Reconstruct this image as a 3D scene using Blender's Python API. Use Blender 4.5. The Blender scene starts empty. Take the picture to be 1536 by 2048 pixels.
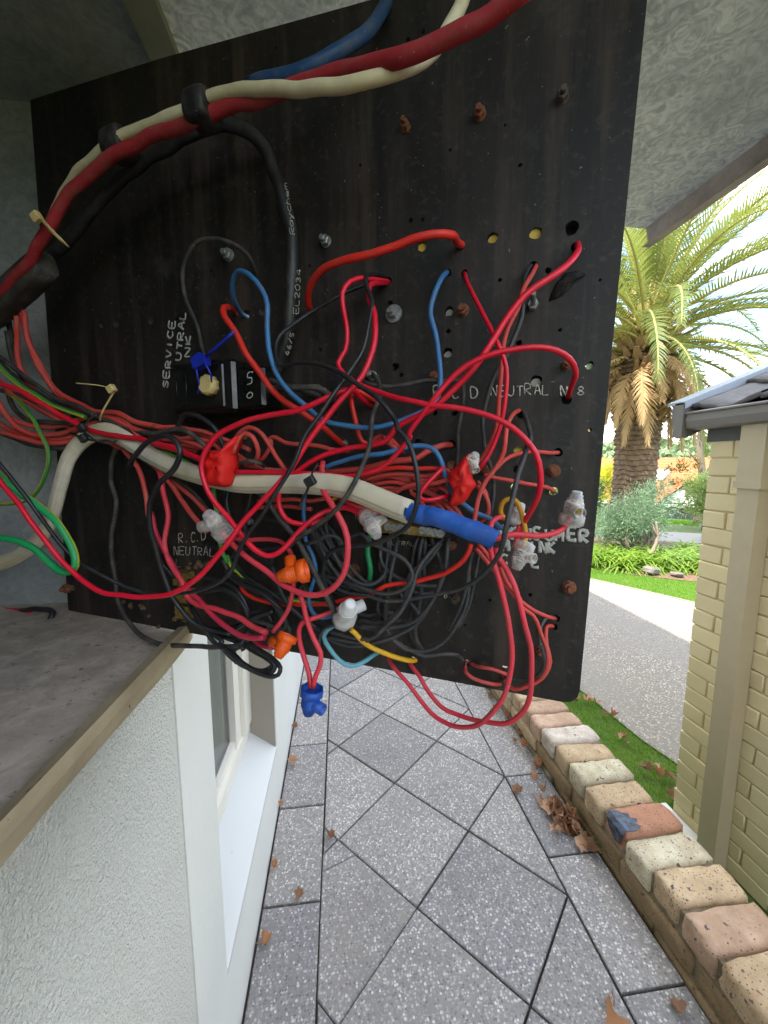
import bpy, math, random
import numpy as np
from mathutils import Vector, Matrix, noise
random.seed(11)
RAD = math.radians
S = bpy.context.scene
COL = S.collection

# ------------------------------------------------------------------ camera
cam = bpy.data.cameras.new('camera')
cam.sensor_fit = 'VERTICAL'
cam.sensor_height = 36.0
cam.lens = 36.0 * 770.0 / 2048.0
cam.clip_start = 0.01
cam.clip_end = 2000
camo = bpy.data.objects.new('camera', cam)
COL.objects.link(camo)
camo.location = (0, 0, 1.2)
camo.rotation_euler = (RAD(90 - 7.2), 0, RAD(-6.7))
S.camera = camo

# ------------------------------------------------------------------ sky, sun, exposure
SUN_EL, SUN_AZ = RAD(58), RAD(18)          # the sun stands behind the house, a little towards the camera's back
to_sun = Vector((-math.cos(SUN_EL) * math.cos(SUN_AZ), -math.cos(SUN_EL) * math.sin(SUN_AZ), math.sin(SUN_EL)))
W = bpy.data.worlds.new('World')
S.world = W
W.use_nodes = True
nt = W.node_tree
nt.nodes.clear()
def N(t, kind, **kw):
    n = t.nodes.new(kind)
    for k, v in kw.items():
        setattr(n, k, v)
    return n
sky = N(nt, 'ShaderNodeTexSky', sky_type='NISHITA', sun_disc=False, sun_elevation=SUN_EL)
sky.sun_rotation = math.atan2(to_sun.x, to_sun.y)
sky.dust_density = 0.6
sky.ozone_density = 1.6
tc = N(nt, 'ShaderNodeTexCoord')
mp = N(nt, 'ShaderNodeMapping')
mp.inputs['Scale'].default_value = (1.0, 1.0, 2.2)
mp.inputs['Location'].default_value = (0.35, 0.1, 0.25)
cn = N(nt, 'ShaderNodeTexNoise')
cn.inputs['Scale'].default_value = 2.1
cn.inputs['Detail'].default_value = 7
cn.inputs['Roughness'].default_value = 0.55
cr = N(nt, 'ShaderNodeValToRGB')
cr.color_ramp.elements[0].position = 0.44
cr.color_ramp.elements[1].position = 0.56
mix = N(nt, 'ShaderNodeMix', data_type='RGBA')
mix.inputs['B'].default_value = (7.4, 7.6, 7.9, 1)
bg = N(nt, 'ShaderNodeBackground')
bg.inputs['Strength'].default_value = 0.13
wo = N(nt, 'ShaderNodeOutputWorld')
L = nt.links.new
L(tc.outputs['Generated'], mp.inputs['Vector'])
L(mp.outputs['Vector'], cn.inputs['Vector'])
L(cn.outputs['Fac'], cr.inputs['Fac'])
L(cr.outputs['Color'], mix.inputs['Factor'])
L(sky.outputs['Color'], mix.inputs['A'])
L(mix.outputs['Result'], bg.inputs['Color'])
L(bg.outputs['Background'], wo.inputs['Surface'])
sl = bpy.data.lights.new('sun', 'SUN')
sl.energy = 2.2
sl.angle = RAD(0.53)
sl.color = (1.0, 0.95, 0.86)
so = bpy.data.objects.new('sun', sl)
COL.objects.link(so)
so.rotation_euler = (-to_sun).to_track_quat('-Z', 'Y').to_euler()
so.location = (-6, -3, 12)
S.view_settings.view_transform = 'Standard'
S.view_settings.look = 'None'
S.view_settings.gamma = 1
S.view_settings.exposure = 2.62
S.cycles.max_bounces = 8
S.cycles.transparent_max_bounces = 16

# ------------------------------------------------------------------ materials
def hexc(r, g, b):
    f = lambda c: (c / 255 / 12.92) if c <= 10 else ((c / 255 + 0.055) / 1.055) ** 2.4
    return (f(r), f(g), f(b), 1)
class Mat:
    def __init__(s, name, rough=0.6, metal=0.0, spec=0.5):
        s.m = bpy.data.materials.new(name)
        s.m.use_nodes = True
        s.t = s.m.node_tree
        s.b = s.t.nodes['Principled BSDF']
        s.b.inputs['Roughness'].default_value = rough
        s.b.inputs['Metallic'].default_value = metal
        s.b.inputs['Specular IOR Level'].default_value = spec
        s.coord = None
    def l(s, a, b): s.t.links.new(a, b)
    def vec(s, scale=(1, 1, 1), rnd=True):
        if s.coord is None:
            c = N(s.t, 'ShaderNodeTexCoord')
            if rnd:
                oi = N(s.t, 'ShaderNodeObjectInfo')
                mu = N(s.t, 'ShaderNodeMath', operation='MULTIPLY'); mu.inputs[1].default_value = 37.0
                ad = N(s.t, 'ShaderNodeVectorMath', operation='ADD')
                s.l(oi.outputs['Random'], mu.inputs[0]); s.l(c.outputs['Object'], ad.inputs[0]); s.l(mu.outputs[0], ad.inputs[1])
                s.coord = ad.outputs[0]
            else:
                s.coord = c.outputs['Object']
        m = N(s.t, 'ShaderNodeMapping'); m.inputs['Scale'].default_value = scale
        s.l(s.coord, m.inputs['Vector'])
        return m.outputs['Vector']
    def noise(s, scale, detail=4, rough=0.6, vs=(1, 1, 1), dist=0.0, rnd=True):
        n = N(s.t, 'ShaderNodeTexNoise')
        n.inputs['Scale'].default_value = scale; n.inputs['Detail'].default_value = detail
        n.inputs['Roughness'].default_value = rough; n.inputs['Distortion'].default_value = dist
        s.l(s.vec(vs, rnd), n.inputs['Vector'])
        return n.outputs['Fac']
    def voro(s, scale, feature='F1', rnd=True, vs=(1, 1, 1)):
        n = N(s.t, 'ShaderNodeTexVoronoi', feature=feature)
        n.inputs['Scale'].default_value = scale
        s.l(s.vec(vs, rnd), n.inputs['Vector'])
        return n
    def ramp(s, fac, stops, interp='LINEAR'):
        r = N(s.t, 'ShaderNodeValToRGB'); cr = r.color_ramp; cr.interpolation = interp
        while len(cr.elements) < len(stops): cr.elements.new(0.5)
        for e, (p, c) in zip(cr.elements, stops):
            e.position = p; e.color = c if len(c) == 4 else (*c, 1)
        s.l(fac, r.inputs['Fac'])
        return r.outputs['Color']
    def thr(s, fac, a, b):
        return s.ramp(fac, [(a, (0, 0, 0, 1)), (b, (1, 1, 1, 1))])
    def mix(s, fac, a, b, mode='MIX'):
        m = N(s.t, 'ShaderNodeMix', data_type='RGBA', blend_type=mode)
        if isinstance(fac, (int, float)): m.inputs['Factor'].default_value = fac
        else: s.l(fac, m.inputs['Factor'])
        for k, v in (('A', a), ('B', b)):
            if isinstance(v, (tuple, list)): m.inputs[k].default_value = v if len(v) == 4 else (*v, 1)
            else: s.l(v, m.inputs[k])
        return m.outputs['Result']
    def col(s, c):
        if isinstance(c, (tuple, list)): s.b.inputs['Base Color'].default_value = c
        else: s.l(c, s.b.inputs['Base Color'])
        return s
    def rough(s, fac, a, b):
        m = N(s.t, 'ShaderNodeMapRange'); m.inputs['To Min'].default_value = a; m.inputs['To Max'].default_value = b
        s.l(fac, m.inputs['Value']); s.l(m.outputs['Result'], s.b.inputs['Roughness'])
    def bump(s, fac, strength, dist=0.001):
        b = N(s.t, 'ShaderNodeBump'); b.inputs['Strength'].default_value = strength; b.inputs['Distance'].default_value = dist
        s.l(fac, b.inputs['Height'])
        if s.b.inputs['Normal'].links: s.l(s.b.inputs['Normal'].links[0].from_socket, b.inputs['Normal'])
        s.l(b.outputs['Normal'], s.b.inputs['Normal'])
        return s
    def objrand(s):
        return N(s.t, 'ShaderNodeObjectInfo').outputs['Random']
M = {}
DUST = hexc(120, 108, 92)
def plastic(name, c, dust=0.25, rough=0.42, c2=None, nsc=70):
    a = Mat(name, rough, 0, 0.45)
    n1 = a.noise(nsc, 5, 0.65)
    base = a.mix(a.thr(a.noise(14, 2, 0.5), 0.35, 0.7), c, c2 or tuple(x * 0.82 for x in c[:3]) + (1,))
    base = a.mix(a.mix(1.0, a.thr(n1, 0.45, 0.75), (dust, dust, dust, 1), 'MULTIPLY'), base, DUST)
    sp = a.thr(a.noise(420, 2, 0.5), 0.70, 0.76)
    base = a.mix(a.mix(1.0, sp, (dust * 1.5,) * 3 + (1,), 'MULTIPLY'), base, hexc(170, 160, 140))
    a.col(base); a.rough(n1, rough - 0.1, rough + 0.3); a.bump(n1, 0.25, 0.0006)
    M[name] = a.m
    return a
plastic('crimson', hexc(214, 16, 44), 0.06, 0.36)
plastic('crimson2', hexc(186, 34, 62), 0.18)
plastic('rose', hexc(208, 52, 66), 0.2, 0.48)
plastic('coral', hexc(198, 66, 58), 0.38, 0.55)
plastic('scarlet', hexc(214, 40, 26), 0.14, 0.42)
plastic('dullred', hexc(156, 34, 40), 0.35, 0.65)
plastic('black', hexc(30, 31, 34), 0.12, 0.38)
plastic('dusty', hexc(46, 45, 42), 0.5, 0.6)
plastic('greyw', hexc(52, 53, 55), 0.35, 0.5)
plastic('cable', hexc(34, 34, 33), 0.2, 0.4)
plastic('blue', hexc(52, 108, 156), 0.25, 0.42)
plastic('navy', hexc(22, 64, 104), 0.35, 0.5)
plastic('pale', hexc(96, 156, 170), 0.3, 0.5)
plastic('yellow', hexc(214, 160, 10), 0.25, 0.45)
plastic('ochre', hexc(206, 148, 20), 0.2, 0.45)
plastic('green', hexc(20, 138, 82), 0.15, 0.4)
plastic('green2', hexc(24, 150, 84), 0.1, 0.35)
plastic('greeny', hexc(60, 140, 50), 0.35, 0.45)
plastic('stripe', hexc(190, 190, 40), 0.2, 0.45)
plastic('cream', hexc(206, 194, 160), 0.3, 0.5, hexc(196, 182, 140))
plastic('whitecable', hexc(206, 196, 178), 0.4, 0.5, hexc(188, 176, 140), nsc=40)
plastic('bluetape', hexc(24, 82, 164), 0.5, 0.55, nsc=45)
plastic('bluep', hexc(24, 74, 160), 0.05, 0.4)
plastic('redtape', hexc(214, 22, 14), 0.05, 0.5)
plastic('orange', hexc(226, 92, 8), 0.06, 0.38, hexc(214, 76, 4))
plastic('ivory', hexc(205, 180, 118), 0.2, 0.5)
plastic('sealblue', hexc(20, 42, 160), 0.05, 0.35)
plastic('tieblack', hexc(22, 22, 22), 0.3, 0.5)
plastic('blackbox', hexc(16, 15, 14), 0.06, 0.22)
plastic('amber', hexc(196, 160, 52), 0.3, 0.5)
plastic('palegreen', hexc(170, 190, 140), 0.2, 0.5)
plastic('greyplug', hexc(140, 136, 124), 0.3, 0.6)
plastic('bakelite', hexc(22, 18, 16), 0.1, 0.45)

def clearmat(name, tint, opac, rough):
    m = bpy.data.materials.new(name); m.use_nodes = True; t = m.node_tree
    b = t.nodes['Principled BSDF']; b.inputs['Base Color'].default_value = tint; b.inputs['Roughness'].default_value = rough
    b.inputs['Specular IOR Level'].default_value = 0.9
    tr = N(t, 'ShaderNodeBsdfTransparent'); tr.inputs['Color'].default_value = (0.9, 0.89, 0.88, 1)
    lw = N(t, 'ShaderNodeLayerWeight'); lw.inputs['Blend'].default_value = 0.4
    mr = N(t, 'ShaderNodeMapRange'); mr.inputs['To Min'].default_value = opac; mr.inputs['To Max'].default_value = min(1, opac + 0.55)
    mx = N(t, 'ShaderNodeMixShader'); gg = N(t, 'ShaderNodeNewGeometry'); sb = N(t, 'ShaderNodeMath', operation='SUBTRACT'); sb.inputs[0].default_value = 1.0; mu = N(t, 'ShaderNodeMath', operation='MULTIPLY')
    t.links.new(gg.outputs['Backfacing'], sb.inputs[1]); t.links.new(sb.outputs[0], mu.inputs[0]); t.links.new(lw.outputs['Facing'], mr.inputs['Value']); t.links.new(mr.outputs['Result'], mu.inputs[1]); t.links.new(mu.outputs[0], mx.inputs['Fac'])
    t.links.new(tr.outputs[0], mx.inputs[1]); t.links.new(b.outputs[0], mx.inputs[2])
    t.links.new(mx.outputs[0], t.nodes['Material Output'].inputs['Surface'])
    M[name] = m
clearmat('clear', (0.84, 0.79, 0.75, 1), 0.26, 0.22)
clearmat('milky', (0.66, 0.64, 0.62, 1), 0.72, 0.3)

a = Mat('board', 0.5, 0, 0.35)
n1 = a.noise(9, 5, 0.6, (6, 0.7, 6), rnd=False); n2 = a.noise(160, 3, 0.6, rnd=False)
c = a.mix(a.thr(n1, 0.35, 0.8), hexc(22, 20, 18), hexc(44, 36, 30))
c = a.mix(a.thr(a.noise(3, 4, 0.6, (5, 0.8, 5), rnd=False), 0.58, 0.78), c, hexc(66, 54, 42))
c = a.mix(a.thr(n2, 0.55, 0.85), c, hexc(62, 56, 50))
c = a.mix(a.thr(a.noise(330, 1, 0.4, rnd=False), 0.775, 0.80), c, hexc(104, 98, 88))
c = a.mix(a.mix(1.0, a.thr(a.noise(5, 5, 0.7, (8, 0.5, 8), rnd=False), 0.5, 0.75), (0.8, 0.8, 0.8, 1), 'MULTIPLY'), c, hexc(74, 62, 52))
c = a.mix(a.mix(1.0, a.thr(a.noise(6, 6, 0.75, rnd=False), 0.55, 0.75), (0.6, 0.6, 0.6, 1), 'MULTIPLY'), c, hexc(82, 76, 68))
a.col(c); a.rough(n1, 0.42, 0.72); a.bump(n2, 0.25, 0.0006); M['board'] = a.m
a = Mat('board_edge', 0.8); a.col(a.mix(a.noise(120, 3, 0.6), hexc(50, 42, 34), hexc(30, 25, 22))); M['board_edge'] = a.m

def galv(name, c1, c2, c3, metal=0.25, rough=0.5):
    a = Mat(name, rough, metal, 0.4)
    v = a.voro(62, rnd=False); d = a.noise(46, 4, 0.6, dist=2.4, rnd=False); big = a.noise(5, 4, 0.6, rnd=False)
    c = a.mix(a.thr(d, 0.38, 0.62), c1, c2)
    c = a.mix(a.mix(1.0, v.outputs['Color'], (0.30, 0.30, 0.30, 1), 'MULTIPLY'), c, c3)
    c = a.mix(a.thr(big, 0.45, 0.8), c, tuple(x * 0.78 for x in c1[:3]) + (1,))
    c = a.mix(a.thr(a.noise(30, 5, 0.7, rnd=False), 0.66, 0.74), c, hexc(150, 146, 134))
    a.col(c); a.rough(d, rough - 0.1, rough + 0.25); a.bump(d, 0.3, 0.0015)
    M[name] = a.m
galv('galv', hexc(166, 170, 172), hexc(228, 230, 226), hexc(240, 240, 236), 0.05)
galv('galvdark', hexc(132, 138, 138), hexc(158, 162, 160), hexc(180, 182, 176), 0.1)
a = Mat('boxfloor', 0.8)
c = a.mix(a.thr(a.noise(34, 6, 0.7, dist=1.0, rnd=False), 0.35, 0.7), hexc(158, 146, 130), hexc(196, 184, 166))
c = a.mix(a.thr(a.noise(13, 5, 0.65, rnd=False), 0.45, 0.75), c, hexc(148, 136, 118))
c = a.mix(a.thr(a.noise(120, 3, 0.7, rnd=False), 0.6, 0.7), c, hexc(112, 102, 90)); a.col(c); a.bump(a.noise(180, 4, 0.7, rnd=False), 0.5, 0.001); M['boxfloor'] = a.m
a = Mat('lip', 0.6)
c = a.mix(a.thr(a.noise(18, 5, 0.6, (1, 0.4, 1), rnd=False), 0.4, 0.72), hexc(176, 160, 128), hexc(132, 116, 90))
c = a.mix(a.thr(a.noise(150, 3, 0.6, rnd=False), 0.68, 0.72), c, hexc(60, 50, 40)); a.col(c); a.bump(a.noise(60, 4, 0.6, rnd=False), 0.3, 0.001); M['lip'] = a.m
a = Mat('flange', 0.65); a.col(a.mix(a.thr(a.noise(14, 6, 0.7, rnd=False), 0.35, 0.7), hexc(186, 170, 158), hexc(136, 122, 114))); a.bump(a.noise(90, 3, 0.6, rnd=False), 0.3); M['flange'] = a.m

def metal(name, c1, c2, metal_, rough, nsc=120):
    a = Mat(name, rough, metal_, 0.5); n = a.noise(nsc, 5, 0.7)
    a.col(a.mix(a.thr(n, 0.35, 0.7), c1, c2)); a.rough(n, rough - 0.1, rough + 0.25); a.bump(n, 0.5, 0.0008); M[name] = a.m
metal('rust', hexc(134, 82, 52), hexc(92, 54, 36), 0.1, 0.75, 300)
metal('brown', hexc(96, 82, 70), hexc(62, 50, 42), 0.2, 0.6, 300)
metal('zinc', hexc(176, 178, 176), hexc(120, 120, 116), 0.7, 0.35, 260)
metal('brass', hexc(170, 140, 74), hexc(98, 80, 50), 0.6, 0.45, 200)
metal('mud', hexc(110, 88, 58), hexc(66, 50, 34), 0.0, 0.95, 250)
a = Mat('paint_white', 0.7); a.col(a.mix(a.thr(a.noise(260, 4, 0.7), 0.5, 0.7), hexc(164, 162, 152), hexc(120, 116, 108))); M['paint_white'] = a.m
a = Mat('paint_fine', 0.7); a.col(a.mix(a.thr(a.noise(500, 4, 0.7), 0.48, 0.66), hexc(182, 178, 160), hexc(70, 66, 60))); M['paint_fine'] = a.m
a = Mat('print', 0.5); a.col(hexc(176, 174, 160)); M['print'] = a.m
a = Mat('charred', 0.9); a.col(a.mix(a.thr(a.noise(140, 5, 0.7), 0.4, 0.65), hexc(24, 20, 17), hexc(62, 50, 42))); a.bump(a.noise(200, 5, 0.8), 1.0, 0.003); M['charred'] = a.m

def render_wall(name, tex, c1, c2):
    a = Mat(name, 0.55, 0, 0.4)
    n = a.noise(tex, 3, 0.6, rnd=False)
    c = a.mix(a.thr(a.noise(2.5, 4, 0.6, rnd=False), 0.3, 0.75), c1, c2)
    c = a.mix(a.thr(a.noise(55, 5, 0.7, rnd=False), 0.66, 0.78), c, tuple(x * 0.75 for x in c2[:3]) + (1,))
    a.col(c); M[name] = a.m
    return a, n
a, n = render_wall('render_rough', 210, hexc(206, 204, 194), hexc(192, 190, 180)); a.bump(n, 0.9, 0.006); a.bump(a.noise(420, 2, 0.5, rnd=False), 0.5, 0.002)
a, n = render_wall('render_smooth', 60, hexc(206, 205, 197), hexc(196, 195, 188)); a.bump(n, 0.35, 0.0015)
a, n = render_wall('sill_paint', 40, hexc(184, 184, 180), hexc(176, 176, 173)); a.bump(n, 0.1, 0.001)
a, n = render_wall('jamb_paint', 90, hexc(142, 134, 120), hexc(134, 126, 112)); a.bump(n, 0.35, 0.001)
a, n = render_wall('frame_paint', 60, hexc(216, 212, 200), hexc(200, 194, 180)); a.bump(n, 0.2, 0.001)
a = Mat('curtain', 0.8); a.col(a.mix(a.noise(30, 2, 0.5, (1, 6, 0.1)), hexc(150, 150, 138), hexc(118, 120, 112))); M['curtain'] = a.m
a = Mat('glass', 0.04, 0, 0.9); a.col(hexc(60, 68, 66)); a.b.inputs['Alpha'].default_value = 0.45; M['glass'] = a.m

a = Mat('paver', 0.75, 0, 0.35)
v = a.voro(160); v2 = a.voro(260)
stone = a.ramp(v.outputs['Color'], [(0.15, hexc(96, 95, 99)), (0.38, hexc(120, 117, 116)), (0.55, hexc(140, 136, 131)), (0.70, hexc(158, 153, 147)), (0.86, hexc(190, 187, 181))])
mat_ = a.mix(a.noise(3.0, 3, 0.6), hexc(116, 112, 108), hexc(134, 129, 123))
c = a.mix(a.ramp(v.outputs['Distance'], [(0.40, (1, 1, 1, 1)), (0.58, (0, 0, 0, 1))]), mat_, stone)
st2 = a.ramp(v2.outputs['Color'], [(0.4, hexc(92, 92, 98)), (0.9, hexc(198, 193, 184))])
c = a.mix(a.mix(1.0, a.ramp(v2.outputs['Distance'], [(0.2, (1, 1, 1, 1)), (0.4, (0, 0, 0, 1))]), (0.45, 0.45, 0.45, 1), 'MULTIPLY'), c, st2)
c = a.mix(a.mix(1.0, a.thr(a.noise(1.6, 5, 0.7, rnd=False), 0.5, 0.75), (0.45, 0.45, 0.45, 1), 'MULTIPLY'), c, hexc(110, 102, 92))
c = a.mix(a.mix(1.0, a.thr(a.noise(5, 5, 0.65), 0.5, 0.8), (0.4, 0.4, 0.4, 1), 'MULTIPLY'), c, hexc(96, 90, 88))
rr = a.ramp(a.objrand(), [(0, (0.82, 0.82, 0.84, 1)), (1, (1.12, 1.09, 1.06, 1))])
c = a.mix(1.0, c, rr, 'MULTIPLY')
a.col(c); a.bump(v.outputs['Distance'], 0.25, 0.002); M['paver'] = a.m
a = Mat('joint', 0.95); a.col(a.mix(a.noise(60, 4, 0.7), hexc(34, 30, 28), hexc(62, 54, 46))); M['joint'] = a.m
a = Mat('driveway', 0.85); v = a.voro(62)
c = a.mix(a.ramp(v.outputs['Distance'], [(0.25, (1, 1, 1, 1)), (0.5, (0, 0, 0, 1))]), hexc(120, 112, 102), a.ramp(v.outputs['Color'], [(0.1, hexc(88, 80, 74)), (0.5, hexc(156, 142, 126)), (0.9, hexc(206, 198, 184))]))
c = a.mix(a.thr(a.noise(1.2, 5, 0.6), 0.4, 0.75), c, hexc(122, 116, 106)); a.col(c); a.bump(v.outputs['Distance'], 0.5, 0.004); M['driveway'] = a.m

def brickmat(name, c1, c2, spk, amount):
    a = Mat(name, 0.85, 0, 0.3)
    n = a.noise(28, 5, 0.7)
    c = a.mix(a.thr(n, 0.3, 0.7), c1, c2)
    v = a.voro(150); 
    fine = a.mix(1.0, a.ramp(v.outputs['Distance'], [(0.18, (1, 1, 1, 1)), (0.3, (0, 0, 0, 1))]), a.thr(v.outputs['Color'], 1 - amount, 1 - amount + 0.02), 'MULTIPLY')
    c = a.mix(fine, c, spk)
    big = a.thr(a.noise(62, 2, 0.5), 0.67, 0.70)
    c = a.mix(big, c, tuple(x * 1.6 for x in spk[:3]) + (1,))
    c = a.mix(a.mix(1.0, a.thr(a.noise(15, 5, 0.7), 0.35, 0.65), (0.5, 0.5, 0.5, 1), 'MULTIPLY'), c, hexc(128, 104, 76))
    c = a.mix(a.thr(a.noise(110, 4, 0.7), 0.55, 0.8), c, tuple(x * 0.7 for x in c2[:3]) + (1,))
    rr = a.ramp(a.objrand(), [(0, (0.9, 0.88, 0.86, 1)), (1, (1.06, 1.05, 1.05, 1))])
    c = a.mix(1.0, c, rr, 'MULTIPLY')
    a.col(c); a.bump(n, 0.8, 0.004); a.bump(a.noise(170, 4, 0.7), 0.6, 0.002); M[name] = a.m
SPK = hexc(52, 50, 60)
brickmat('brick_tan', hexc(200, 178, 142), hexc(182, 154, 120), SPK, 0.55)
brickmat('brick_pink', hexc(192, 162, 138), hexc(174, 142, 116), SPK, 0.3)
brickmat('brick_cream', hexc(206, 198, 172), hexc(186, 174, 142), SPK, 0.5)
brickmat('brick_red', hexc(188, 134, 106), hexc(170, 118, 92), hexc(54, 60, 78), 0.55)
brickmat('brick_white', hexc(208, 204, 194), hexc(190, 170, 150), SPK, 0.2)
brickmat('brick_brown', hexc(150, 128, 94), hexc(122, 100, 72), hexc(60, 50, 40), 0.4)
a = Mat('mortar', 0.95); a.col(a.mix(a.thr(a.noise(40, 5, 0.7), 0.35, 0.7), hexc(138, 126, 102), hexc(92, 82, 60))); a.bump(a.noise(120, 4, 0.7), 0.8, 0.003); M['mortar'] = a.m
a = Mat('mossy', 0.95); a.col(a.mix(a.thr(a.noise(20, 5, 0.7), 0.4, 0.6), hexc(128, 118, 98), hexc(84, 84, 44))); a.bump(a.noise(90, 4, 0.7), 0.8, 0.004); M['mossy'] = a.m
a = Mat('creambrick', 0.75, 0, 0.25)
c = a.mix(a.noise(9, 4, 0.6), hexc(224, 206, 166), hexc(214, 195, 152)); c = a.mix(1.0, c, a.ramp(a.objrand(), [(0, (0.93, 0.93, 0.93, 1)), (1, (1.04, 1.04, 1.02, 1))]), 'MULTIPLY')
a.col(c); a.bump(a.noise(50, 4, 0.6), 0.35, 0.003); M['creambrick'] = a.m
def flat(name, c, rough=0.6, metal=0, var=0.85, sc=20, bump=0.2, spec=0.5):
    a = Mat(name, rough, metal, spec); n = a.noise(sc, 4, 0.6)
    a.col(a.mix(n, c, tuple(x * var for x in c[:3]) + (1,))); a.bump(n, bump, 0.002); M[name] = a.m
flat('creammortar', hexc(204, 186, 146), 0.8)
flat('pipe_paint', hexc(184, 166, 136), 0.45, sc=12, bump=0.05)
flat('gutter_grey', hexc(112, 104, 98), 0.4, 0.1, bump=0.05)
flat('barge_grey', hexc(150, 156, 164), 0.35, 0.2, bump=0.03)
flat('beam_grey', hexc(96, 94, 92), 0.7)
flat('tile_grey', hexc(112, 108, 106), 0.9, 0, 0.5, 40, 1.0)
flat('pvc_white', hexc(210, 208, 200), 0.4)
def foliage(name, c1, c2, sc=8, trans=0.35, rough=0.5):
    a = Mat(name, rough, 0, 0.4)
    geo = N(a.t, 'ShaderNodeNewGeometry')
    f = a.mix(0.5, a.noise(sc, 2, 0.5), geo.outputs['Random Per Island'])
    a.col(a.mix(f, c1, c2))
    tl = N(a.t, 'ShaderNodeBsdfTranslucent'); tl.inputs['Color'].default_value = tuple(min(1, x * 1.4) for x in c2[:3]) + (1,)
    mx = N(a.t, 'ShaderNodeMixShader'); mx.inputs['Fac'].default_value = trans
    a.l(a.b.outputs[0], mx.inputs[1]); a.l(tl.outputs[0], mx.inputs[2]); a.l(mx.outputs[0], a.t.nodes['Material Output'].inputs['Surface'])
    M[name] = a.m
foliage('palm_green', hexc(54, 78, 38), hexc(122, 130, 62), 3, 0.32)
foliage('palm_dead', hexc(150, 122, 84), hexc(190, 160, 116), 3, 0.25, 0.8)
foliage('grass', hexc(58, 108, 26), hexc(118, 156, 44), 5, 0.35)
foliage('bush_dark', hexc(52, 84, 48), hexc(92, 118, 72), 4, 0.3)
foliage('bush_blue', hexc(84, 112, 84), hexc(128, 150, 116), 4, 0.3)
foliage('shrub_light', hexc(96, 120, 60), hexc(150, 164, 96), 4, 0.3)
foliage('shrub_yellow', hexc(150, 160, 40), hexc(196, 190, 60), 4, 0.4)
foliage('clivia', hexc(66, 104, 32), hexc(140, 166, 62), 4, 0.35)
foliage('autumn_leaf', hexc(130, 60, 40), hexc(84, 104, 44), 6, 0.35)
foliage('dead_leaf', hexc(126, 84, 52), hexc(168, 120, 80), 20, 0.2, 0.75)
foliage('dead_leaf2', hexc(150, 110, 84), hexc(184, 146, 114), 20, 0.2, 0.75)
foliage('dead_leaf3', hexc(106, 74, 54), hexc(140, 104, 76), 20, 0.2, 0.75)
foliage('palm_base', hexc(150, 150, 80), hexc(186, 170, 104), 3, 0.2, 0.7)
foliage('hill_trees', hexc(88, 110, 78), hexc(130, 146, 104), 0.3, 0.2, 0.9)
a = Mat('palm_bark', 0.9); a.col(a.mix(a.thr(a.noise(9, 5, 0.7), 0.3, 0.7), hexc(120, 96, 72), hexc(72, 54, 40))); a.bump(a.noise(40, 4, 0.7), 0.6, 0.01); M['palm_bark'] = a.m
a = Mat('palm_boot', 0.9); a.col(a.mix(a.noise(6, 4, 0.7), hexc(150, 120, 76), hexc(98, 72, 48))); M['palm_boot'] = a.m
flat('bark', hexc(120, 106, 90), 0.9, sc=14, bump=0.8)
a = Mat('terrain', 0.95); a.col(a.mix(a.thr(a.noise(3, 5, 0.6, rnd=False), 0.3, 0.7), hexc(70, 92, 36), hexc(92, 104, 48))); M['terrain'] = a.m
a = Mat('soil', 0.95); a.col(a.mix(a.thr(a.noise(12, 5, 0.7), 0.3, 0.7), hexc(86, 64, 48), hexc(120, 96, 74))); a.bump(a.noise(60, 4, 0.7), 0.8, 0.01); M['soil'] = a.m
a = Mat('orange_tiles', 0.8)
w_ = N(a.t, 'ShaderNodeTexWave', wave_type='BANDS', bands_direction='Z'); w_.inputs['Scale'].default_value = 3.2; w_.inputs['Distortion'].default_value = 0.6; a.l(a.vec(rnd=False), w_.inputs['Vector'])
c = a.mix(a.noise(8, 4, 0.7, rnd=False), hexc(196, 106, 54), hexc(168, 82, 44)); c = a.mix(a.thr(w_.outputs['Fac'], 0.75, 0.95), c, hexc(120, 58, 36)); a.col(c); M['orange_tiles'] = a.m
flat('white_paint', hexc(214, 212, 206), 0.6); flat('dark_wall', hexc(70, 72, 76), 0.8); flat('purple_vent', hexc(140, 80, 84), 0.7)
flat('roof_pale', hexc(190, 190, 186), 0.5); flat('road', hexc(150, 146, 140), 0.9); flat('stone_grey', hexc(112, 104, 98), 0.9, sc=14, bump=0.8)
flat('fascia_white', hexc(200, 202, 200), 0.5); flat('eave_board', hexc(190, 190, 184), 0.7)

a = Mat('glaze', 0.25, 0, 0.7); a.col(a.mix(a.thr(a.noise(60, 4, 0.6), 0.4, 0.6), hexc(34, 34, 40), hexc(62, 72, 92))); M['glaze'] = a.m
flat('hinge', hexc(132, 132, 112), 0.7, 0, 0.7, 30)

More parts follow.
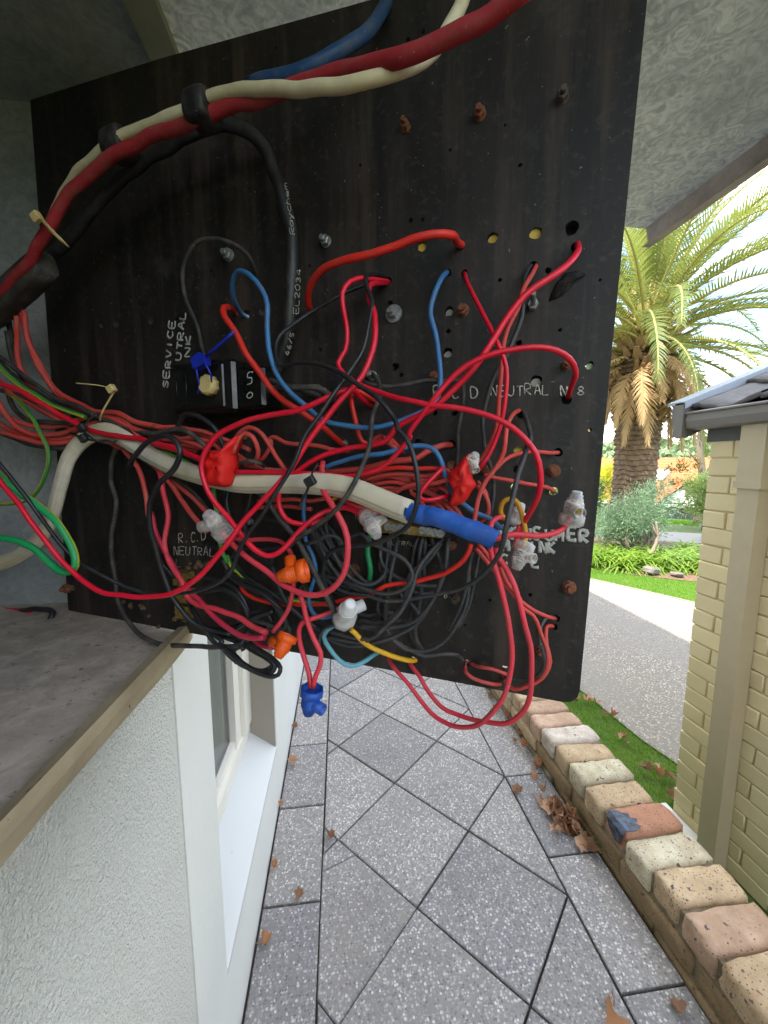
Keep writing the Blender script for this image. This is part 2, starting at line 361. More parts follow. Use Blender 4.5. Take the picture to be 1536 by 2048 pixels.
# ------------------------------------------------------------------ mesh helpers
class MB:
    def __init__(s): s.v = []; s.f = []; s.mi = []; s.sm = []
    def add(s, vs, fs, mi=0, smooth=False):
        o = len(s.v); s.v += [tuple(map(float, x)) for x in vs]
        for f in fs: s.f.append(tuple(i + o for i in f)); s.mi.append(mi); s.sm.append(smooth)
    def box(s, x0, x1, y0, y1, z0, z1, mi=0):
        s.add([(x0, y0, z0), (x1, y0, z0), (x1, y1, z0), (x0, y1, z0), (x0, y0, z1), (x1, y0, z1), (x1, y1, z1), (x0, y1, z1)],
              [(0, 3, 2, 1), (4, 5, 6, 7), (0, 1, 5, 4), (1, 2, 6, 5), (2, 3, 7, 6), (3, 0, 4, 7)], mi)
    def cbox(s, dx, dy, dz, ch, jit=0.0, c=(0, 0, 0), rng=random, mi=0):
        """chamfered box, 26 faces"""
        vs = []; idx = {}
        for sx in (-1, 1):
            for sy in (-1, 1):
                for sz in (-1, 1):
                    j = [rng.uniform(-jit, jit) for _ in range(3)]
                    for ax in range(3):
                        p = [sx * (dx / 2 - ch), sy * (dy / 2 - ch), sz * (dz / 2 - ch)]
                        p[ax] += (sx, sy, sz)[ax] * ch
                        idx[(sx, sy, sz, ax)] = len(vs); vs.append([c[k] + p[k] + j[k] for k in range(3)])
        fs = []
        I = lambda sx, sy, sz, ax: idx[(sx, sy, sz, ax)]
        for sg in (-1, 1):
            for ax in range(3):
                q = []
                for (p_, r_) in ((-1, -1), (1, -1), (1, 1), (-1, 1)):
                    t = [0, 0, 0]; t[ax] = sg; t[(ax + 1) % 3] = p_; t[(ax + 2) % 3] = r_
                    q.append(I(*t, ax))
                fs.append(q if sg > 0 else q[::-1])
        for ax in range(3):
            b_, c_ = (ax + 1) % 3, (ax + 2) % 3
            for sb in (-1, 1):
                for sc in (-1, 1):
                    t0 = [0, 0, 0]; t0[b_] = sb; t0[c_] = sc
                    t1 = list(t0); t0[ax] = -1; t1[ax] = 1
                    q = [I(*t0, b_), I(*t1, b_), I(*t1, c_), I(*t0, c_)]
                    fs.append(q if sb * sc < 0 else q[::-1])
        for sx in (-1, 1):
            for sy in (-1, 1):
                for sz in (-1, 1):
                    q = [I(sx, sy, sz, 0), I(sx, sy, sz, 1), I(sx, sy, sz, 2)]
                    fs.append(q if sx * sy * sz > 0 else q[::-1])
        s.add(vs, fs, mi)
    def prism(s, poly, vec, mi=0, cap=True):
        """closed polygon (3D points) swept along vec"""
        n = len(poly); P = [Vector(p) for p in poly]; vec = Vector(vec)
        fs = [(i, (i + 1) % n, (i + 1) % n + n, i + n) for i in range(n)]
        if cap: fs += [tuple(range(n))[::-1], tuple(range(n, 2 * n))]
        s.add(P + [p + vec for p in P], fs, mi)
    def rings(s, rings, mi=0, smooth=True, cap0=True, cap1=True, mis=None):
        k = len(rings[0]); o = len(s.v)
        for r in rings: s.v += [tuple(map(float, p)) for p in r]
        for i in range(len(rings) - 1):
            for j in range(k):
                s.f.append((o + i * k + j, o + i * k + (j + 1) % k, o + (i + 1) * k + (j + 1) % k, o + (i + 1) * k + j))
                s.mi.append(mis[j] if mis else mi); s.sm.append(smooth)
        if cap0: s.f.append(tuple(o + j for j in range(k))[::-1]); s.mi.append(mi); s.sm.append(False)
        if cap1: s.f.append(tuple(o + (len(rings) - 1) * k + j for j in range(k))); s.mi.append(mi); s.sm.append(False)
    def mesh(s, name, mats, fix=False):
        me = bpy.data.meshes.new(name)
        me.from_pydata(s.v, [], s.f)
        me.polygons.foreach_set('material_index', s.mi); me.polygons.foreach_set('use_smooth', s.sm)
        for m in (mats if isinstance(mats, (list, tuple)) else [mats]): me.materials.append(M[m])
        me.update()
        return me
def link(name, me, parent=None, loc=None):
    o = bpy.data.objects.new(name, me); COL.objects.link(o)
    if parent is not None: o.parent = parent
    if loc is not None: o.location = loc
    return o
def tag(o, label=None, cat=None, group=None, kind=None):
    if label: o['label'] = label
    if cat: o['category'] = cat
    if group: o['group'] = group
    if kind: o['kind'] = kind
    return o
def empty(name, label, cat, loc=(0, 0, 0), group=None):
    o = link(name, None, loc=loc); o.empty_display_size = 0.05
    return tag(o, label, cat, group)
def part(name, mb, mats, parent, loc=None):
    return link(name, mb.mesh(name, mats), parent, loc)
def frames(P, ref=None):
    P = np.asarray(P, float); T = np.gradient(P, axis=0); T /= np.linalg.norm(T, axis=1)[:, None] + 1e-12
    A_ = np.zeros_like(P); B_ = np.zeros_like(P)
    if ref is not None:
        for i in range(len(P)):
            a_ = np.cross(T[i], ref); a_ /= np.linalg.norm(a_) + 1e-12; A_[i] = a_; B_[i] = np.cross(a_, T[i])
        return T, A_, B_
    a_ = np.cross(T[0], [0.3, 0.2, 0.93]); a_ /= np.linalg.norm(a_)
    for i in range(len(P)):
        a_ = a_ - T[i] * np.dot(a_, T[i]); a_ /= np.linalg.norm(a_) + 1e-12
        A_[i] = a_; B_[i] = np.cross(T[i], a_)
    return T, A_, B_
def spline(P, step):
    """centripetal Catmull-Rom through P"""
    P = np.asarray(P, float)
    keep = [0] + [i for i in range(1, len(P)) if np.linalg.norm(P[i] - P[i - 1]) > 1e-5]; P = P[keep]
    Q = np.vstack([2 * P[0] - P[1], P, 2 * P[-1] - P[-2]]); out = []
    for i in range(1, len(Q) - 2):
        p0, p1, p2, p3 = Q[i - 1], Q[i], Q[i + 1], Q[i + 2]
        t0 = 0; t1 = t0 + np.linalg.norm(p1 - p0) ** 0.5; t2 = t1 + np.linalg.norm(p2 - p1) ** 0.5; t3 = t2 + np.linalg.norm(p3 - p2) ** 0.5
        n = max(2, int(np.linalg.norm(p2 - p1) / step))
        for t in np.linspace(t1, t2, n, endpoint=False):
            a1 = (t1 - t) / (t1 - t0) * p0 + (t - t0) / (t1 - t0) * p1; a2 = (t2 - t) / (t2 - t1) * p1 + (t - t1) / (t2 - t1) * p2; a3 = (t3 - t) / (t3 - t2) * p2 + (t - t2) / (t3 - t2) * p3
            b1 = (t2 - t) / (t2 - t0) * a1 + (t - t0) / (t2 - t0) * a2; b2 = (t3 - t) / (t3 - t1) * a2 + (t - t1) / (t3 - t1) * a3
            out.append((t2 - t) / (t2 - t1) * b1 + (t - t1) / (t2 - t1) * b2)
    out.append(P[-1])
    return np.array(out)
def tube(mb, P, r, k=10, mi=0, ref=None, prof=None, mis=None, caps=True):
    P = np.asarray(P, float); T, A_, B_ = frames(P, ref)
    R = np.full(len(P), r) if np.isscalar(r) else np.asarray(r)
    th = np.linspace(0, 2 * math.pi, k, endpoint=False)
    rings = []
    for i in range(len(P)):
        if prof: xs, ys = prof
        else: xs, ys = np.cos(th), np.sin(th)
        rings.append([P[i] + A_[i] * (R[i] * xs[j]) + B_[i] * (R[i] * ys[j]) for j in range(k)])
    mb.rings(rings, mi, True, caps, caps, mis)

# ------------------------------------------------------------------ the board's own frame: 1 mm units along, up and out of its face
BO = Vector((-0.36898, 0.55142, 1.0))
BU = Vector((0.89982, -0.43626, 0.0))
BN = Vector((-0.43626, -0.89982, 0.0))
BZ = Vector((0, 0, 1))
BM = Matrix(((BU.x, 0, BN.x, BO.x), (BU.y, 0, BN.y, BO.y), (0, 1, 0, BO.z), (0, 0, 0, 1)))
def bp(p): return BO + BU * (p[0] / 1000) + BZ * (p[1] / 1000) + BN * (p[2] / 1000)
def bpl(p): return Vector((p[0] / 1000, p[1] / 1000, p[2] / 1000))
# positions on the board in millimetres: (along the board, up the board, out from its face)
WIRES = [
('white_cable','cream',4.21,'thick white cable crossing the top of the board over the red one',None,[(124.4,430.7,55),(163.7,449.8,62),(201.1,459.7,68),(239.3,464.2,72),(261.4,467,72),(302.3,465.7,75),(329.6,466.3,75),(350.8,467.2,75),(383.7,460.7,78),(409.3,452.5,80),(440.6,441.5,82),(475.4,435.6,82),(499.4,441.3,76),(512.7,454.9,66),(520.7,469.2,60),(525.4,480.4,58),(531.2,494.4,58)]),
('red_cable','dullred',4.84,'thick dull red cable sweeping across the top of the board',None,[(-171.3,343.8,30),(-71.3,357.8,48),(18.7,365,60),(81.1,382.5,66),(118.2,395,70),(150.6,414.8,72),(186.3,439.1,72),(218.3,450,72),(248.9,457.1,72),(282.6,460.2,72),(330.4,457.8,74),(356.8,460.4,72),(387.5,458.2,72),(420.1,457.5,72),(459.3,451.7,76),(496,439,86),(526.4,435.5,90),(548.1,437.6,92),(568,439.2,96)]),
('blue_cable','navy',4.85,'thick blue cable running up to the top edge of the board',None,[(363.3,491.4,50),(391.7,487.7,52),(416.1,488.8,50),(436.6,498.9,42),(450.8,518.9,28),(458.3,548.5,10),(458.4,575.5,-8)]),
('black_cable','cable',5.42,'thick black sheathed cable with white printing curving down the board',None,[(-204.5,343.9,20),(-104.5,358,32),(-14.5,365.2,40),(35.8,382.8,45),(89.9,403.7,45),(142.7,429.6,42),(185.7,456.2,40),(245.6,474.8,40),(303.5,481.8,40),(324,485.9,36),(341.9,480.8,30),(355.9,467.3,26),(368.3,438.8,24),(376.7,407.7,22),(379.4,383.3,22),(379,359.1,22),(375.6,332.6,22),(367.1,306.4,20),(353.6,287,14),(340.6,273.3,6)]),
('red_cable','scarlet',2.92,'stout scarlet wire arching between two holes above the middle',None,[(382.6,342.6,-6),(388.8,338.6,12),(393.4,343.8,22),(404.1,350,32),(420.5,354.3,40),(440.8,355.6,44),(460.9,355.8,44),(480.2,358.2,44),(497.4,361.8,44),(508.8,363.2,42),(519.2,363,35),(519.9,369.6,15),(521.8,375.2,-6)]),
('blue_wire','blue',2.14,'long blue wire looping from the left hole to the right hole',None,[(308.2,346.5,-6),(316.4,343.6,15),(322.3,348.1,30),(330,356,40),(340.5,360.9,45),(355,354.6,50),(366.4,342.9,50),(371.4,329.7,50),(370.9,311.9,50),(372.8,291.1,50),(377.7,275,50),(389,259.9,50),(405.5,246.6,50),(420.7,235.1,48),(439.6,229.9,45),(459.6,228.6,42),(478.8,232.2,38),(494.4,238.6,32),(499.8,241.7,28),(508.1,249.6,24),(510.4,258.7,22),(510.9,270.1,20),(508.7,286.7,20),(505.6,302.6,22),(502.3,314.7,22),(503.2,324.1,22),(506.3,336,20),(509,344.4,14),(510.3,357.7,-6)]),
('red_wire','scarlet',2.74,'stout scarlet wire hooking from a hole and running down beside the black link box',None,[(294,349.3,-6),(312,343.8,22),(315.7,339.4,35),(319.9,330.3,40),(335.8,307.4,42),(350.1,285.6,42),(363,267.3,40),(377.6,253,38),(393.8,243.2,33),(405.2,233.1,25),(411.3,223.9,12),(413.4,217.3,-6)]),
('black_wire','dusty',1.98,'thin dusty black wire arching over the silver bolt into the link box',None,[(279.3,297.9,22),(264.6,334.3,15),(256.2,363.9,20),(260.1,384.1,25),(276.7,401.1,28),(297.4,403.9,28),(318,398.5,25),(331.6,388.9,20),(327.6,380.8,4),(321.6,379.1,-6)]),
('black_wire','black',1.73,'long black wire curving down in front of the blue tape',None,[(458.4,360.6,-6),(453.7,352.8,14),(444.4,346.2,20),(424.9,338,26),(402.8,328.8,28),(385.1,315.8,36),(376.2,307.9,40),(374.6,299,44),(377.4,288.6,48),(384.6,279.4,54),(405.1,278.3,60),(428.3,273.8,66),(449.9,263.9,72),(466.7,253,76),(480.3,242.8,80),(492.7,229,82),(495.6,222,86),(502.3,215.4,88),(507.5,205.1,90),(510.3,193.2,90),(510.9,182.3,90),(509.3,171.8,88),(504.3,160.5,84),(493.4,150.6,78),(480.3,143.7,72),(463.1,138,68),(443.9,133.9,62),(431.4,128.9,58),(422,118.9,54),(418.6,105.7,50),(420.9,90.8,46),(422.4,78.4,40),(423.1,66.6,30)]),
('red_wire','crimson',1.90,'bright red wire looping over the right side into the clear connector',None,[(459.2,357.1,-6),(458.7,348.1,20),(450.5,344.7,35),(443.8,339.5,45),(439.4,329.3,50),(440.3,316.2,50),(444,299.7,52),(442.2,286.8,52),(437.4,277,54),(441.3,270.3,56),(451.4,261.9,58),(473.8,251.6,62),(491.6,244.9,68),(517.7,239,70),(539.8,234.7,70),(554.6,230.4,70),(568.2,222.7,70),(575.8,215.5,70),(582.1,206.6,70),(585.4,194.6,68),(586.3,182.9,64),(584.3,173.1,58),(580.4,164.1,50),(576.7,154.9,44),(574.4,146.8,46),(573.2,141.9,50)]),
('red_wire','crimson',2.17,'long bright red wire sweeping down and out to the left',None,[(459.2,356.5,-6),(458,346.8,18),(455.6,338.1,34),(460.1,322.9,44),(466,309.6,50),(467.7,293.2,54),(466,278.4,58),(461,265.2,62),(453.5,254.4,66),(437.8,237.6,70),(426,222.1,74),(418,210.4,76),(409.2,196.7,80),(396.8,180.8,84),(384.7,169.6,86),(368.7,153.5,90),(358.7,138,94),(345.8,121.6,98),(331.6,107.4,102),(312.4,96.2,104),(285.7,89.6,106),(263,87.8,108),(235.1,88.8,110),(213.6,97.9,112),(196.6,110.8,114),(179.8,133.6,118),(161.6,160.6,122),(143.1,184.5,126),(127.1,208.3,130)]),
('black_wire','black',1.73,'long black wire following the bright red wire out to the left',None,[(458.4,359.9,-6),(458.1,351.9,22),(453.3,345.2,35),(457.4,333.5,42),(462.6,321.5,47),(462.5,303.6,52),(459.1,283.9,57),(450.6,268.3,62),(441.7,252.3,69),(429.5,233.2,75),(420.5,218.9,79),(414.8,203.2,82),(407.7,191.8,84),(398.1,177,86),(386.7,161.5,86),(375.2,148.6,86),(362.7,133.6,84),(353.6,118.3,82),(344.5,106.9,80),(326.3,94.6,76),(309.5,88,74),(288.5,82.3,76),(247.5,80.1,80),(227.5,86.8,86),(210.3,96.6,92),(189,109.4,98),(174.9,131,106),(167,160.9,116),(146.1,199.4,126),(130.3,222.9,130)]),
('red_wire','crimson',2.25,'bright red wire making the big left hand loop past the red tape',None,[(443.1,252.4,-6),(445.8,253.4,25),(446.6,257.5,44),(443.6,255.8,56),(434,250.9,62),(407.6,241.2,66),(372.4,236.5,70),(343,226.1,74),(334.9,220.9,76),(325.9,210.3,78),(321.5,197.4,78),(324.5,181.1,78),(334.4,166,78),(348.3,152.3,78),(360.7,139.4,78),(370.5,129.7,78),(381.5,125.2,76),(390.2,128.1,74),(397.6,135.4,70),(407.7,146.6,66),(418.9,157.6,60),(425.6,161.5,54),(438.8,164.6,52),(447.4,163.4,52),(457.6,156.7,52)]),
('red_wire','scarlet',2.02,'short scarlet wire dropping from the crossing into the red bundle',None,[(452.3,253.4,-6),(451.2,255.2,16),(440.5,260.2,30),(439.9,252.7,36),(442.1,241.9,38),(444.3,230.3,36),(449.2,217.7,34),(456.3,215.8,30),(467.9,221.1,26),(473.2,215.9,20),(476.6,209.3,12)]),
('red_wire','crimson',2.22,'bright red wire running diagonally from the top right hole',None,[(607.1,363.4,-6),(604.6,345.6,20),(598.8,334.5,32),(590.7,324.7,40),(578.6,316.3,44),(569.9,309.5,46),(562.9,300.5,48),(556.9,290.5,50),(548.1,277.3,52),(540.7,266,52),(529.1,254.3,52),(513.9,241.6,52),(495.2,232.9,50),(482.3,226,48),(475.3,218.3,46),(458.9,213.6,46),(437.5,211.2,46),(420.7,207.3,48),(408,201.7,50),(396.8,193.6,52),(391.7,188.7,54),(382.3,175.5,56),(381.2,163.2,56),(387.9,153.4,56),(399.2,149.2,54),(408.3,149.4,48),(414.1,152.5,40)]),
('red_wire','crimson',1.88,'bright red wire bending in an arch over the letters at the right',None,[(606.6,250.3,-6),(605.8,254.3,25),(605.4,260.5,42),(600.7,266.7,52),(591.9,270.3,60),(578.1,272.1,66),(565.3,271.4,68),(549.8,268.4,70),(534.4,261.6,70),(525.2,254,70),(515.6,242.4,70),(507.3,232.5,68),(497.6,221.1,66),(498.3,219.6,64),(491.2,210.7,62),(481.5,201.6,60),(470.7,195,60),(457.8,191.5,60),(439.5,189.8,60),(422.1,191.9,60),(398.1,192.7,60),(372.9,192.5,60),(340.8,192.6,60)]),
('red_wire','crimson',1.64,'red wire crossing from the small hole down to the red taped joint',None,[(523.7,356,-6),(531.1,333.6,20),(541.7,310.5,35),(550.9,291.1,44),(557.7,277.2,47),(561.7,265.3,48),(562,246.5,46),(560.2,232.1,44),(556.2,218.6,40),(552.1,206.7,40),(545.2,195.6,40)]),
('red_wire','coral',1.67,'pale red wire hanging from the ragged hole beside a grey one',None,[(579.4,352.8,-6),(576.7,337.6,16),(570.6,321.1,30),(567.2,306.1,36),(561.1,293.7,38),(558.8,282.4,38),(558.1,268.1,37),(556.8,248.4,36),(556.3,228.1,35),(552.3,215.3,34),(548,206.9,34),(543.6,200.3,34)]),
('black_wire','greyw',1.72,'grey black wire hanging from the ragged hole down behind the red ones',None,[(575.5,353.4,-6),(571.9,335.8,15),(570.7,321.2,20),(570.1,306.7,22),(565.8,291.6,24),(560.3,278,24),(551.5,263.6,22),(546.5,248.3,20),(543.9,230.1,18),(545.3,222.2,16),(546.3,214.3,16),(550.7,199.3,16),(554.2,183.2,16),(554.2,170,16),(550.1,153,14),(545.2,137.2,10)]),
('black_wire','dusty',1.78,'black wire crossing the chalk letters and dropping behind the tape',None,[(445.9,268.1,25),(464.3,263.1,24),(485,264.2,22),(498.8,266.5,20),(515.5,265.6,16),(524.9,266.7,10),(527.9,258.6,10),(526.9,242.8,10),(524.1,225.6,10),(524.5,217,10),(523.5,196.1,8)]),
('black_wire','dusty',2.89,'stout dusty black wire leaving the link box and entering a hole',None,[(330.1,262.5,20),(351.5,267.3,24),(377,267.5,26),(389.1,266.9,24),(401.1,266.7,22),(408.6,261.2,15),(405.4,254.9,-6)]),
('black_wire','dusty',2.76,'second stout black wire leaving the side of the link box',None,[(344.1,279.9,18),(359.1,273.7,22),(369.8,269.8,20),(379.8,268,14),(388.7,264.5,6),(392.5,261.7,-6)]),
('black_wire','dusty',1.91,'dusty black wire hanging from the screw and sweeping to the lower left',None,[(445.9,279.1,4),(457.9,268.9,20),(464,252.9,35),(464.1,237.1,50),(467.9,217.4,64),(467.5,208.7,68),(464.4,198,72),(459.8,186.7,76),(451.1,171.5,78),(438,159.3,78),(423,149.6,74),(409,141.8,70),(398.7,135.4,64),(378.9,124,54),(364.8,114,46),(357.4,105.2,38)]),
('red_wire','coral',1.72,'pale red wire from the hole with a grey one, behind the blue tape',None,[(572.4,243.4,-6),(566.9,237.2,15),(563.8,228.7,26),(562.8,224.3,34),(561.9,208.6,36),(556.8,197.5,38),(550,187.2,40),(545.2,172.1,42),(542.6,156.9,44),(541.4,149.1,44)]),
('black_wire','greyw',1.62,'grey black wire passing over the blue tape to the tangle',None,[(573.9,243.3,-6),(577.5,231.4,15),(579.9,219.6,30),(578,212.6,62),(575.6,201.8,76),(572.6,192.5,84),(569.8,180.4,90),(567.5,166.8,94),(565.7,154.7,92),(563.5,144,84),(557.8,131.8,74),(547,117.1,62),(532.2,105.2,52),(516.7,98,46),(505.6,93.6,42),(486.2,87,40),(468.4,84.1,38),(454.3,85.7,36),(434,85.1,32),(417.5,88.4,28),(403.5,94.5,22)]),
('red_wire','coral',1.58,'thin pale red wire from the upper right edge hole',None,[(603.1,208.6,-6),(594.5,207.8,10),(582.3,208.7,18),(570.5,207,22),(562,202.7,26),(557.4,196.4,30)]),
('red_wire','coral',1.61,'thin pale red wire from the lower right edge hole to the taped joint',None,[(600.2,176.5,-6),(594,181.6,10),(583.5,183.7,16),(569.5,186.6,20),(554.3,189.4,22),(546.7,191.4,24)]),
('red_wire','rose',1.94,'rose red wire hanging in the inner loop below the board edge',None,[(565.3,158.5,34),(561.1,161.6,44),(556.2,158.4,50),(555.2,148.9,54),(555.8,138.7,54),(558.8,127.7,54),(563.2,115,54),(567.2,101.2,54),(570.6,82.5,54),(573.4,68.6,54),(573.5,48.3,54),(568.6,27,52),(558.7,5.8,48),(547.2,-8.6,44),(532.1,-16.4,38),(515.3,-17.2,30),(499,-10.7,22),(481.6,1.6,14),(467.3,8.6,6),(457.1,11.5,-6)]),
('red_wire','rose',1.95,'rose red wire hanging in the outer loop below the board edge',None,[(559.6,139.5,52),(561.1,133.1,52),(565.7,127.8,52),(571.3,117.1,52),(576.7,101.7,52),(582.2,83.4,52),(585.8,69.7,52),(587.7,49.9,52),(587.3,29.8,50),(581.4,11.3,46),(570,-1.6,42),(556,-8.2,36),(535.8,-11.5,30),(517.5,-10.2,24),(505.3,-3.1,18),(494.4,6.9,12),(485.1,11.9,6),(479,13.2,-6)]),
('red_wire','coral',1.55,'pale red wire running down from the tape to the lower right hole',None,[(543.2,133.7,30),(551.2,123.6,28),(559.1,113.5,26),(567.1,103.3,24),(573.1,96,22),(581.1,88.9,20),(588,83.8,18),(598,78.1,12),(607.9,70.2,-6)]),
('red_wire','coral',1.54,'pale red wire curling down the right edge in the outer bend',None,[(561.9,119.4,28),(568,107.1,26),(578,94.1,24),(578.2,88.2,22),(588.3,81.2,22),(594.1,67.1,22),(599.9,52.9,22),(600.6,39.5,22),(594.7,25.9,18),(586.1,16.1,10)]),
('red_wire','coral',1.58,'pale red wire hooked in the lower right hole and curling beneath',None,[(606.7,63.6,-6),(599.1,68.2,12),(599.6,56,18),(602.4,43.9,20),(597.5,29.3,20),(587.4,19.2,18),(576.6,12,14),(569.6,13.5,8),(566,15.5,-6)]),
('black_wire','greyw',1.58,'grey wire bending between the two lower right holes',None,[(606.6,72.3,-6),(597.2,74.8,12),(593.5,65.2,18),(596.1,55.6,22),(598.5,42.6,22),(594.6,29.4,18),(585.8,20.8,12),(574.7,18.6,8),(565.6,12.4,4)]),
('red_wire','coral',1.58,'short red wire bridging two holes near the bottom edge, upper one',None,[(536.2,18.4,-6),(547.8,24.4,10),(559.7,25.3,12),(570,20.6,8),(573,12,-6)]),
('red_wire','coral',1.60,'short red wire bridging two holes near the bottom edge, lower one',None,[(533.8,16.8,-6),(536.1,18.6,12),(543.3,14.6,14),(556.9,11.4,12),(567.3,3.2,-6)]),
('black_wire','greyw',1.75,'grey wire entering the hole at the foot of the loops',None,[(468.4,49.9,24),(476.1,41.6,22),(488.7,34.8,20),(500.7,29.5,16),(514.8,32.5,14),(526.7,31.9,10),(533.2,19.3,-6)]),
('black_wire','greyw',1.61,'thin grey wire hanging in the widest loop right of the tangle',None,[(537,107.8,18),(537.6,94.6,20),(533.4,75.6,22),(524.8,57.5,24),(514.7,45,24),(502.5,37.9,24),(484.2,36.7,24),(473.9,43.1,24),(467.2,52.5,24),(465.6,57.2,22),(466.2,77.3,20),(467.1,101,18)]),
('yellow_wire','yellow',2.28,'yellow wire ending in the hole at the bottom edge',None,[(439,55.2,40),(444.8,48.6,38),(450.9,39.9,32),(461.5,30.6,24),(474.3,23,16),(484.2,19,10),(488.3,12.4,-6)]),
('blue_wire','pale',2.15,'pale blue wire dipping below the bottom edge of the board',None,[(427.3,58.4,36),(413,48.8,34),(407.6,40.3,32),(411.5,29.1,30),(420.8,17.7,28),(431.3,11.5,24),(441.1,13.2,18),(447.2,16.3,10),(449.1,13.5,-6)]),
('red_wire','rose',2.14,'right hand rose red wire entering the blue connector',None,[(405,90.6,66),(407.4,81.1,64),(408.9,67.7,62),(414.5,52.8,62),(421.1,41.9,62),(420.4,30.5,62),(416.7,19.6,64),(414.7,9.7,64)]),
('red_wire','rose',2.19,'left hand rose red wire entering the blue connector',None,[(434.8,76.4,36),(422.3,71,44),(410.2,67.2,52),(403.4,64.9,58),(399.3,58.1,60),(399,48.6,60),(403.2,36,60),(410.1,21.1,62),(412.7,9.3,64)]),
('red_wire','rose',2.35,'thick rose red wire sweeping round from the clear connector at left',None,[(420.3,200.9,50),(424.4,187.7,60),(428.8,178.9,66),(440.3,169.3,74),(449.3,158.3,78),(454.9,145.7,80),(455.3,131,80),(451.3,117.2,80),(442.1,105.6,80),(429.4,98.7,80),(415.5,97.9,80),(400.4,102,78),(380.8,110.9,76),(360.4,120.8,74),(344.6,131,72),(332.3,139,70),(324.4,147.7,70)]),
('red_wire','crimson',1.74,'bright red wire folded into a hairpin beside the red taped joint',None,[(519,197.9,40),(512.8,190.6,46),(504.8,181,50),(502.2,175,50),(507.2,172.6,50),(515,173.7,48),(522,175.1,40)]),
('red_wire','coral',1.80,'pale red wire arching from behind the white cable to the tape',None,[(474.3,173.9,30),(483.9,180,34),(497.1,183.2,38),(513.2,185.1,40),(523.7,188,42),(525.6,186.8,40)]),
('red_wire','coral',2.59,'stout pale red wire entering the hole above the red taped joint',None,[(390.4,190.3,20),(423.2,192.5,26),(451.7,196.8,28),(469.2,200.9,28),(493.8,204.9,26),(500,209.2,22),(511.1,214.1,12),(517.9,216,-6)]),
('red_wire','scarlet',1.84,'scarlet wire lying along the top of the red bundle',None,[(442.5,188.7,36),(454.8,192.1,36),(467.7,195,36),(480.3,196.2,36),(496.5,195.5,36),(512.2,195.6,36),(521.4,194.1,36),(523,189.5,36)]),
('blue_wire','blue',1.98,'blue wire arching over the red bundle to the taped joint',None,[(416.3,195.2,42),(425.7,199.7,44),(440,203.3,46),(455.5,205.5,48),(471.9,207.7,48),(480.1,209.8,46),(490.6,212.5,44),(500.1,213.2,42),(509.3,210.8,42),(515.5,203.8,42),(518.6,195.7,40),(520.3,188.2,38),(525.9,174.7,34),(532.7,168.3,32),(542.4,161.4,30),(552.8,157.4,26),(561.5,149.6,22),(566.1,148.9,16)]),
('blue_wire','blue',1.93,'blue wire dropping straight down behind the orange connectors',None,[(387.3,178.1,24),(387.2,165.1,26),(386.9,146.9,26),(388.4,128.5,26),(396.7,113.5,28),(398.4,98.8,28),(395,84.1,30),(391.9,71.1,30),(396.5,60.3,30),(405.5,56.3,28),(412.3,56,20)]),
('green_wire','green',2.49,'short green wire hanging below the clear connector',None,[(445.7,134.2,10),(448.2,128.1,20),(449.7,119.3,24),(451.7,108.8,24),(448,94.1,18),(441.2,77.1,8)]),
('green_wire','gy',2.05,'green and yellow wire emerging under the red tape at left',None,[(286.8,184.2,30),(291.5,175.5,34),(292.1,161.4,34),(295.2,148.6,34),(294,132.6,32),(290.9,115.7,28),(297,99.5,26)]),
('green_wire','gy',2.08,'green and yellow wire slanting through the lower black tangle',None,[(294.1,107,24),(298.4,96.4,24),(310.9,88,24),(323,77,24),(344.6,72,22),(369.9,68.3,22),(391.4,67,22),(409.1,65.7,16)]),
('yellow_wire','yellow',1.88,'short yellow wire showing below the white cable',None,[(409.9,165.2,16),(417,169.2,18),(423.8,172.2,20),(433.4,172,20),(440.1,169.8,18),(442.5,164.8,10)]),
('yellow_wire','ochre',1.81,'yellow wire bent in a hook into the clear connector',None,[(564.1,159.8,40),(561.8,163.2,42),(561.6,168.1,44),(563.8,172.9,46),(567.5,174.5,46),(571.6,173.6,46),(574.6,169.7,46),(577.2,161.7,46),(579.1,152.6,46),(579.2,145.6,48),(577.5,139.9,50)]),
('red_wire','rose',1.93,'short rose red wire from the blue tape end to the right hand connector',None,[(559,150.4,78),(565.3,152.7,78),(573,154.5,76),(585.3,154.1,74),(594.5,154.8,70),(600.4,157.1,66),(603.3,161.1,64),(604.8,165.1,62)]),
('red_wire','rose',1.83,'rose red wire standing in the clear connector beside the yellow one',None,[(574.9,155.7,44),(573.1,151,44),(573,144.8,46),(574.7,139.7,48)]),
('red_wire','crimson',2.12,'bright red wire pointing into the middle clear connector',None,[(409.3,177.4,24),(420.1,173.8,32),(433.2,170.5,38),(449.2,167.8,44),(461.9,165.5,48),(474.1,162.1,52)]),
('red_wire','scarlet',1.98,'scarlet wire crossing the black loops in the lower middle',None,[(539.8,137.7,36),(538.3,131,38),(531.7,122.3,38),(520.5,113.6,36),(517.2,111.6,34),(505.2,106.3,34),(492.8,101.7,34),(480.1,98.7,34),(469.6,95.9,34),(462.5,90.8,34),(452.7,84.6,32),(432.1,79,28),(411.2,70.2,26),(391.4,66.1,24),(363.6,62.9,24),(341,62.8,24),(320.8,65.2,22),(311.4,69.6,22),(306.8,74,20)]),
('red_wire','rose',2.09,'rose red wire rising behind the upper orange connector',None,[(313.7,127.4,36),(338,128.4,36),(352.7,129.6,36),(368.2,128.3,38),(379,122.2,40),(382.8,112.8,40),(385.5,99.6,44),(386.3,86.4,48),(385.1,74.9,50),(377.8,61.3,52),(369.1,49.5,56)]),
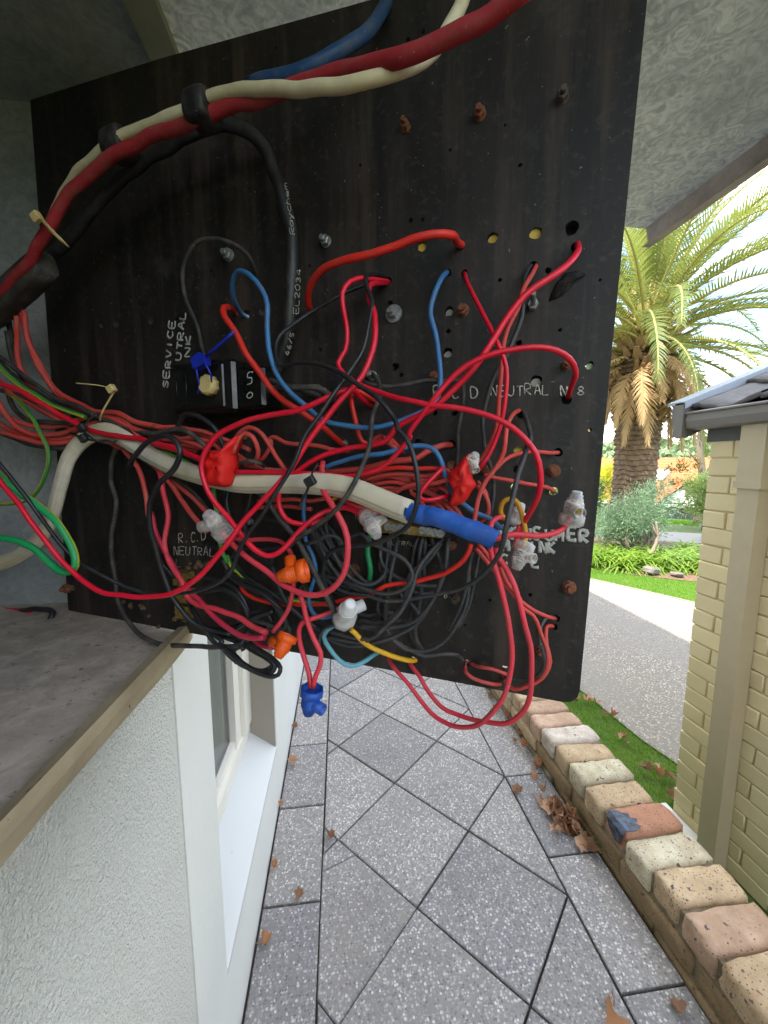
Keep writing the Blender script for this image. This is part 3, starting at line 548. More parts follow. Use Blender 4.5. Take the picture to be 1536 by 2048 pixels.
('red_wire','rose',2.52,'rose red wire from the upper left into the lower orange connector',None,[(211,201.1,34),(221.9,192.3,34),(228,171.4,36),(234.8,145.3,38),(231.8,119.1,42),(239.6,100.9,46),(259.4,84.4,50),(268.7,69.2,52),(281.7,63.5,54),(305.7,63.3,56),(329.8,59.6,58),(349.9,53.3,60),(368,50.7,62)]),
('red_wire','crimson2',2.48,'dark pink wire running low into the lower orange connector',None,[(213,150,40),(220.5,130.9,42),(232.7,112.4,44),(249,91.1,46),(267.3,74.7,50),(288.3,65.6,54),(302.1,56.4,56),(323.4,46.9,60),(339.5,43.9,62),(366.5,46.5,64)]),
('red_wire','crimson2',2.22,'short dark pink wire under the lower orange connector',None,[(318.9,29.4,30),(334.5,28.5,38),(349.5,28,46),(364.1,30.9,50)]),
('red_wire','coral',2.46,'pale red wire dropping on the outside of the left hand loops',None,[(168.1,215.7,30),(184.1,201.1,30),(194.8,173.9,30),(197.9,144.4,30),(208.5,128.9,34),(221.5,115.8,38)]),
('red_wire','coral',2.26,'pale red wire slanting into the clear connector at left',None,[(220.1,197.6,34),(239,178.6,36),(263.7,159.3,44),(293.5,144,56),(307,139.2,62)]),
('red_wire','coral',2.19,'thin pale red wire slanting just above the left clear connector',None,[(232.7,181.7,30),(256.5,170.1,32),(277,157.3,36),(294.7,145,40)]),
('black_wire','dusty',2.15,'dusty black wire slanting down beside the pale red ones',None,[(168.6,221.4,26),(194.2,202.9,26),(228.5,185.1,26),(252.8,173.1,26),(271.6,156,26),(290.1,135.5,24)]),
('black_wire','dusty',2.58,'dusty black wire running straight down the left and across the shelf edge',None,[(143.4,229.4,24),(149.4,218.1,24),(139.9,201.1,24),(135.3,176,22),(139.8,152.7,22),(128.7,122.3,22),(124.9,91.5,22),(129.5,67.7,24),(136.7,40.7,28),(156,20,32),(180.9,8,36),(208.3,4.3,38),(251.7,9.9,40),(287.6,15.2,42),(319.6,22.2,42)]),
('black_wire','black',2.42,'black wire making the open loop hooked over the white cable',None,[(215.6,197.7,60),(227.1,205,66),(251.9,216.3,72),(273.7,223.2,76),(291.4,221.9,78),(300.6,210.9,80),(293.1,198,78),(264.9,180.9,72),(245.6,164.2,66),(238.3,143.7,62),(237.3,120.9,58),(239.8,90.6,54),(246.5,65.2,50),(260.7,43.9,46),(278,33.8,42),(306.3,29,38)]),
('black_wire','dusty',2.29,'black wire arching over the bundle beside the link box',None,[(242,226.9,54),(268.1,230.6,58),(286.4,229.2,60),(305.1,219,60),(313.9,207,56),(321,194.8,50)]),
('black_wire','black',2.14,'black wire hooped up beside the lower corner of the link box',None,[(259.1,230.4,44),(268.3,237.8,48),(278.2,245.3,50),(297,241.2,50),(311.8,228.7,48),(315.1,215,44),(322.6,199.4,38)]),
('black_wire','dusty',2.35,'stout black wire running diagonally from under the red tape to the clear connector',None,[(326.5,190.2,50),(346.2,182.4,52),(363.5,170.3,54),(381.4,152,56),(398.7,135.3,58),(409.5,118.3,58),(420.1,99.1,58),(431.9,76,56)]),
('black_wire','dusty',1.81,'short black wire hooped beside the red tape',None,[(329.7,194.9,50),(343.5,200.7,56),(353.4,202.4,58),(359.6,200.7,54),(360.2,197.3,46)]),
('red_wire','coral',2.06,'pale red wire looping out of the top of the red tape',None,[(342.4,208.4,64),(347,218.1,64),(353.8,225.7,62),(360,222.4,60),(361,211.7,56),(355.3,203,50),(344.9,199,44),(330.4,201.9,40),(318.5,206.8,36)]),
('red_wire','coral',1.99,'pale red wire arching from the tape over into the bundle',None,[(339.2,222.1,56),(345,227.5,56),(351.7,231.3,54),(359.4,228.5,52),(366.9,219.6,50),(371.5,207.5,46),(377.6,193.8,40)]),
('red_wire','coral',1.96,'pale red wire kinked above the white cable left of centre',None,[(342.9,202,30),(353.3,207.8,34),(359.4,217.2,34),(358.2,222.4,34),(363.8,223.5,34),(374.5,218.1,34),(389.1,216.7,34),(407.2,214.7,34),(423.4,211.2,34),(435.9,210.6,32)]),
('red_wire','coral',1.96,'thin pale red wire lying below the white cable',None,[(332,163.3,20),(350.1,164.6,20),(371.9,165.9,20),(392.8,165.3,20),(405.1,167.5,20)]),
('red_wire','coral',2.01,'second thin pale red wire lying below the white cable',None,[(323.9,155.5,16),(347,157.7,16),(373.4,158,16),(389,156.7,16)]),
('red_wire','coral',1.81,'pale red wire rising against the white cable with a black tie',None,[(413.4,196.3,46),(421.9,196.5,54),(427.1,187.4,64),(429.6,177.3,66),(436.2,166.3,66)]),
('red_wire','crimson2',2.05,'dark pink wire running beneath the cable to the middle clear connector',None,[(407.2,175.3,20),(420.9,172.2,22),(434.1,162.5,26),(448.5,158,34)]),
('red_wire','coral',2.86,'faded red wire in the dusty bundle strapped to the left side of the board','old red wires in the dusty bundle at the left',[(45.1,364.7,46),(43.9,350.6,46),(36.9,333.9,44),(34.2,310.7,42),(41.2,291.8,40),(54.4,276.3,38),(73.6,257,34),(96.3,241.5,30),(114.7,235.4,28)]),
('red_wire','coral',2.76,'faded red wire in the dusty bundle strapped to the left side of the board','old red wires in the dusty bundle at the left',[(52.6,365.6,46),(53.8,344.8,44),(59.9,317.7,42),(73.9,288.2,38),(84.9,273.4,34),(102.2,259.8,32),(133.7,251.1,32),(159.6,248.1,34),(186,238.4,34),(209.3,230.7,34),(241.2,226.6,34),(283.7,215.8,34)]),
('red_wire','coral',2.74,'faded red wire in the dusty bundle strapped to the left side of the board','old red wires in the dusty bundle at the left',[(58.3,364.9,46),(55.4,337.5,44),(63.8,310.6,40),(75.7,284.8,36),(101.1,268.9,34),(137.3,256.2,34),(163,253.1,36),(175.4,251.7,36),(198.8,243,36),(233,235.9,36)]),
('red_wire','coral',2.85,'faded red wire in the dusty bundle strapped to the left side of the board','old red wires in the dusty bundle at the left',[(-181.7,276.5,30),(-81.7,275.4,48),(8.3,275.4,60),(21.2,267.5,58),(23.9,254.6,56),(34.9,241.4,52),(52.1,231.9,46),(79.7,231.7,40),(104.9,238,34),(129.8,244.1,30),(157.1,250.2,32)]),
('red_wire','coral',2.87,'faded red wire in the dusty bundle strapped to the left side of the board','old red wires in the dusty bundle at the left',[(-195.6,272.1,27),(-95.6,269.9,43.2),(-5.6,269.5,54),(20.7,251.6,50),(44.4,242.8,44),(69,240.6,38),(97.7,245.8,34),(123,251.5,32)]),
('red_wire','coral',2.88,'faded red wire in the dusty bundle strapped to the left side of the board','old red wires in the dusty bundle at the left',[(-201.6,250.5,27),(-101.6,243.4,43.2),(-11.6,240.7,54),(25.2,230.5,48),(52.4,223.5,42),(77.5,223.4,36),(94.1,226.3,30),(117,233.6,26)]),
('red_wire','coral',2.91,'faded red wire in the dusty bundle strapped to the left side of the board','old red wires in the dusty bundle at the left',[(-207.4,259.8,25),(-107.4,254.8,40),(-17.4,253,50),(10.3,238.8,46),(38.5,230.6,42),(66.9,227.3,38),(94.9,229.9,32)]),
('red_wire','coral',2.86,'faded red wire in the dusty bundle strapped to the left side of the board','old red wires in the dusty bundle at the left',[(-188.9,295.9,27),(-88.9,299.1,43.2),(1.1,301.2,54),(26.1,279.7,50),(48.6,266.3,44),(71.1,252.9,38),(92.9,237.8,30),(128.1,231.2,30),(163.2,217.6,30)]),
('black_wire','dusty',2.49,'dusty black wire in the bundle strapped to the left side of the board','dusty black wires in the bundle at the left',[(-183.9,313.7,27),(-83.9,320.9,43.2),(6.1,324.9,54),(37,304.9,50),(61.9,287.5,46),(89.2,270.1,42),(117.8,261.7,40),(152.2,246.2,38),(183.2,234.9,34),(196.7,226.1,30)]),
('black_wire','dusty',2.52,'dusty black wire in the bundle strapped to the left side of the board','dusty black wires in the bundle at the left',[(-192.7,312.2,25),(-92.7,319.2,40),(-2.7,323,50),(22.4,301.3,46),(51.5,283,44),(77.1,269.2,40),(105.4,257.3,36),(136.3,249,34),(171.6,242.4,34),(200,232.7,34),(234.6,228,40)]),
('black_wire','dusty',2.62,'dusty black wire in the bundle strapped to the left side of the board','dusty black wires in the bundle at the left',[(-209.9,251,25),(-109.9,244,40),(-19.9,241.3,50),(14.7,228.9,46),(48.8,219.7,42),(74,217,38),(96.1,218.9,32),(119.2,227.8,28)]),
('black_wire','dusty',2.57,'dusty black wire in the bundle strapped to the left side of the board','dusty black wires in the bundle at the left',[(-200.6,284.3,25),(-100.6,284.8,40),(-10.6,285.7,50),(28,278.1,48),(55.1,269.7,44),(79.3,261.4,42),(104.9,251.6,38)]),
('black_wire','dusty',2.63,'dusty black wire in the bundle strapped to the left side of the board','dusty black wires in the bundle at the left',[(18.8,278.6,48),(24.1,261.5,46),(42.4,248.6,44),(73.3,245.4,40),(103,244.3,34)]),
('black_wire','dusty',2.66,'dusty black wire in the bundle strapped to the left side of the board','dusty black wires in the bundle at the left',[(13.9,350.3,40),(11.9,328.6,38),(16.6,307.7,36),(36.4,283.7,34),(66.8,268.7,34)]),
('black_wire','dusty',2.68,'dusty black wire in the bundle strapped to the left side of the board','dusty black wires in the bundle at the left',[(15.3,361.9,38),(12.7,336.6,36),(11.6,318.2,34),(25.7,296.3,32)]),
('green_wire','gy',2.28,'green and yellow wire in the bundle strapped at the left','green and yellow wires in the left bundle',[(-176.6,309.7,29),(-76.6,316,46.4),(13.4,319.6,58),(25.2,307.2,56),(42.2,290.9,54),(61.6,277.7,50),(78.6,267.3,46),(106.6,256.5,42),(126.5,249.8,38)]),
('green_wire','gy',2.11,'green and yellow wire in the bundle strapped at the left','green and yellow wires in the left bundle',[(165.6,217.8,24),(202.6,213.5,30),(230.6,210.5,34),(248.2,204.4,34),(267.5,195.1,30)]),
('green_wire','gy',2.07,'thin green and yellow wire hanging in a curve over the grey box side',None,[(20.2,281,50),(39.4,269.7,50),(56,254,50),(68.9,235.9,50),(78.8,218,50),(78.9,201.1,50),(67,182,50),(47.5,164.1,50),(21,154.4,50),(-18.6,151,50)]),
('red_wire','crimson',2.75,'bright red wire entering from the left along the top of the bundle',None,[(-142.7,286.1,40),(-42.7,287.1,64),(47.3,288.1,80),(60.8,281.9,76),(78.7,275,70),(100.2,261.3,62),(124.3,245.5,54),(147.7,234.3,50),(172.1,228.8,50),(205.3,225.5,50),(234.6,220.7,52),(272.5,212,54),(300,202.5,56),(314.9,195.6,58),(326.8,191.6,60)]),
('green_wire','green2',3.09,'thick green wire folded back in a hairpin at the left',None,[(-82,169.3,62),(18,143.8,99.2),(108,132.4,124),(120,130.8,120),(137,128.8,116),(153,122.7,112),(166.6,110.4,110),(178.5,102.9,108),(192.4,102.9,108),(201.5,109.7,108),(201.8,120.7,108),(194.9,134.2,108),(184.4,147.9,110),(169,159.8,112),(156.9,170.6,116),(145,181.3,120),(126.5,195.6,124)]),
('red_wire','rose',3.83,'short rose red wire lying on the floor of the box',None,[(-140.7,-11,14),(-100.4,-7.3,14),(-81.1,-5.8,14),(-58.7,-5.4,14),(-48.4,-9.8,18),(-67.8,-16.1,20),(-86.9,-19.2,22),(-121.6,-19.4,24)]),
('black_wire','black',3.41,'black wire loop lying on the floor of the box',None,[(-138.3,-19.8,16),(-101,-10.4,14),(-65.4,-2,14),(-21.1,4.9,14),(-7.2,0.7,14),(-5.8,-7.4,20),(-21.1,-17,24),(-47,-24,26),(-76.3,-25.1,28),(-105.3,-21.4,32)]),
('red_wire','coral',2.28,'faded red wire packed in the bundle behind the white cable','old red wires packed behind the white cable',[(157.1,248.2,34),(177,245.7,34),(192.7,232.9,34),(203.6,222.3,32),(224.3,216.8,30),(257.7,209.6,30)]),
('red_wire','coral',2.06,'faded red wire packed in the bundle behind the white cable','old red wires packed behind the white cable',[(226.4,236.6,40),(259.4,234.8,40),(292.3,228.9,42),(321.4,219.6,42),(340.8,211.7,40)]),
('red_wire','coral',2.08,'faded red wire packed in the bundle behind the white cable','old red wires packed behind the white cable',[(213.1,226.7,34),(239.1,223.6,34),(271.4,224.7,36),(293.7,220.5,38),(308.4,210.5,38),(327.1,200.8,36),(347.1,196,34)]),
('red_wire','coral',2.17,'faded red wire packed in the bundle behind the white cable','old red wires packed behind the white cable',[(239.6,220.5,30),(261.8,217.5,32),(274.7,214.8,32)]),
('red_wire','coral',2.04,'faded red wire packed in the bundle behind the white cable','old red wires packed behind the white cable',[(268.3,232.4,34),(297,224,38),(310.7,218.8,40),(321.9,210.4,38),(335.9,200.7,36),(354.2,194.8,34),(368.1,193.7,32)]),
('red_wire','coral',1.83,'faded red wire packed in the bundle behind the white cable','old red wires packed behind the white cable',[(453.7,181.7,24),(467.9,184.1,24),(476.6,183.8,24),(489.4,180.7,24),(501.9,176.2,24),(517.9,168.4,22)]),
('red_wire','coral',1.80,'faded red wire packed in the bundle behind the white cable','old red wires packed behind the white cable',[(448,185.3,30),(461.3,189.5,30),(478.4,191.7,30),(499.1,189.9,30),(515,189.3,30)]),
('red_wire','coral',1.85,'faded red wire packed in the bundle behind the white cable','old red wires packed behind the white cable',[(454,178.1,20),(466.6,179.2,20),(479.8,178.7,20),(492.6,182.2,20),(509.6,179.4,22),(520.3,182.9,24)]),
('red_wire','coral',1.84,'faded red wire packed in the bundle behind the white cable','old red wires packed behind the white cable',[(441.8,189.2,26),(452.7,186.8,26),(468.6,189.5,26),(478.3,187.1,24),(493.6,182.4,24),(509.7,173,22)]),
('red_wire','coral',1.85,'faded red wire packed in the bundle behind the white cable','old red wires packed behind the white cable',[(458.7,174.7,18),(473,176.7,18),(484,183.7,20),(501.8,187.4,24),(518.2,188.5,26)]),
('red_wire','coral',1.81,'faded red wire packed in the bundle behind the white cable','old red wires packed behind the white cable',[(487.2,182.2,22),(489.5,175,24),(496.7,171.3,26),(500.5,163.9,24),(510.2,166.7,24),(514.6,171.8,26)]),
('red_wire','coral',1.87,'faded red wire packed in the bundle behind the white cable','old red wires packed behind the white cable',[(446.9,184.6,16),(465.2,188.3,16),(482.9,186.8,16),(503.3,190.5,20),(517.8,192.3,24)]),
('red_wire','coral',1.75,'faded red wire packed in the bundle behind the white cable','old red wires packed behind the white cable',[(516.3,170,30),(522.5,163.1,30),(530.5,156.1,28),(535.4,146.8,26)]),
('red_wire','coral',1.78,'faded red wire packed in the bundle behind the white cable','old red wires packed behind the white cable',[(507.2,169.4,26),(515,165.7,28),(517.9,157.3,26),(512.4,152.5,24)]),
('red_wire','coral',1.74,'faded red wire packed in the bundle behind the white cable','old red wires packed behind the white cable',[(522.4,170.2,30),(528.6,162.3,30),(533.3,151.8,26)]),
('red_wire','coral',1.70,'faded red wire packed in the bundle behind the white cable','old red wires packed behind the white cable',[(542.5,182.6,28),(548.5,175.8,28),(551.7,167,28),(550.8,158.8,26),(546,153.2,24)]),
('red_wire','coral',1.70,'faded red wire packed in the bundle behind the white cable','old red wires packed behind the white cable',[(512.8,182.4,34),(520.2,178.7,36),(522.3,174.8,36)]),
('red_wire','coral',1.74,'faded red wire packed in the bundle behind the white cable','old red wires packed behind the white cable',[(544.7,136,26),(550.8,129.3,26),(556.9,120.5,26)]),
('red_wire','coral',1.76,'faded red wire packed in the bundle behind the white cable','old red wires packed behind the white cable',[(470.2,217.4,36),(476.9,213.4,36),(480.4,211.1,34)]),
('red_wire','coral',1.73,'faded red wire packed in the bundle behind the white cable','old red wires packed behind the white cable',[(491.5,187.6,32),(503.6,186.2,32),(513.4,190.2,34),(522.2,190.4,36)]),
('red_wire','coral',1.82,'faded red wire packed in the bundle behind the white cable','old red wires packed behind the white cable',[(467.3,220.9,30),(463.1,222.2,30),(457.9,220.3,30),(451.8,217.3,28)]),
('red_wire','coral',1.99,'faded red wire packed in the bundle behind the white cable','old red wires packed behind the white cable',[(407,173.1,14),(426.8,164.6,14),(446,158.2,14),(463.9,155.1,12)]),
('black_wire','greyw',1.73,'black wire in the tangle of loops below the brass neutral link','black neutral wires looped under the brass link',[(438.2,134,40),(442.8,139.7,42),(452.5,141.1,44),(459.4,135.3,44),(474.7,129.1,44),(489.6,122.2,44),(496.2,111.5,44),(491.7,100.7,42),(476.9,91.8,40),(459.6,90.8,38),(435,94.8,34),(417.7,96.7,28),(393,94.9,20)]),
('black_wire','greyw',1.80,'black wire in the tangle of loops below the brass neutral link','black neutral wires looped under the brass link',[(395.3,128.4,40),(409.2,133.3,42),(418.9,138.2,42),(427.2,137.1,40),(431.7,130.6,38),(430.6,121.8,34)]),
('black_wire','greyw',1.86,'black wire in the tangle of loops below the brass neutral link','black neutral wires looped under the brass link',[(400.4,140.9,22),(407.4,132.5,24),(416.1,120.7,26),(424.7,107.4,28),(435.1,99,30),(447.3,94,30),(458.5,96.4,28),(464.4,102.9,24),(464.8,110.7,20),(464.6,125.4,14),(460.7,134.7,8)]),
('black_wire','greyw',1.89,'black wire in the tangle of loops below the brass neutral link','black neutral wires looped under the brass link',[(395.2,138.4,20),(402,122.5,22),(409.9,109.7,24),(421.6,97.5,26),(433.2,89.5,26),(443.8,85.4,24),(454.4,85.1,22)]),
('black_wire','greyw',1.81,'black wire in the tangle of loops below the brass neutral link','black neutral wires looped under the brass link',[(457.9,133.7,8),(458.4,123.5,16),(460.3,113.9,20),(467.4,106.1,22),(477,101.5,24),(487.6,98.2,24),(498.3,96.1,22),(510.3,95.7,18)]),
('black_wire','greyw',1.82,'black wire in the tangle of loops below the brass neutral link','black neutral wires looped under the brass link',[(471.9,133.6,8),(472.5,118.4,20),(471.4,102.4,26),(469.4,85.2,28),(466.7,67,28),(467.2,55.5,24)]),
('black_wire','greyw',1.77,'black wire in the tangle of loops below the brass neutral link','black neutral wires looped under the brass link',[(513.9,135.3,12),(504.1,123.3,30),(497.9,112.5,38),(494.2,96.9,42),(487.4,81.9,44),(477.6,68.8,42),(464.6,54.9,40),(454.8,48,38),(441,45.9,36),(423.7,45.2,32),(408.6,45.1,26)]),
('black_wire','greyw',1.82,'black wire in the tangle of loops below the brass neutral link','black neutral wires looped under the brass link',[(495.8,136,8),(494.9,124.1,18),(494.7,107.3,20),(497.1,90.1,20),(494.2,71.3,18),(491.2,54.8,16),(491.7,42.1,14),(497.2,30.9,10)]),
('black_wire','greyw',1.82,'black wire in the tangle of loops below the brass neutral link','black neutral wires looped under the brass link',[(497.1,134.9,6),(497.8,123,12),(497.6,105.9,14),(497.7,95.6,12)]),
('black_wire','greyw',1.75,'black wire in the tangle of loops below the brass neutral link','black neutral wires looped under the brass link',[(502.3,136.4,8),(509.8,125.2,18),(514.5,113.9,22),(512.6,101,22)]),
('black_wire','greyw',1.75,'black wire in the tangle of loops below the brass neutral link','black neutral wires looped under the brass link',[(518.8,136.9,14),(519.6,119.5,26),(515.4,100.2,32),(507.2,82.4,34),(495.7,69,34),(479.7,60.7,32),(461,56.2,30),(441.4,53.5,28)]),
('black_wire','greyw',1.79,'black wire in the tangle of loops below the brass neutral link','black neutral wires looped under the brass link',[(520.4,136.4,26),(519.9,119.3,30),(513.9,96.8,32),(503.5,75.9,32),(494.7,63,30),(478.5,50.8,28),(459.5,40.6,26),(434.6,31.9,24),(413.5,32.4,22),(400.1,36.4,20)]),
('black_wire','greyw',1.73,'black wire in the tangle of loops below the brass neutral link','black neutral wires looped under the brass link',[(539.1,127.6,18),(536.3,105.3,20),(532.2,81.8,20),(521.7,57,18)]),
('black_wire','greyw',1.76,'black wire in the tangle of loops below the brass neutral link','black neutral wires looped under the brass link',[(513.3,132.9,16),(507.1,122.8,22),(495.1,108.4,26),(484.1,88.4,30)]),
('black_wire','greyw',1.82,'black wire in the tangle of loops below the brass neutral link','black neutral wires looped under the brass link',[(486.6,79.2,20),(492,73.7,20),(496,67.2,18)]),
('black_wire','greyw',1.83,'black wire in the tangle of loops below the brass neutral link','black neutral wires looped under the brass link',[(437.6,53.9,28),(450.9,53.1,28),(464.9,54.7,28),(478.4,58.9,28),(489.8,65,28)]),
('black_wire','greyw',1.84,'black wire in the tangle of loops below the brass neutral link','black neutral wires looped under the brass link',[(470,98.6,16),(475.2,91.6,18),(479.8,82.2,18),(488.3,76.2,16)]),
('black_wire','greyw',1.96,'black wire in the tangle of loops below the brass neutral link','black neutral wires looped under the brass link',[(387.5,46.4,20),(403.4,42.6,22),(419.8,41.1,24),(435.7,39.7,24)]),
('black_wire','greyw',1.92,'black wire in the tangle of loops below the brass neutral link','black neutral wires looped under the brass link',[(398.9,27,26),(403.4,39.3,30),(412.9,51,34),(424.9,58.1,38)]),
('black_wire','greyw',1.89,'black wire in the tangle of loops below the brass neutral link','black neutral wires looped under the brass link',[(397.2,92.1,22),(410.6,94.9,24),(426.5,92.5,26),(442.8,89.7,26),(455.2,86.8,24)]),
('black_wire','greyw',1.90,'black wire in the tangle of loops below the brass neutral link','black neutral wires looped under the brass link',[(414.4,81.6,22),(430.3,80.3,24),(444.8,79.2,24)]),
('black_wire','greyw',1.93,'black wire in the tangle of loops below the brass neutral link','black neutral wires looped under the brass link',[(391,139.7,18),(393.9,130.9,20),(402.9,117,22),(409.8,106.4,22),(419.7,98.9,22)]),
('black_wire','greyw',1.93,'black wire in the tangle of loops below the brass neutral link','black neutral wires looped under the brass link',[(403.5,146.6,16),(406.3,135,18),(411.2,124.2,18),(419.1,116,16)]),
('black_wire','greyw',1.92,'black wire in the tangle of loops below the brass neutral link','black neutral wires looped under the brass link',[(397.6,136.7,20),(405.2,122.7,22),(418.3,111.4,22),(430,102.7,22)]),
('black_wire','greyw',1.94,'black wire in the tangle of loops below the brass neutral link','black neutral wires looped under the brass link',[(389.6,138.4,18),(398.6,119.3,20),(412.9,103.6,22),(429.9,91.6,22)]),
('black_wire','greyw',1.89,'black wire in the tangle of loops below the brass neutral link','black neutral wires looped under the brass link',[(420.6,88.2,20),(431.4,86.3,22),(443,84.8,22),(448,85.6,20)]),
('black_wire','greyw',1.88,'black wire in the tangle of loops below the brass neutral link','black neutral wires looped under the brass link',[(439.2,55.8,18),(453.6,55.7,20),(466.7,59.4,20),(479.9,60.5,18)]),
('black_wire','greyw',2.06,'black wire in the tangle of loops below the brass neutral link','black neutral wires looped under the brass link',[(288.8,101.1,24),(299.6,88.8,26),(323.2,81,28),(345.8,73.4,30),(360.1,59.4,30),(365.6,46.2,28),(359.5,37.8,26),(339.9,39.6,24),(319.7,42.9,22)]),
('black_wire','black',2.32,'black wire in the bunch hanging at the lower left edge of the board','black wires bunched at the lower left edge',[(245.3,58.3,30),(255.3,45.9,34),(274,31.5,38),(296.9,21.2,40),(293,18.3,42),(305.7,14.8,42),(316.9,18.5,40),(320.3,25.4,36),(322.3,34,30)]),
('black_wire','black',2.41,'black wire in the bunch hanging at the lower left edge of the board','black wires bunched at the lower left edge',[(211.5,140.2,40),(213,119.5,40),(218.8,104.6,40),(226,90.7,38),(235.5,81.2,36)]),
('black_wire','black',2.28,'black wire in the bunch hanging at the lower left edge of the board','black wires bunched at the lower left edge',[(254,52.9,34),(265.7,40.4,38),(280.4,27.4,42),(294.8,18.1,44),(310.6,15.2,44),(322.7,6.5,44),(337.7,1.1,44),(351.2,-0.2,42),(358.8,4.2,40),(354.6,7.7,38),(344.3,10.3,36),(324.5,15.5,34),(313.6,21.1,32)]),
('black_wire','black',2.21,'black wire in the bunch hanging at the lower left edge of the board','black wires bunched at the lower left edge',[(303.2,20.4,46),(323.1,9.9,48),(340.9,2.5,48),(358.5,-0.1,48),(367.3,2.4,46),(368.3,8.1,44),(360.6,13.5,42),(344.6,19,40),(326.4,22.2,36)]),
('black_wire','black',2.25,'black wire in the bunch hanging at the lower left edge of the board','black wires bunched at the lower left edge',[(303.9,13.6,40),(323.9,2.9,42),(339.1,-2.4,42),(352.6,-2.3,40),(359.6,5.7,40),(348.9,13.4,38),(327.8,18.8,34)]),
('black_wire','black',2.30,'black wire in the bunch hanging at the lower left edge of the board','black wires bunched at the lower left edge',[(290.5,13.7,36),(308,3.6,38),(323.6,-2,38),(340.6,-4,36),(350,0.7,34)]),
('black_wire','black',2.35,'black wire in the bunch hanging at the lower left edge of the board','black wires bunched at the lower left edge',[(264.8,22.4,26),(287.3,23.8,28),(311.2,35.7,28),(330.9,48.1,28),(349.7,55.2,26)]),
('black_wire','black',2.38,'black wire in the bunch hanging at the lower left edge of the board','black wires bunched at the lower left edge',[(239.8,73.3,22),(263.6,80.6,24),(280.7,79.5,24),(300.3,73.2,24),(312.6,62.2,24),(318.2,45.5,22)]),
('black_wire','black',2.37,'black wire in the bunch hanging at the lower left edge of the board','black wires bunched at the lower left edge',[(262.5,64.8,24),(286.8,70.3,24),(306.2,62.8,24),(315.3,51.4,24),(316.3,41,22)]),
('black_wire','black',2.44,'black wire in the bunch hanging at the lower left edge of the board','black wires bunched at the lower left edge',[(234.8,32.1,24),(254.5,26.8,26),(275.4,25.4,26),(294.2,28.8,24),(316.3,39.6,22)]),
('black_wire','black',2.24,'black wire in the bunch hanging at the lower left edge of the board','black wires bunched at the lower left edge',[(300.1,92.7,30),(314.1,85.2,32),(333.9,78.7,34),(351.5,70.2,34),(364.4,59.4,32)]),
('black_wire','black',2.24,'black wire in the bunch hanging at the lower left edge of the board','black wires bunched at the lower left edge',[(303.7,102.8,26),(314.4,93.5,28),(331.2,85.1,30),(348.9,76.4,30),(367.7,64.9,28),(384.8,53.3,26),(403.1,42.1,24)]),
('black_wire','black',2.17,'black wire in the bunch hanging at the lower left edge of the board','black wires bunched at the lower left edge',[(332.8,114.9,34),(351.7,108,36),(361.4,98.1,38),(365.1,85.9,38),(373.1,68.4,36),(387,54.7,32),(400,43.8,26)]),
('black_wire','black',2.35,'black wire in the bunch hanging at the lower left edge of the board','black wires bunched at the lower left edge',[(272.1,23.8,30),(290.8,21.8,32),(312,19,34),(318,13,34)]),
('black_wire','black',2.36,'black wire in the bunch hanging at the lower left edge of the board','black wires bunched at the lower left edge',[(304.9,40.1,20),(321.6,48.7,22),(335.9,50.6,22),(343.3,39.8,20),(328.7,28.5,18)]),
('black_wire','black',2.31,'black wire in the bunch hanging at the lower left edge of the board','black wires bunched at the lower left edge',[(300,176.2,22),(297.5,160.6,24),(301.2,142.3,24),(305,126.2,22),(312.3,115.6,20)]),
('black_wire','black',2.34,'black wire in the bunch hanging at the lower left edge of the board','black wires bunched at the lower left edge',[(290.1,175.9,20),(292.3,160.1,20),(288.2,146.5,20)]),
('black_wire','black',2.28,'black wire in the bunch hanging at the lower left edge of the board','black wires bunched at the lower left edge',[(326.6,175.6,24),(324.3,161.5,24),(318.7,143.2,24),(316.1,125.6,22),(291.7,97.6,20)]),
('black_wire','black',2.22,'black wire in the bunch hanging at the lower left edge of the board','black wires bunched at the lower left edge',[(335.9,148.9,22),(349.2,146,24),(358,144.2,22),(368.2,142.6,20)]),
('black_wire','black',2.29,'black wire in the bunch hanging at the lower left edge of the board','black wires bunched at the lower left edge',[(265.8,115,20),(287.9,114.2,22),(321.9,116.5,24),(348.1,118.6,22),(370.4,122.4,20)]),
('black_wire','greyw',1.55,'black wire in the tangle of loops below the brass neutral link','black neutral wires looped under the brass link',[(544.6,126.5,12),(541.2,102.8,14),(537.6,80.9,14),(528.2,56.9,12)]),
('black_wire','greyw',1.87,'black wire in the tangle of loops below the brass neutral link','black neutral wires looped under the brass link',[(285.7,90.6,18),(297.7,79.1,20),(321.4,72.8,22),(343.5,66.7,24),(357.6,48.4,24),(364.8,37.3,22),(360.4,28.3,20),(341,31.1,18),(316.6,31.4,16)]),
('black_wire','greyw',1.62,'black wire in the tangle of loops below the brass neutral link','black neutral wires looped under the brass link',[(507.8,127.4,6),(499,116.4,24),(489.6,107.2,32),(487.3,88.5,36),(478.9,74.2,38),(468.6,61.1,36),(454.8,46.5,34),(446.6,40.2,32),(433.4,38.7,30),(413.1,36.7,26),(398.3,34.6,20)]),
('black_wire','greyw',1.71,'black wire in the tangle of loops below the brass neutral link','black neutral wires looped under the brass link',[(392.8,87.9,16),(406.2,89,18),(421.9,86.4,20),(437.3,85.4,20),(448.9,82.1,18)]),
('black_wire','greyw',1.66,'black wire in the tangle of loops below the brass neutral link','black neutral wires looped under the brass link',[(464.6,138.5,6),(466.2,121.3,14),(465.3,107.3,20),(463.1,89.5,22),(457.5,70.3,22),(459.9,59.8,18)]),
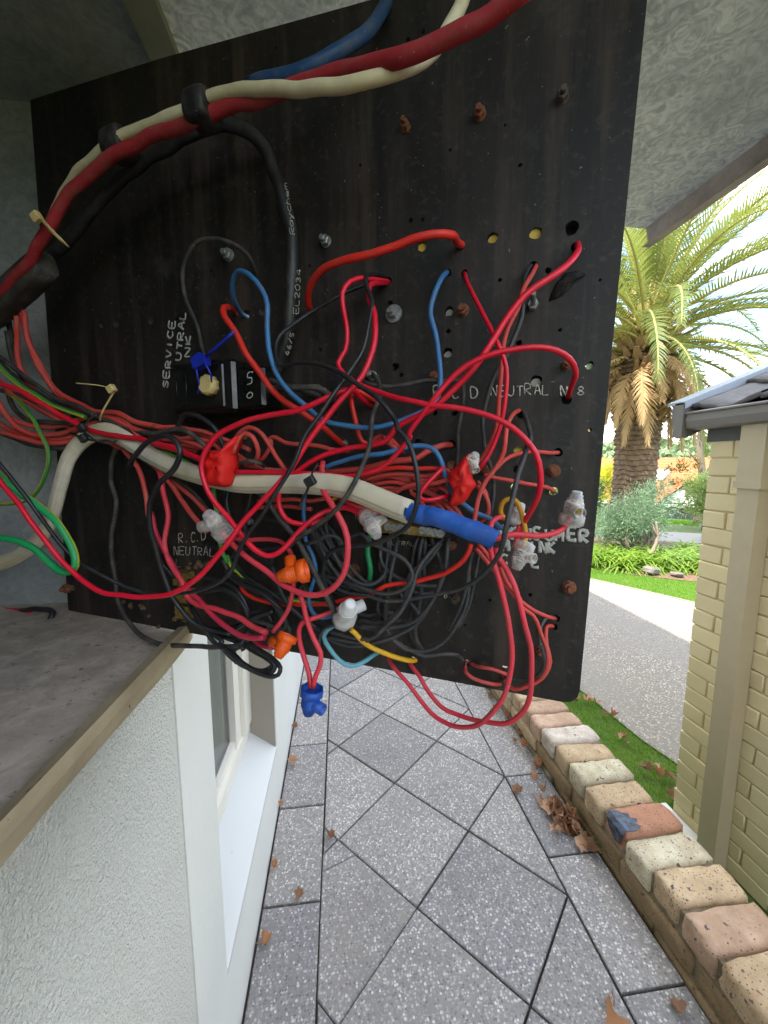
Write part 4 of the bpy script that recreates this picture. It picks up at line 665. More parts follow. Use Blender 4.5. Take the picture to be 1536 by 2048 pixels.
('black_wire','greyw',1.65,'black wire in the tangle of loops below the brass neutral link','black neutral wires looped under the brass link',[(491.8,137.4,6),(488.4,124.4,12),(487.1,105.2,14),(492.5,88.5,14),(487.6,70.2,12),(484.1,52.5,10),(485.9,41,8),(492.8,29.1,6)]),
('black_wire','greyw',1.76,'black wire in the tangle of loops below the brass neutral link','black neutral wires looped under the brass link',[(395.5,140.9,10),(396.7,127,12),(400.8,117,12),(412.8,109.6,10)]),
('black_wire','greyw',1.65,'black wire in the tangle of loops below the brass neutral link','black neutral wires looped under the brass link',[(458.7,125.4,6),(456.4,113.6,10),(457.2,103.9,14),(465.1,96.9,16),(475.7,93.7,18),(486.7,89.3,18),(498.8,87.1,16),(509,87.5,12)]),
('black_wire','greyw',1.67,'black wire in the tangle of loops below the brass neutral link','black neutral wires looped under the brass link',[(405.2,142.1,16),(413.4,135.5,18),(421,123.6,20),(429.4,108.3,22),(440.3,99,24),(450.6,93.8,24),(462.3,97.9,22),(467.4,103.9,18),(467.5,112.7,14),(470,126.2,8),(465.5,136.2,6)]),
('black_wire','greyw',1.64,'black wire in the tangle of loops below the brass neutral link','black neutral wires looped under the brass link',[(497,138.8,6),(495.3,126.2,6),(495.7,108.5,8),(496.3,97.6,6)]),
('black_wire','greyw',1.71,'black wire in the tangle of loops below the brass neutral link','black neutral wires looped under the brass link',[(429.6,61.4,12),(446.2,58.9,14),(459.1,64.8,14),(473.2,63.7,12)]),
('black_wire','greyw',1.66,'black wire in the tangle of loops below the brass neutral link','black neutral wires looped under the brass link',[(470.5,98.5,10),(475.9,93.6,12),(478.3,83.6,12),(486.7,78.8,10)]),
('black_wire','greyw',1.76,'black wire in the tangle of loops below the brass neutral link','black neutral wires looped under the brass link',[(385.8,131.3,12),(396.1,112.9,14),(407.6,96.2,16),(426.4,81.8,16)]),
('red_wire','coral',1.58,'faded red wire packed in the bundle behind the white cable','old red wires packed behind the white cable',[(519,168.5,25),(525.2,161.9,25),(533,154.7,23),(538.8,147.5,21)]),
('red_wire','coral',1.67,'faded red wire packed in the bundle behind the white cable','old red wires packed behind the white cable',[(448.4,182.4,19),(463.9,187.8,19),(473.2,185.8,19),(485.4,181.7,19),(497.4,177.2,19),(514.2,171.2,17)]),
('red_wire','coral',1.54,'faded red wire packed in the bundle behind the white cable','old red wires packed behind the white cable',[(542.3,185.8,23),(549.2,176.8,23),(550.1,169.1,23),(551.7,160.2,21),(546.1,156,19)]),
('red_wire','coral',1.61,'faded red wire packed in the bundle behind the white cable','old red wires packed behind the white cable',[(464.8,222.8,31),(471.5,217.6,31),(474.5,213.9,29)]),
('red_wire','coral',1.58,'faded red wire packed in the bundle behind the white cable','old red wires packed behind the white cable',[(489,187.4,27),(500.7,183.6,27),(510.8,189.2,29),(518.2,188.4,31)]),
('red_wire','coral',1.66,'faded red wire packed in the bundle behind the white cable','old red wires packed behind the white cable',[(461.9,218.5,25),(456.5,219.9,25),(453.2,218.3,25),(447.7,215.9,23)]),
('red_wire','coral',1.89,'faded red wire packed in the bundle behind the white cable','old red wires packed behind the white cable',[(212.9,224.3,29),(235.3,221.1,29),(268.1,224.1,31),(291.1,219.3,33),(307.7,211.3,33),(328.3,201,31),(344.3,195.6,29)]),
('red_wire','coral',1.67,'faded red wire packed in the bundle behind the white cable','old red wires packed behind the white cable',[(440.3,190.2,21),(449.7,190,21),(468.2,190.3,21),(478,188,19),(494.5,184.7,19),(508.5,175.6,17)]),
('red_wire','coral',1.99,'faded red wire packed in the bundle behind the white cable','old red wires packed behind the white cable',[(229.5,217,25),(252.3,216.1,27),(265.3,211.9,27)]),
]
TWIN = (8.85,[(-244.6,56.3,20),(-139.6,58.1,44),(-44.6,72.6,60),(-16.6,80,58),(13.7,91,54),(47.9,110.5,52),(76.3,138,52),(98.2,176.9,52),(113.3,206.6,50),(129.7,223.8,46),(145.9,232.7,42),(166.4,233,42),(189.9,223.7,42),(214.7,211.3,42),(249.6,197.7,44),(283.1,189.7,46),(314.7,184.5,48),(340.8,182.6,54),(369.6,183.2,56),(402.8,183.9,58),(423,183.7,62),(450.5,181.2,66),(471.2,174.9,68),(487.2,169.4,70),(500.3,165.6,72)])
TAPE_SLEEVE = (7.11,[(498.4,166.2,72),(513.5,163.6,74),(518,163.8,76),(530.4,160.6,77),(543.3,156.3,78),(552.5,153.4,78),(560.2,150.2,78)])
TXT = [('R.C.D',0.6,'paint_fine',[[(205.2,108.6,0.4),(206.1,119.5,0.4),(210.9,119.7,0.4),(210.9,116,0.4),(206.2,114.2,0.4),(211.2,109.6,0.4)],[(216,110.5,0.4),(216.7,111.4,0.4)],[(230,121.2,0.4),(227.2,122.5,0.4),(223.8,116.3,0.4),(226,111,0.4),(229.4,113.2,0.4)],[(232.9,112.6,0.4),(233.6,113.5,0.4)],[(238.9,114.1,0.4),(239.6,124.2,0.4),(243.5,123.8,0.4),(245,120.1,0.4),(243,115.7,0.4),(238.9,114.1,0.4)]]),('NEUTRAL',0.6,'paint_fine',[[(196.4,93.9,0.4),(197.9,104.4,0.4),(202.2,94.2,0.4),(204,104.6,0.4)],[(213.1,104.8,0.4),(206.8,104.5,0.4),(205.5,95.1,0.4),(211.8,95.4,0.4)],[(206.1,99.8,0.4),(211.2,100,0.4)],[(215.6,105.3,0.4),(214.8,97,0.4),(217.3,95,0.4),(220.1,97.2,0.4),(221.5,105.5,0.4)],[(226.6,96.2,0.4),(227.9,106,0.4)],[(224.9,105.9,0.4),(231,106.2,0.4)],[(232,96,0.4),(233.2,104.9,0.4),(238,104.7,0.4),(237.9,101.6,0.4),(233.2,100.5,0.4),(238.1,96.3,0.4)],[(240.5,96.8,0.4),(244.7,107.3,0.4),(246.5,97.1,0.4)],[(242.2,101,0.4),(245.8,101.2,0.4)],[(250.6,105.8,0.4),(249.5,96.8,0.4),(254.9,97,0.4)]]),('L',0.6,'paint_fine',[[(199.7,89,0.4),(199,80.5,0.4),(206.3,80.7,0.4)]]),('R.C.D',0.8,'paint_fine',[[(501.3,255.9,0.4),(501.2,265.8,0.4),(505.7,264.9,0.4),(506.1,261.5,0.4),(501.8,260.8,0.4),(507,255.4,0.4)],[(511.4,255.2,0.4),(511.9,255.9,0.4)],[(522.1,261.5,0.4),(519.3,263.1,0.4),(516.7,258.8,0.4),(519.3,254.1,0.4),(522.3,255.2,0.4)],[(526.5,253.8,0.4),(527,254.5,0.4)],[(532.7,253.5,0.4),(532.4,263,0.4),(536.2,261.7,0.4),(537.9,257.8,0.4),(536.4,254.2,0.4),(532.7,253.5,0.4)]]),('NEUTRAL',0.6,'paint_fine',[[(548.7,254.8,0.4),(548.4,263.2,0.4),(553.1,254.6,0.4),(553,263,0.4)],[(559.3,262.1,0.4),(554.5,262.2,0.4),(554.8,254.2,0.4),(559.6,254,0.4)],[(554.7,258.2,0.4),(558.5,258.1,0.4)],[(561.5,261.9,0.4),(562,255.4,0.4),(564.2,253.7,0.4),(566,255.3,0.4),(566,261.7,0.4)],[(571.1,253.4,0.4),(570.7,261,0.4)],[(568.4,261.1,0.4),(573,260.9,0.4)],[(574.8,253.9,0.4),(574.5,262.7,0.4),(578.1,262.1,0.4),(578.5,259,0.4),(575.1,258.3,0.4),(579.4,253.8,0.4)],[(581.9,253.7,0.4),(583.8,261.5,0.4),(586.4,253.5,0.4)],[(582.7,256.8,0.4),(585.4,256.7,0.4)],[(587.6,260.7,0.4),(588,253.3,0.4),(592,253.2,0.4)]]),('N',0.8,'paint_fine',[[(601,251.8,0.4),(600.6,259.4,0.4),(605.1,251.2,0.4),(604.9,258.8,0.4)]]),('8',0.6,'paint_fine',[[(614.8,254.8,0.4),(613,256.3,0.4),(614.6,257.9,0.4),(616.4,256.4,0.4),(614.8,254.8,0.4),(612.7,252.9,0.4),(614.9,251.7,0.4),(617,253,0.4),(614.8,254.8,0.4)]]),('NEUTRAL',0.45,'paint_fine',[[(454.2,123.9,0.4),(454.6,128.1,0.4),(457.2,124,0.4),(457.8,128.2,0.4)],[(462.8,128.2,0.4),(459.4,128.1,0.4),(459.1,124.1,0.4),(462.4,124.2,0.4)],[(459.3,126.1,0.4),(461.9,126.2,0.4)],[(464.4,128.2,0.4),(464.3,125.3,0.4),(465.7,124.6,0.4),(467.1,125.4,0.4),(467.6,128.3,0.4)],[(470.3,124.8,0.4),(470.6,128.6,0.4)],[(469,128.6,0.4),(472.3,128.7,0.4)],[(473.6,124.9,0.4),(473.9,128.4,0.4),(476.5,128.3,0.4),(476.6,127.1,0.4),(474.1,126.6,0.4),(476.9,125,0.4)],[(477.8,125.1,0.4),(479.8,129.2,0.4),(481.1,125.2,0.4)],[(478.6,126.7,0.4),(480.6,126.8,0.4)],[(482.9,128.7,0.4),(482.6,125.2,0.4),(485.5,125.3,0.4)]]),('~',0.4,'paint_fine',[[(498.3,126.6,0.4),(499,126.9,0.4),(499.8,126.7,0.4),(500.8,127.1,0.4)]]),('0.',0.5,'paint_fine',[[(515.1,82.4,0.4),(513.9,80.9,0.4),(514.2,79.4,0.4),(515.4,79.5,0.4),(516.4,81.2,0.4),(515.9,82.4,0.4),(515.1,82.4,0.4)],[(518.7,80.2,0.4),(518.9,80.5,0.4)]]),('III',0.5,'paint_fine',[[(427.5,147.2,0.4),(427.6,152.3,0.4)],[(430,147.1,0.4),(430,152.1,0.4)],[(432.8,147,0.4),(432.9,151.7,0.4)]]),('SERVICE',1.35,'paint_white',[[(199.7,290.6,0.4),(198,286.3,0.4),(199.3,283.5,0.4),(203.3,289.4,0.4),(205.2,286.8,0.4),(203.5,282.5,0.4)],[(200.4,301.4,0.4),(198.7,294.2,0.4),(206.9,293.1,0.4),(208.6,300.3,0.4)],[(202.8,293.6,0.4),(204.2,299.4,0.4)],[(209.9,303.1,0.4),(203.1,304,0.4),(204.7,309.7,0.4),(207.2,309.8,0.4),(206.6,304.3,0.4),(211.5,310.2,0.4)],[(204.3,314.7,0.4),(212.1,316.8,0.4),(206,321.8,0.4)],[(214.4,326.6,0.4),(207.6,327.7,0.4)],[(211,341.2,0.4),(209,337.8,0.4),(211.9,333.7,0.4),(216.4,336.2,0.4),(216.2,340.3,0.4)],[(213.1,351.8,0.4),(211.5,344.8,0.4),(219.4,343.5,0.4),(221,350.3,0.4)],[(215.5,344.1,0.4),(216.7,349.7,0.4)]]),('UTRAL',1.35,'paint_white',[[(217.8,310.9,0.4),(223.8,310.2,0.4),(226,313.2,0.4),(225.2,316.4,0.4),(219.4,317.8,0.4)],[(228.2,324.3,0.4),(221.6,325.5,0.4)],[(220.8,321.9,0.4),(222.5,329.1,0.4)],[(230.1,330.1,0.4),(222.7,331.5,0.4),(224.4,337.2,0.4),(227.1,337,0.4),(226.6,331.5,0.4),(231.8,337.2,0.4)],[(231.7,340.6,0.4),(225.3,345.6,0.4),(233.3,347.6,0.4)],[(229.1,342.6,0.4),(230.1,346.8,0.4)],[(227.6,351.9,0.4),(234.4,350.4,0.4),(235.8,356.7,0.4)]]),('NK',1.35,'paint_white',[[(238.1,312.6,0.4),(231,313.2,0.4),(238.9,320.5,0.4),(231.9,321.6,0.4)],[(239.7,324.8,0.4),(233,325.4,0.4)],[(233.8,333.3,0.4),(236.7,325.5,0.4),(240.6,333.1,0.4)]]),('CONSUMER',1.9,'paint_white',[[(565.7,146.2,0.4),(562.6,147.7,0.4),(559.8,142.6,0.4),(562.7,137.4,0.4),(566,139,0.4)],[(570.1,146.7,0.4),(567.3,143,0.4),(568.1,138.4,0.4),(571.1,137.5,0.4),(573.3,142.1,0.4),(571.9,146.2,0.4),(570.1,146.7,0.4)],[(578.3,138.1,0.4),(577.9,147,0.4),(583.5,138.1,0.4),(583.4,147,0.4)],[(591.1,147,0.4),(587.6,148,0.4),(585.8,145.2,0.4),(590.8,141.6,0.4),(589.2,138.1,0.4),(585.7,139.1,0.4)],[(595.2,146.8,0.4),(595.8,139.5,0.4),(598.4,137.7,0.4),(600.6,139.5,0.4),(600.5,146.7,0.4)],[(602.9,137.6,0.4),(603.1,146.3,0.4),(605.5,141.1,0.4),(607.5,146.3,0.4),(608.5,137.6,0.4)],[(617.7,149.3,0.4),(612.3,149.4,0.4),(612.8,139.3,0.4),(618.3,139.3,0.4)],[(612.6,144.3,0.4),(616.9,144.3,0.4)],[(621.1,137.9,0.4),(620.5,147.4,0.4),(624.8,146.9,0.4),(625.3,143.6,0.4),(621.3,142.6,0.4),(626.4,137.9,0.4)]]),('M LINK',1.9,'paint_white',[[(562.1,126.2,0.4),(562.2,136,0.4),(564.6,130.3,0.4),(566.5,136.2,0.4),(567.4,126.6,0.4)],[(576.2,134.9,0.4),(576.6,126.5,0.4),(581.2,126.8,0.4)],[(585.8,126.9,0.4),(585.4,136.1,0.4)],[(591.9,127.3,0.4),(591.5,135.8,0.4),(596.5,127.6,0.4),(596.3,136,0.4)],[(598.3,127.4,0.4),(597.9,136.5,0.4)],[(602.3,136.7,0.4),(598.4,131.5,0.4),(603,127.7,0.4)]]),('CI L',1.7,'paint_white',[[(566.7,122.1,0.4),(563.8,123.4,0.4),(560.9,119.5,0.4),(563.8,115.5,0.4),(566.9,116.6,0.4)],[(572.5,115.7,0.4),(572.2,122.9,0.4)],[(586.2,121.5,0.4),(586.5,114.8,0.4),(591.6,114.7,0.4)]])]
CT = [[(387.6,330.7,35),(387.1,326.2,35),(391.8,325.5,35),(392.2,330,35)],[(389.5,325.8,35),(389.8,329.4,35)],[(387.8,332.2,35),(392.4,331.5,35),(392.8,335.5,35)],[(389.4,338.1,35),(388.7,340.5,35),(390.3,342.2,35),(393,337.5,35),(393.5,341.9,35)],[(389.4,346.4,35),(390.9,343.9,35),(393.3,343.9,35),(394,346,35),(391.9,348.2,35),(389.7,347.7,35),(389.4,346.4,35)],[(390.7,349.9,35),(390.6,352.6,35),(391.9,353.6,35),(392.5,351.4,35),(393.6,353.7,35),(394.5,351.5,35),(393.9,349.4,35)],[(395.3,358.4,35),(391.4,359.2,35),(393.7,355.4,35),(394.2,359.8,35)],[(381.1,295.4,33),(376.9,296.4,33),(379,293.2,33),(380.1,296.6,33)],[(379.1,301.3,33),(380.1,298.5,33),(382.1,298.4,33),(382.6,300.5,33),(381.2,301,33),(380.6,298.6,33)],[(383.5,302.6,33),(380.5,306.9,33)],[(382.5,311.6,33),(381.6,309,33),(383.2,308.2,33),(384,310.5,33),(385.7,310.3,33),(385.1,307.3,33)],[(390.5,387.4,35),(386.3,388.5,35),(385.8,392.7,35),(387.3,392.6,35),(388.3,388.5,35),(389.7,392.7,35)],[(386.2,398.6,35),(386.8,395,35),(388.7,393.5,35),(389.2,395.8,35),(387.6,398,35),(386.2,398.6,35),(388.9,397.9,35)],[(386.2,399.7,35),(388.2,401.2,35)],[(385.5,404.4,35),(390.3,399.1,35)],[(384.5,410.2,35),(384.7,407.6,35),(386.4,405.2,35),(387.5,406.9,35),(386.7,409.6,35)],[(387,410.5,35),(382.3,412.4,35)],[(385.1,411.1,35),(383.8,413.9,35),(384.5,415.2,35),(386.3,414.7,35)],[(384.9,416.6,35),(384,421.3,35),(383.2,419.6,35),(384.9,416.6,35),(385.8,418.3,35),(385,421,35)],[(385.2,422,35),(382.5,423,35)],[(383.2,422.8,35),(382.3,424.6,35),(384.9,424.3,35)],[(382.9,424.9,35),(381.9,426.9,35),(384.5,426.9,35)]]
LT = [[(106.2,383.5,62),(103,383.9,62),(101.9,381.5,62),(109.3,378.8,62),(104.4,377.3,62)],[(95.3,382.8,62),(99.6,380.8,62),(101.4,377.2,62),(99.4,375.8,62),(95.1,378.6,62),(94,382,62),(95.3,382.8,62)],[(91.5,380.1,62),(88.1,379.8,62),(88,377.7,62),(91.2,377,62),(89.2,375,62),(92.7,373.8,62),(94.8,375.2,62)],[(84.3,371.3,62),(80.1,377.5,62),(86.8,374.3,62),(81.7,372.8,62)]]
BT = [[(348.9,279.4,42),(344.2,279.4,42),(343,274.8,42),(347.1,274.9,42),(346.8,270.3,42),(341.7,269.2,42)],[(338.5,264.1,34),(335.4,262.1,34),(335.8,259.6,34),(338.8,259.2,34),(341.3,261.7,34),(340.3,263.9,34),(338.5,264.1,34)]]
HOLES = [(602.3,371.6,4.8),(512.9,324.8,4.1),(512.8,309.1,2.1),(512.3,291.7,4.2),(583,264.2,4.7),(587.4,344.7,2.3),(466.3,284.4,3.5),(110.6,358.6,4),(133.8,357.6,4.5),(186.8,355.3,4.4),(312.2,346,4.4),(381.2,345.3,4.2),(331,347,4.4),(298.5,349.5,4),(605.7,358.4,3.3),(576.6,349.6,3.4),(459.7,355.7,3.4),(605.3,248.9,3.9),(572.6,238.9,3.2),(601.4,208.5,3.5),(599.7,177.7,3.6),(606.9,72.9,3.3),(605.8,65,2.9),(535.6,20.6,3.2),(568.5,20.5,3.5),(485.2,14.6,3.8),(459.2,14.7,3.9),(517.8,216,3.9),(415.7,218.6,4.7),(444.1,254.3,3.6),(479.4,400.3,2.1),(489.6,398.7,1.6),(570.9,195.4,2.9),(571.9,210.4,3.7),(620.1,273,3),(511.5,354.4,2.9),(524.4,352.4,2.8),(520.7,374,4),(489.4,378.6,4.1),(545.9,374.8,4.3),(577.3,372.7,4.5),(568.8,294.2,2.4),(355.3,562.9,1.8),(121.3,397.7,2.3),(271.5,392.8,1.5),(471.8,276.8,2.2),(71.9,310.3,2.4),(570.4,180.3,3.3),(502.6,243,2.2),(519.7,242.3,2.5),(121.2,177.7,2.4),(74.4,67.1,2.6),(408.3,245.1,2.8),(487.8,218.7,3.1),(461.6,338,2.2),(383.2,379.7,1.8),(475.7,531.8,2),(488.2,534,1.9),(44.8,337,2.4),(48.7,166.4,2.5),(130.4,150.2,1.8),(157.7,84.5,2.4),(221.9,351.2,2.1),(424.1,361.7,1.3),(392.8,305,1.9),(552.6,343,1.6),(598,300.8,1.5),(622.9,225.3,1.5),(616.7,151.4,1.2),(553.7,82,1.3),(586,90.3,1.7),(532.9,56.3,1.3),(434.5,451.8,1.3),(511.1,445,1.2),(564.2,422.2,1.5),(552.3,452.1,1.1),(219.7,491.7,1.5),(623,332.8,1.1)]
BOLTS = [(475,469.7,3.6,'rust'),(533.6,463.7,4.2,'rust'),(591,459.2,3.9,'brown'),(294.4,403.2,5.4,'zinc'),(401.5,396.9,4.5,'zinc'),(465.2,328.2,3.9,'washer'),(524.4,323.8,4.5,'rust'),(577.9,320.9,4.2,'long'),(598.9,194,4.8,'rust'),(615.2,100.4,4.9,'rust'),(523.9,80.3,3.6,'brown'),(518.2,197.7,4.3,'rust'),(603.9,274.3,3.4,'rust'),(596,43.1,3.4,'rust'),(445.1,277.9,4,'zinc'),(501.2,273.9,3.4,'rust'),(519.7,128.4,4,'rust'),(425.1,96.9,5.8,'rust'),(370.1,73.3,4.1,'brown'),(4,32.9,6.1,'rust'),(306.7,138.8,3.2,'zinc'),(305.1,227.5,3.6,'brass'),(546.7,194.5,4.2,'rust')]
PLUG = [(489.4,378.2,4.6,'amber'),(545.9,374,3.9,'amber'),(577.3,372.4,4.5,'amber'),(620.1,272.6,2.6,'palegreen'),(583.1,262.7,3.9,'grey'),(512.9,323.7,3.3,'grey'),(512.4,290.4,3.3,'grey'),(571.9,209.6,4.1,'amber'),(570.4,179.4,3.3,'amber'),(208.4,408.9,2.1,'amber'),(175.4,393.8,2.2,'amber')]
CONN = [((416.9,115.9,74),(395.5,110.2,82),(390.1,118.8,78),8.2,'orange','orange screw connector with a side tube,upper of the two'),((395.3,57.1,70),(390.7,40.5,80),(371.5,51.1,72),7.6,'orange','orange screw connector lying on the bottom edge of the board'),((331.1,137.9,64),(330,158.8,84),(305.9,138.1,74),9.3,'clear','clear screw connector holding the thick rose wire at the left'),((462.5,160.8,58),(476.5,146.7,74),(481.1,162.8,62),6.9,'clear','clear screw connector in front of the brass link'),((433.5,64.1,42),(453.4,91.8,72),(458.8,87.9,52),8.9,'milky','milky white screw connector above the yellow wire'),((578.8,142.7,46),(573.7,126.4,56),(588.4,137.1,58),6.5,'clear','clear screw connector holding a yellow and a red wire'),((605.9,161.2,62),(607.9,182.3,66),(611.4,174.5,84),6.6,'clear','clear screw connector nearest the right edge of the board'),((570,156.4,30),(576.1,170.3,36),(585.9,164.3,40),5,'milky','milky screw connector tucked behind the yellow hooked wire'),((413.3,8.9,64),(409.8,-14.8,66),(432.6,3,70),8.7,'bluep','blue screw connector hanging below the board'),((537.3,196.5,44),(543.3,206.5,52),(546.6,190.1,58),5.6,'clear','clear screw connector poking out of the red tape at right')]
TAPES = [('redtape','red tape wrapped joint left of centre with a pointed tail',[(319.7,180.2,64),(312.5,181.3,64),(314,191.6,64),(314.2,204.1,64),(318.9,210.8,64),(331.6,211.3,64),(337.1,211.7,64),(345.9,221.4,64),(350,223.5,64),(348.4,218.1,64),(342.5,209.5,64),(342.5,199.6,64),(338.4,187.3,64),(335.2,180,64),(327.4,179.2,64)],16),('redtape','red tape wrapped joint right of centre with a torn lower end',[(523.3,192.7,44),(530.7,200.3,44),(537.9,207.7,44),(539.5,199.3,44),(540.7,189.1,44),(543.6,184.4,44),(540.5,179.7,44),(537,172.9,44),(532.4,169.4,44),(523.8,167.5,44),(526,175.5,44),(526.4,181.3,44),(523.4,187,44)],18)]
KNOB = (300.3,271.1,42)
SEAL = [(290.5,292.2,48),(300,298.2,48),(305,295.1,48),(305.4,287.6,48),(293.5,283.8,48)]
SEALT = [(306,294.5,50),(317.7,298.8,52),(329.1,305.5,52),(339.3,311.2,52)]
SEALL = [[(305.9,293.5,54),(311.9,284,56),(313.8,277,54),(308.7,273.2,48)],[(296.2,284.1,52),(297,277.3,52),(294.3,271.4,48),(292,267.1,46),(290,264.4,46)]]
BAR = [(441.2,146.4,14),(464.6,149.4,14),(482.7,145.9,14),(513.7,142.1,14),(513.8,136.6,14),(482.7,138.1,14),(460,138.1,14),(441.1,138.7,14)]
SCR = [(445.6,141.8,20),(465.3,144.2,20),(471.1,143.6,20),(476.9,144,20),(482.2,143.4,20),(496.4,142.9,20),(501.9,142.4,20),(507.2,141.5,20),(512.4,141,20)]
TERM = [(204.9,79.5,4),(225.3,81.4,4),(220.4,20.6,4),(193.2,16.8,4)]
MUD = [(121.3,22.6,3,7),(138.8,23.9,3,8),(232.6,86.6,3,12),(218.4,82.9,3,9),(244.3,86,3,8),(196.9,23.7,3,9),(204.8,18,3,8),(192,16.2,3,7),(107.6,26.2,3,4),(213,17.5,3,6),(210,30.4,3,6),(12.7,35.5,3,8),(201.7,31,3,6),(150.2,14,3,4),(164.7,2.1,3,4)]
GOUGE = [(589.6,322,0.5),(589.9,327.1,0.5),(594.5,333.6,0.5),(600.1,339.8,0.5),(606.8,341.3,0.5),(610.6,340.7,0.5),(613.7,336.8,0.5),(607.1,335.8,0.5),(603.5,330.3,0.5),(598.9,324.9,0.5),(593.1,322.1,0.5)]
TIES = [('yellow cable tie round the cables at the upper left','ivory',[(194.4,387.1,84),(194.7,389.9,90),(186.8,398,92),(171.6,409.9,88),(160.4,416.6,84)],3.2,(160.6,416.3,86)),('ivory cable tie with its tail sticking out left of the link box','ivory',[(162.3,244,48),(171.9,250.7,52),(181.5,263.9,50),(186.4,271.9,48)],2.4,(185.6,273.6,50)),('thin ivory tie tail pointing left above the bundle','ivory',[(150.4,279.7,60),(165.8,278,58),(173.4,277.2,54),(182.9,275.1,50)],1,None),('black cable tie holding the left bundle together','tieblack',[(158.5,252.6,46),(156.6,247.2,52),(156.5,239.8,58),(158.9,233.8,64),(163,228.4,62),(171.9,221.7,58),(181.6,220.4,54),(182.6,223.5,46)],2.6,(162.2,234.8,66)),('black cable tie where the white cable joins the bundle','tieblack',[(121.2,232.2,52),(137.6,228.7,56),(153.6,225.4,60),(164.2,223.2,58),(168.4,222.9,50)],2.6,(159.7,225,64)),('black cable tie on the white cable at the middle','tieblack',[(420,200.1,58),(419.7,193.5,66),(424.7,187.9,78),(421.7,178.1,80),(416.3,166.8,82)],2.2,(425.2,186.6,80))]
LBB = [248,324,247.5,295.1]
BAND = [((326.9,463.6,72.0),(346.0,463.9,72.0),0.0103,0.0125),((231.2,466.1,66.0),(252.6,468.2,66.0),0.0099,0.012),((0.4,359.5,52.0),(121.2,397.7,58.0),0.0135,0.0115)]

# ================================================================== THE SETTING
GZ = -0.70                                    # level of the driveway and lawn, below the raised path
# ---- terrain: one sheet to the horizon, falling away behind the garden and rising to a wooded hill
def terr(x, y):
    d = math.hypot(x, y)
    if x < 0.95 and d < 40: return GZ - 0.25 if x > -30 else GZ
    if d < 15: return GZ
    if d < 34: return GZ - 4.2 * (0.5 - 0.5 * math.cos(math.pi * (d - 15) / 19))
    if d < 62: return GZ - 4.2
    if d < 130: return GZ - 4.2 + 12.0 * (0.5 - 0.5 * math.cos(math.pi * (d - 62) / 68))
    return GZ + 7.8
mb = MB()
rad = [0.01, 2, 4, 6, 8, 10, 12, 14, 15, 17, 20, 23, 26, 30, 34, 40, 50, 62, 70, 80, 90, 100, 115, 130, 180, 300, 600]
vs = []; fs = []; K = 96
for r in rad:
    for j in range(K):
        x, y = r * math.cos(2 * math.pi * j / K), r * math.sin(2 * math.pi * j / K); vs.append((x, y, terr(1.0 if r < 2 else max(x, 1.0) if r < 15 else x, y)))
for i in range(len(rad) - 1):
    for j in range(K): fs.append((i * K + j, (i + 1) * K + j, (i + 1) * K + (j + 1) % K, i * K + (j + 1) % K))
mb.add(vs, fs, 0, True)
tag(part('ground', mb, 'terrain', None), kind='structure')

# ---- raised path of exposed aggregate pavers
PX0, PX1, PB0, PB1 = -0.224, 0.786, -0.066, 0.622
mb = MB(); mb.box(-0.30, PX1 - 0.002, -3.0, 4.75, GZ - 0.3, -0.012)
path = tag(part('path', mb, 'joint', None), kind='structure')
def clip(poly, a, b, c):                       # keep a*x+b*y<=c
    out = []
    for i in range(len(poly)):
        p, q = poly[i], poly[(i + 1) % len(poly)]
        dp, dq = a * p[0] + b * p[1] - c, a * q[0] + b * q[1] - c
        if dp <= 0: out.append(p)
        if (dp < 0 < dq) or (dq < 0 < dp):
            t = dp / (dp - dq); out.append((p[0] + (q[0] - p[0]) * t, p[1] + (q[1] - p[1]) * t))
    return out
def inset(poly, d):
    n = len(poly); area = sum(poly[i][0] * poly[(i + 1) % n][1] - poly[(i + 1) % n][0] * poly[i][1] for i in range(n)) / 2
    if area < 0: poly = poly[::-1]
    res = list(poly)
    for i in range(n):
        p, q = poly[i], poly[(i + 1) % n]; ex, ey = q[0] - p[0], q[1] - p[1]; l = math.hypot(ex, ey)
        if l < 1e-6: continue
        nx, ny = ey / l, -ex / l
        res = clip(res, nx, ny, nx * p[0] + ny * p[1] - d)
        if len(res) < 3: return []
    return res
prng = random.Random(3)
def paver(poly, gap=0.0028):
    a_ = inset(poly, gap); b_ = inset(poly, gap + 0.0025)
    if len(a_) < 3 or len(b_) != len(a_): return
    dz = prng.uniform(-0.0022, 0.0016); tx, ty = prng.uniform(-0.004, 0.004), prng.uniform(-0.004, 0.004)
    cx = sum(p[0] for p in a_) / len(a_); cy = sum(p[1] for p in a_) / len(a_); n = len(a_)
    hz = lambda p, z: (p[0] - cx, p[1] - cy, z + dz + (p[0] - cx) * tx + (p[1] - cy) * ty)
    mb = MB(); o = [hz(p, -0.035) for p in a_] + [hz(p, -0.0025) for p in a_] + [hz(p, 0) for p in b_]
    fs = [(i, (i + 1) % n, (i + 1) % n + n, i + n) for i in range(n)] + [(i + n, (i + 1) % n + n, (i + 1) % n + 2 * n, i + 2 * n) for i in range(n)] + [tuple(range(2 * n, 3 * n))]
    mb.add(o, fs); part('paver', mb, 'paver', path, (cx, cy, 0))
P2 = np.array((0.408, 1.088)); E1 = np.array((0.2135, -0.2175)); E2 = np.array((-0.2165, -0.2005))
E2 = np.array((-0.2135, -0.1985))
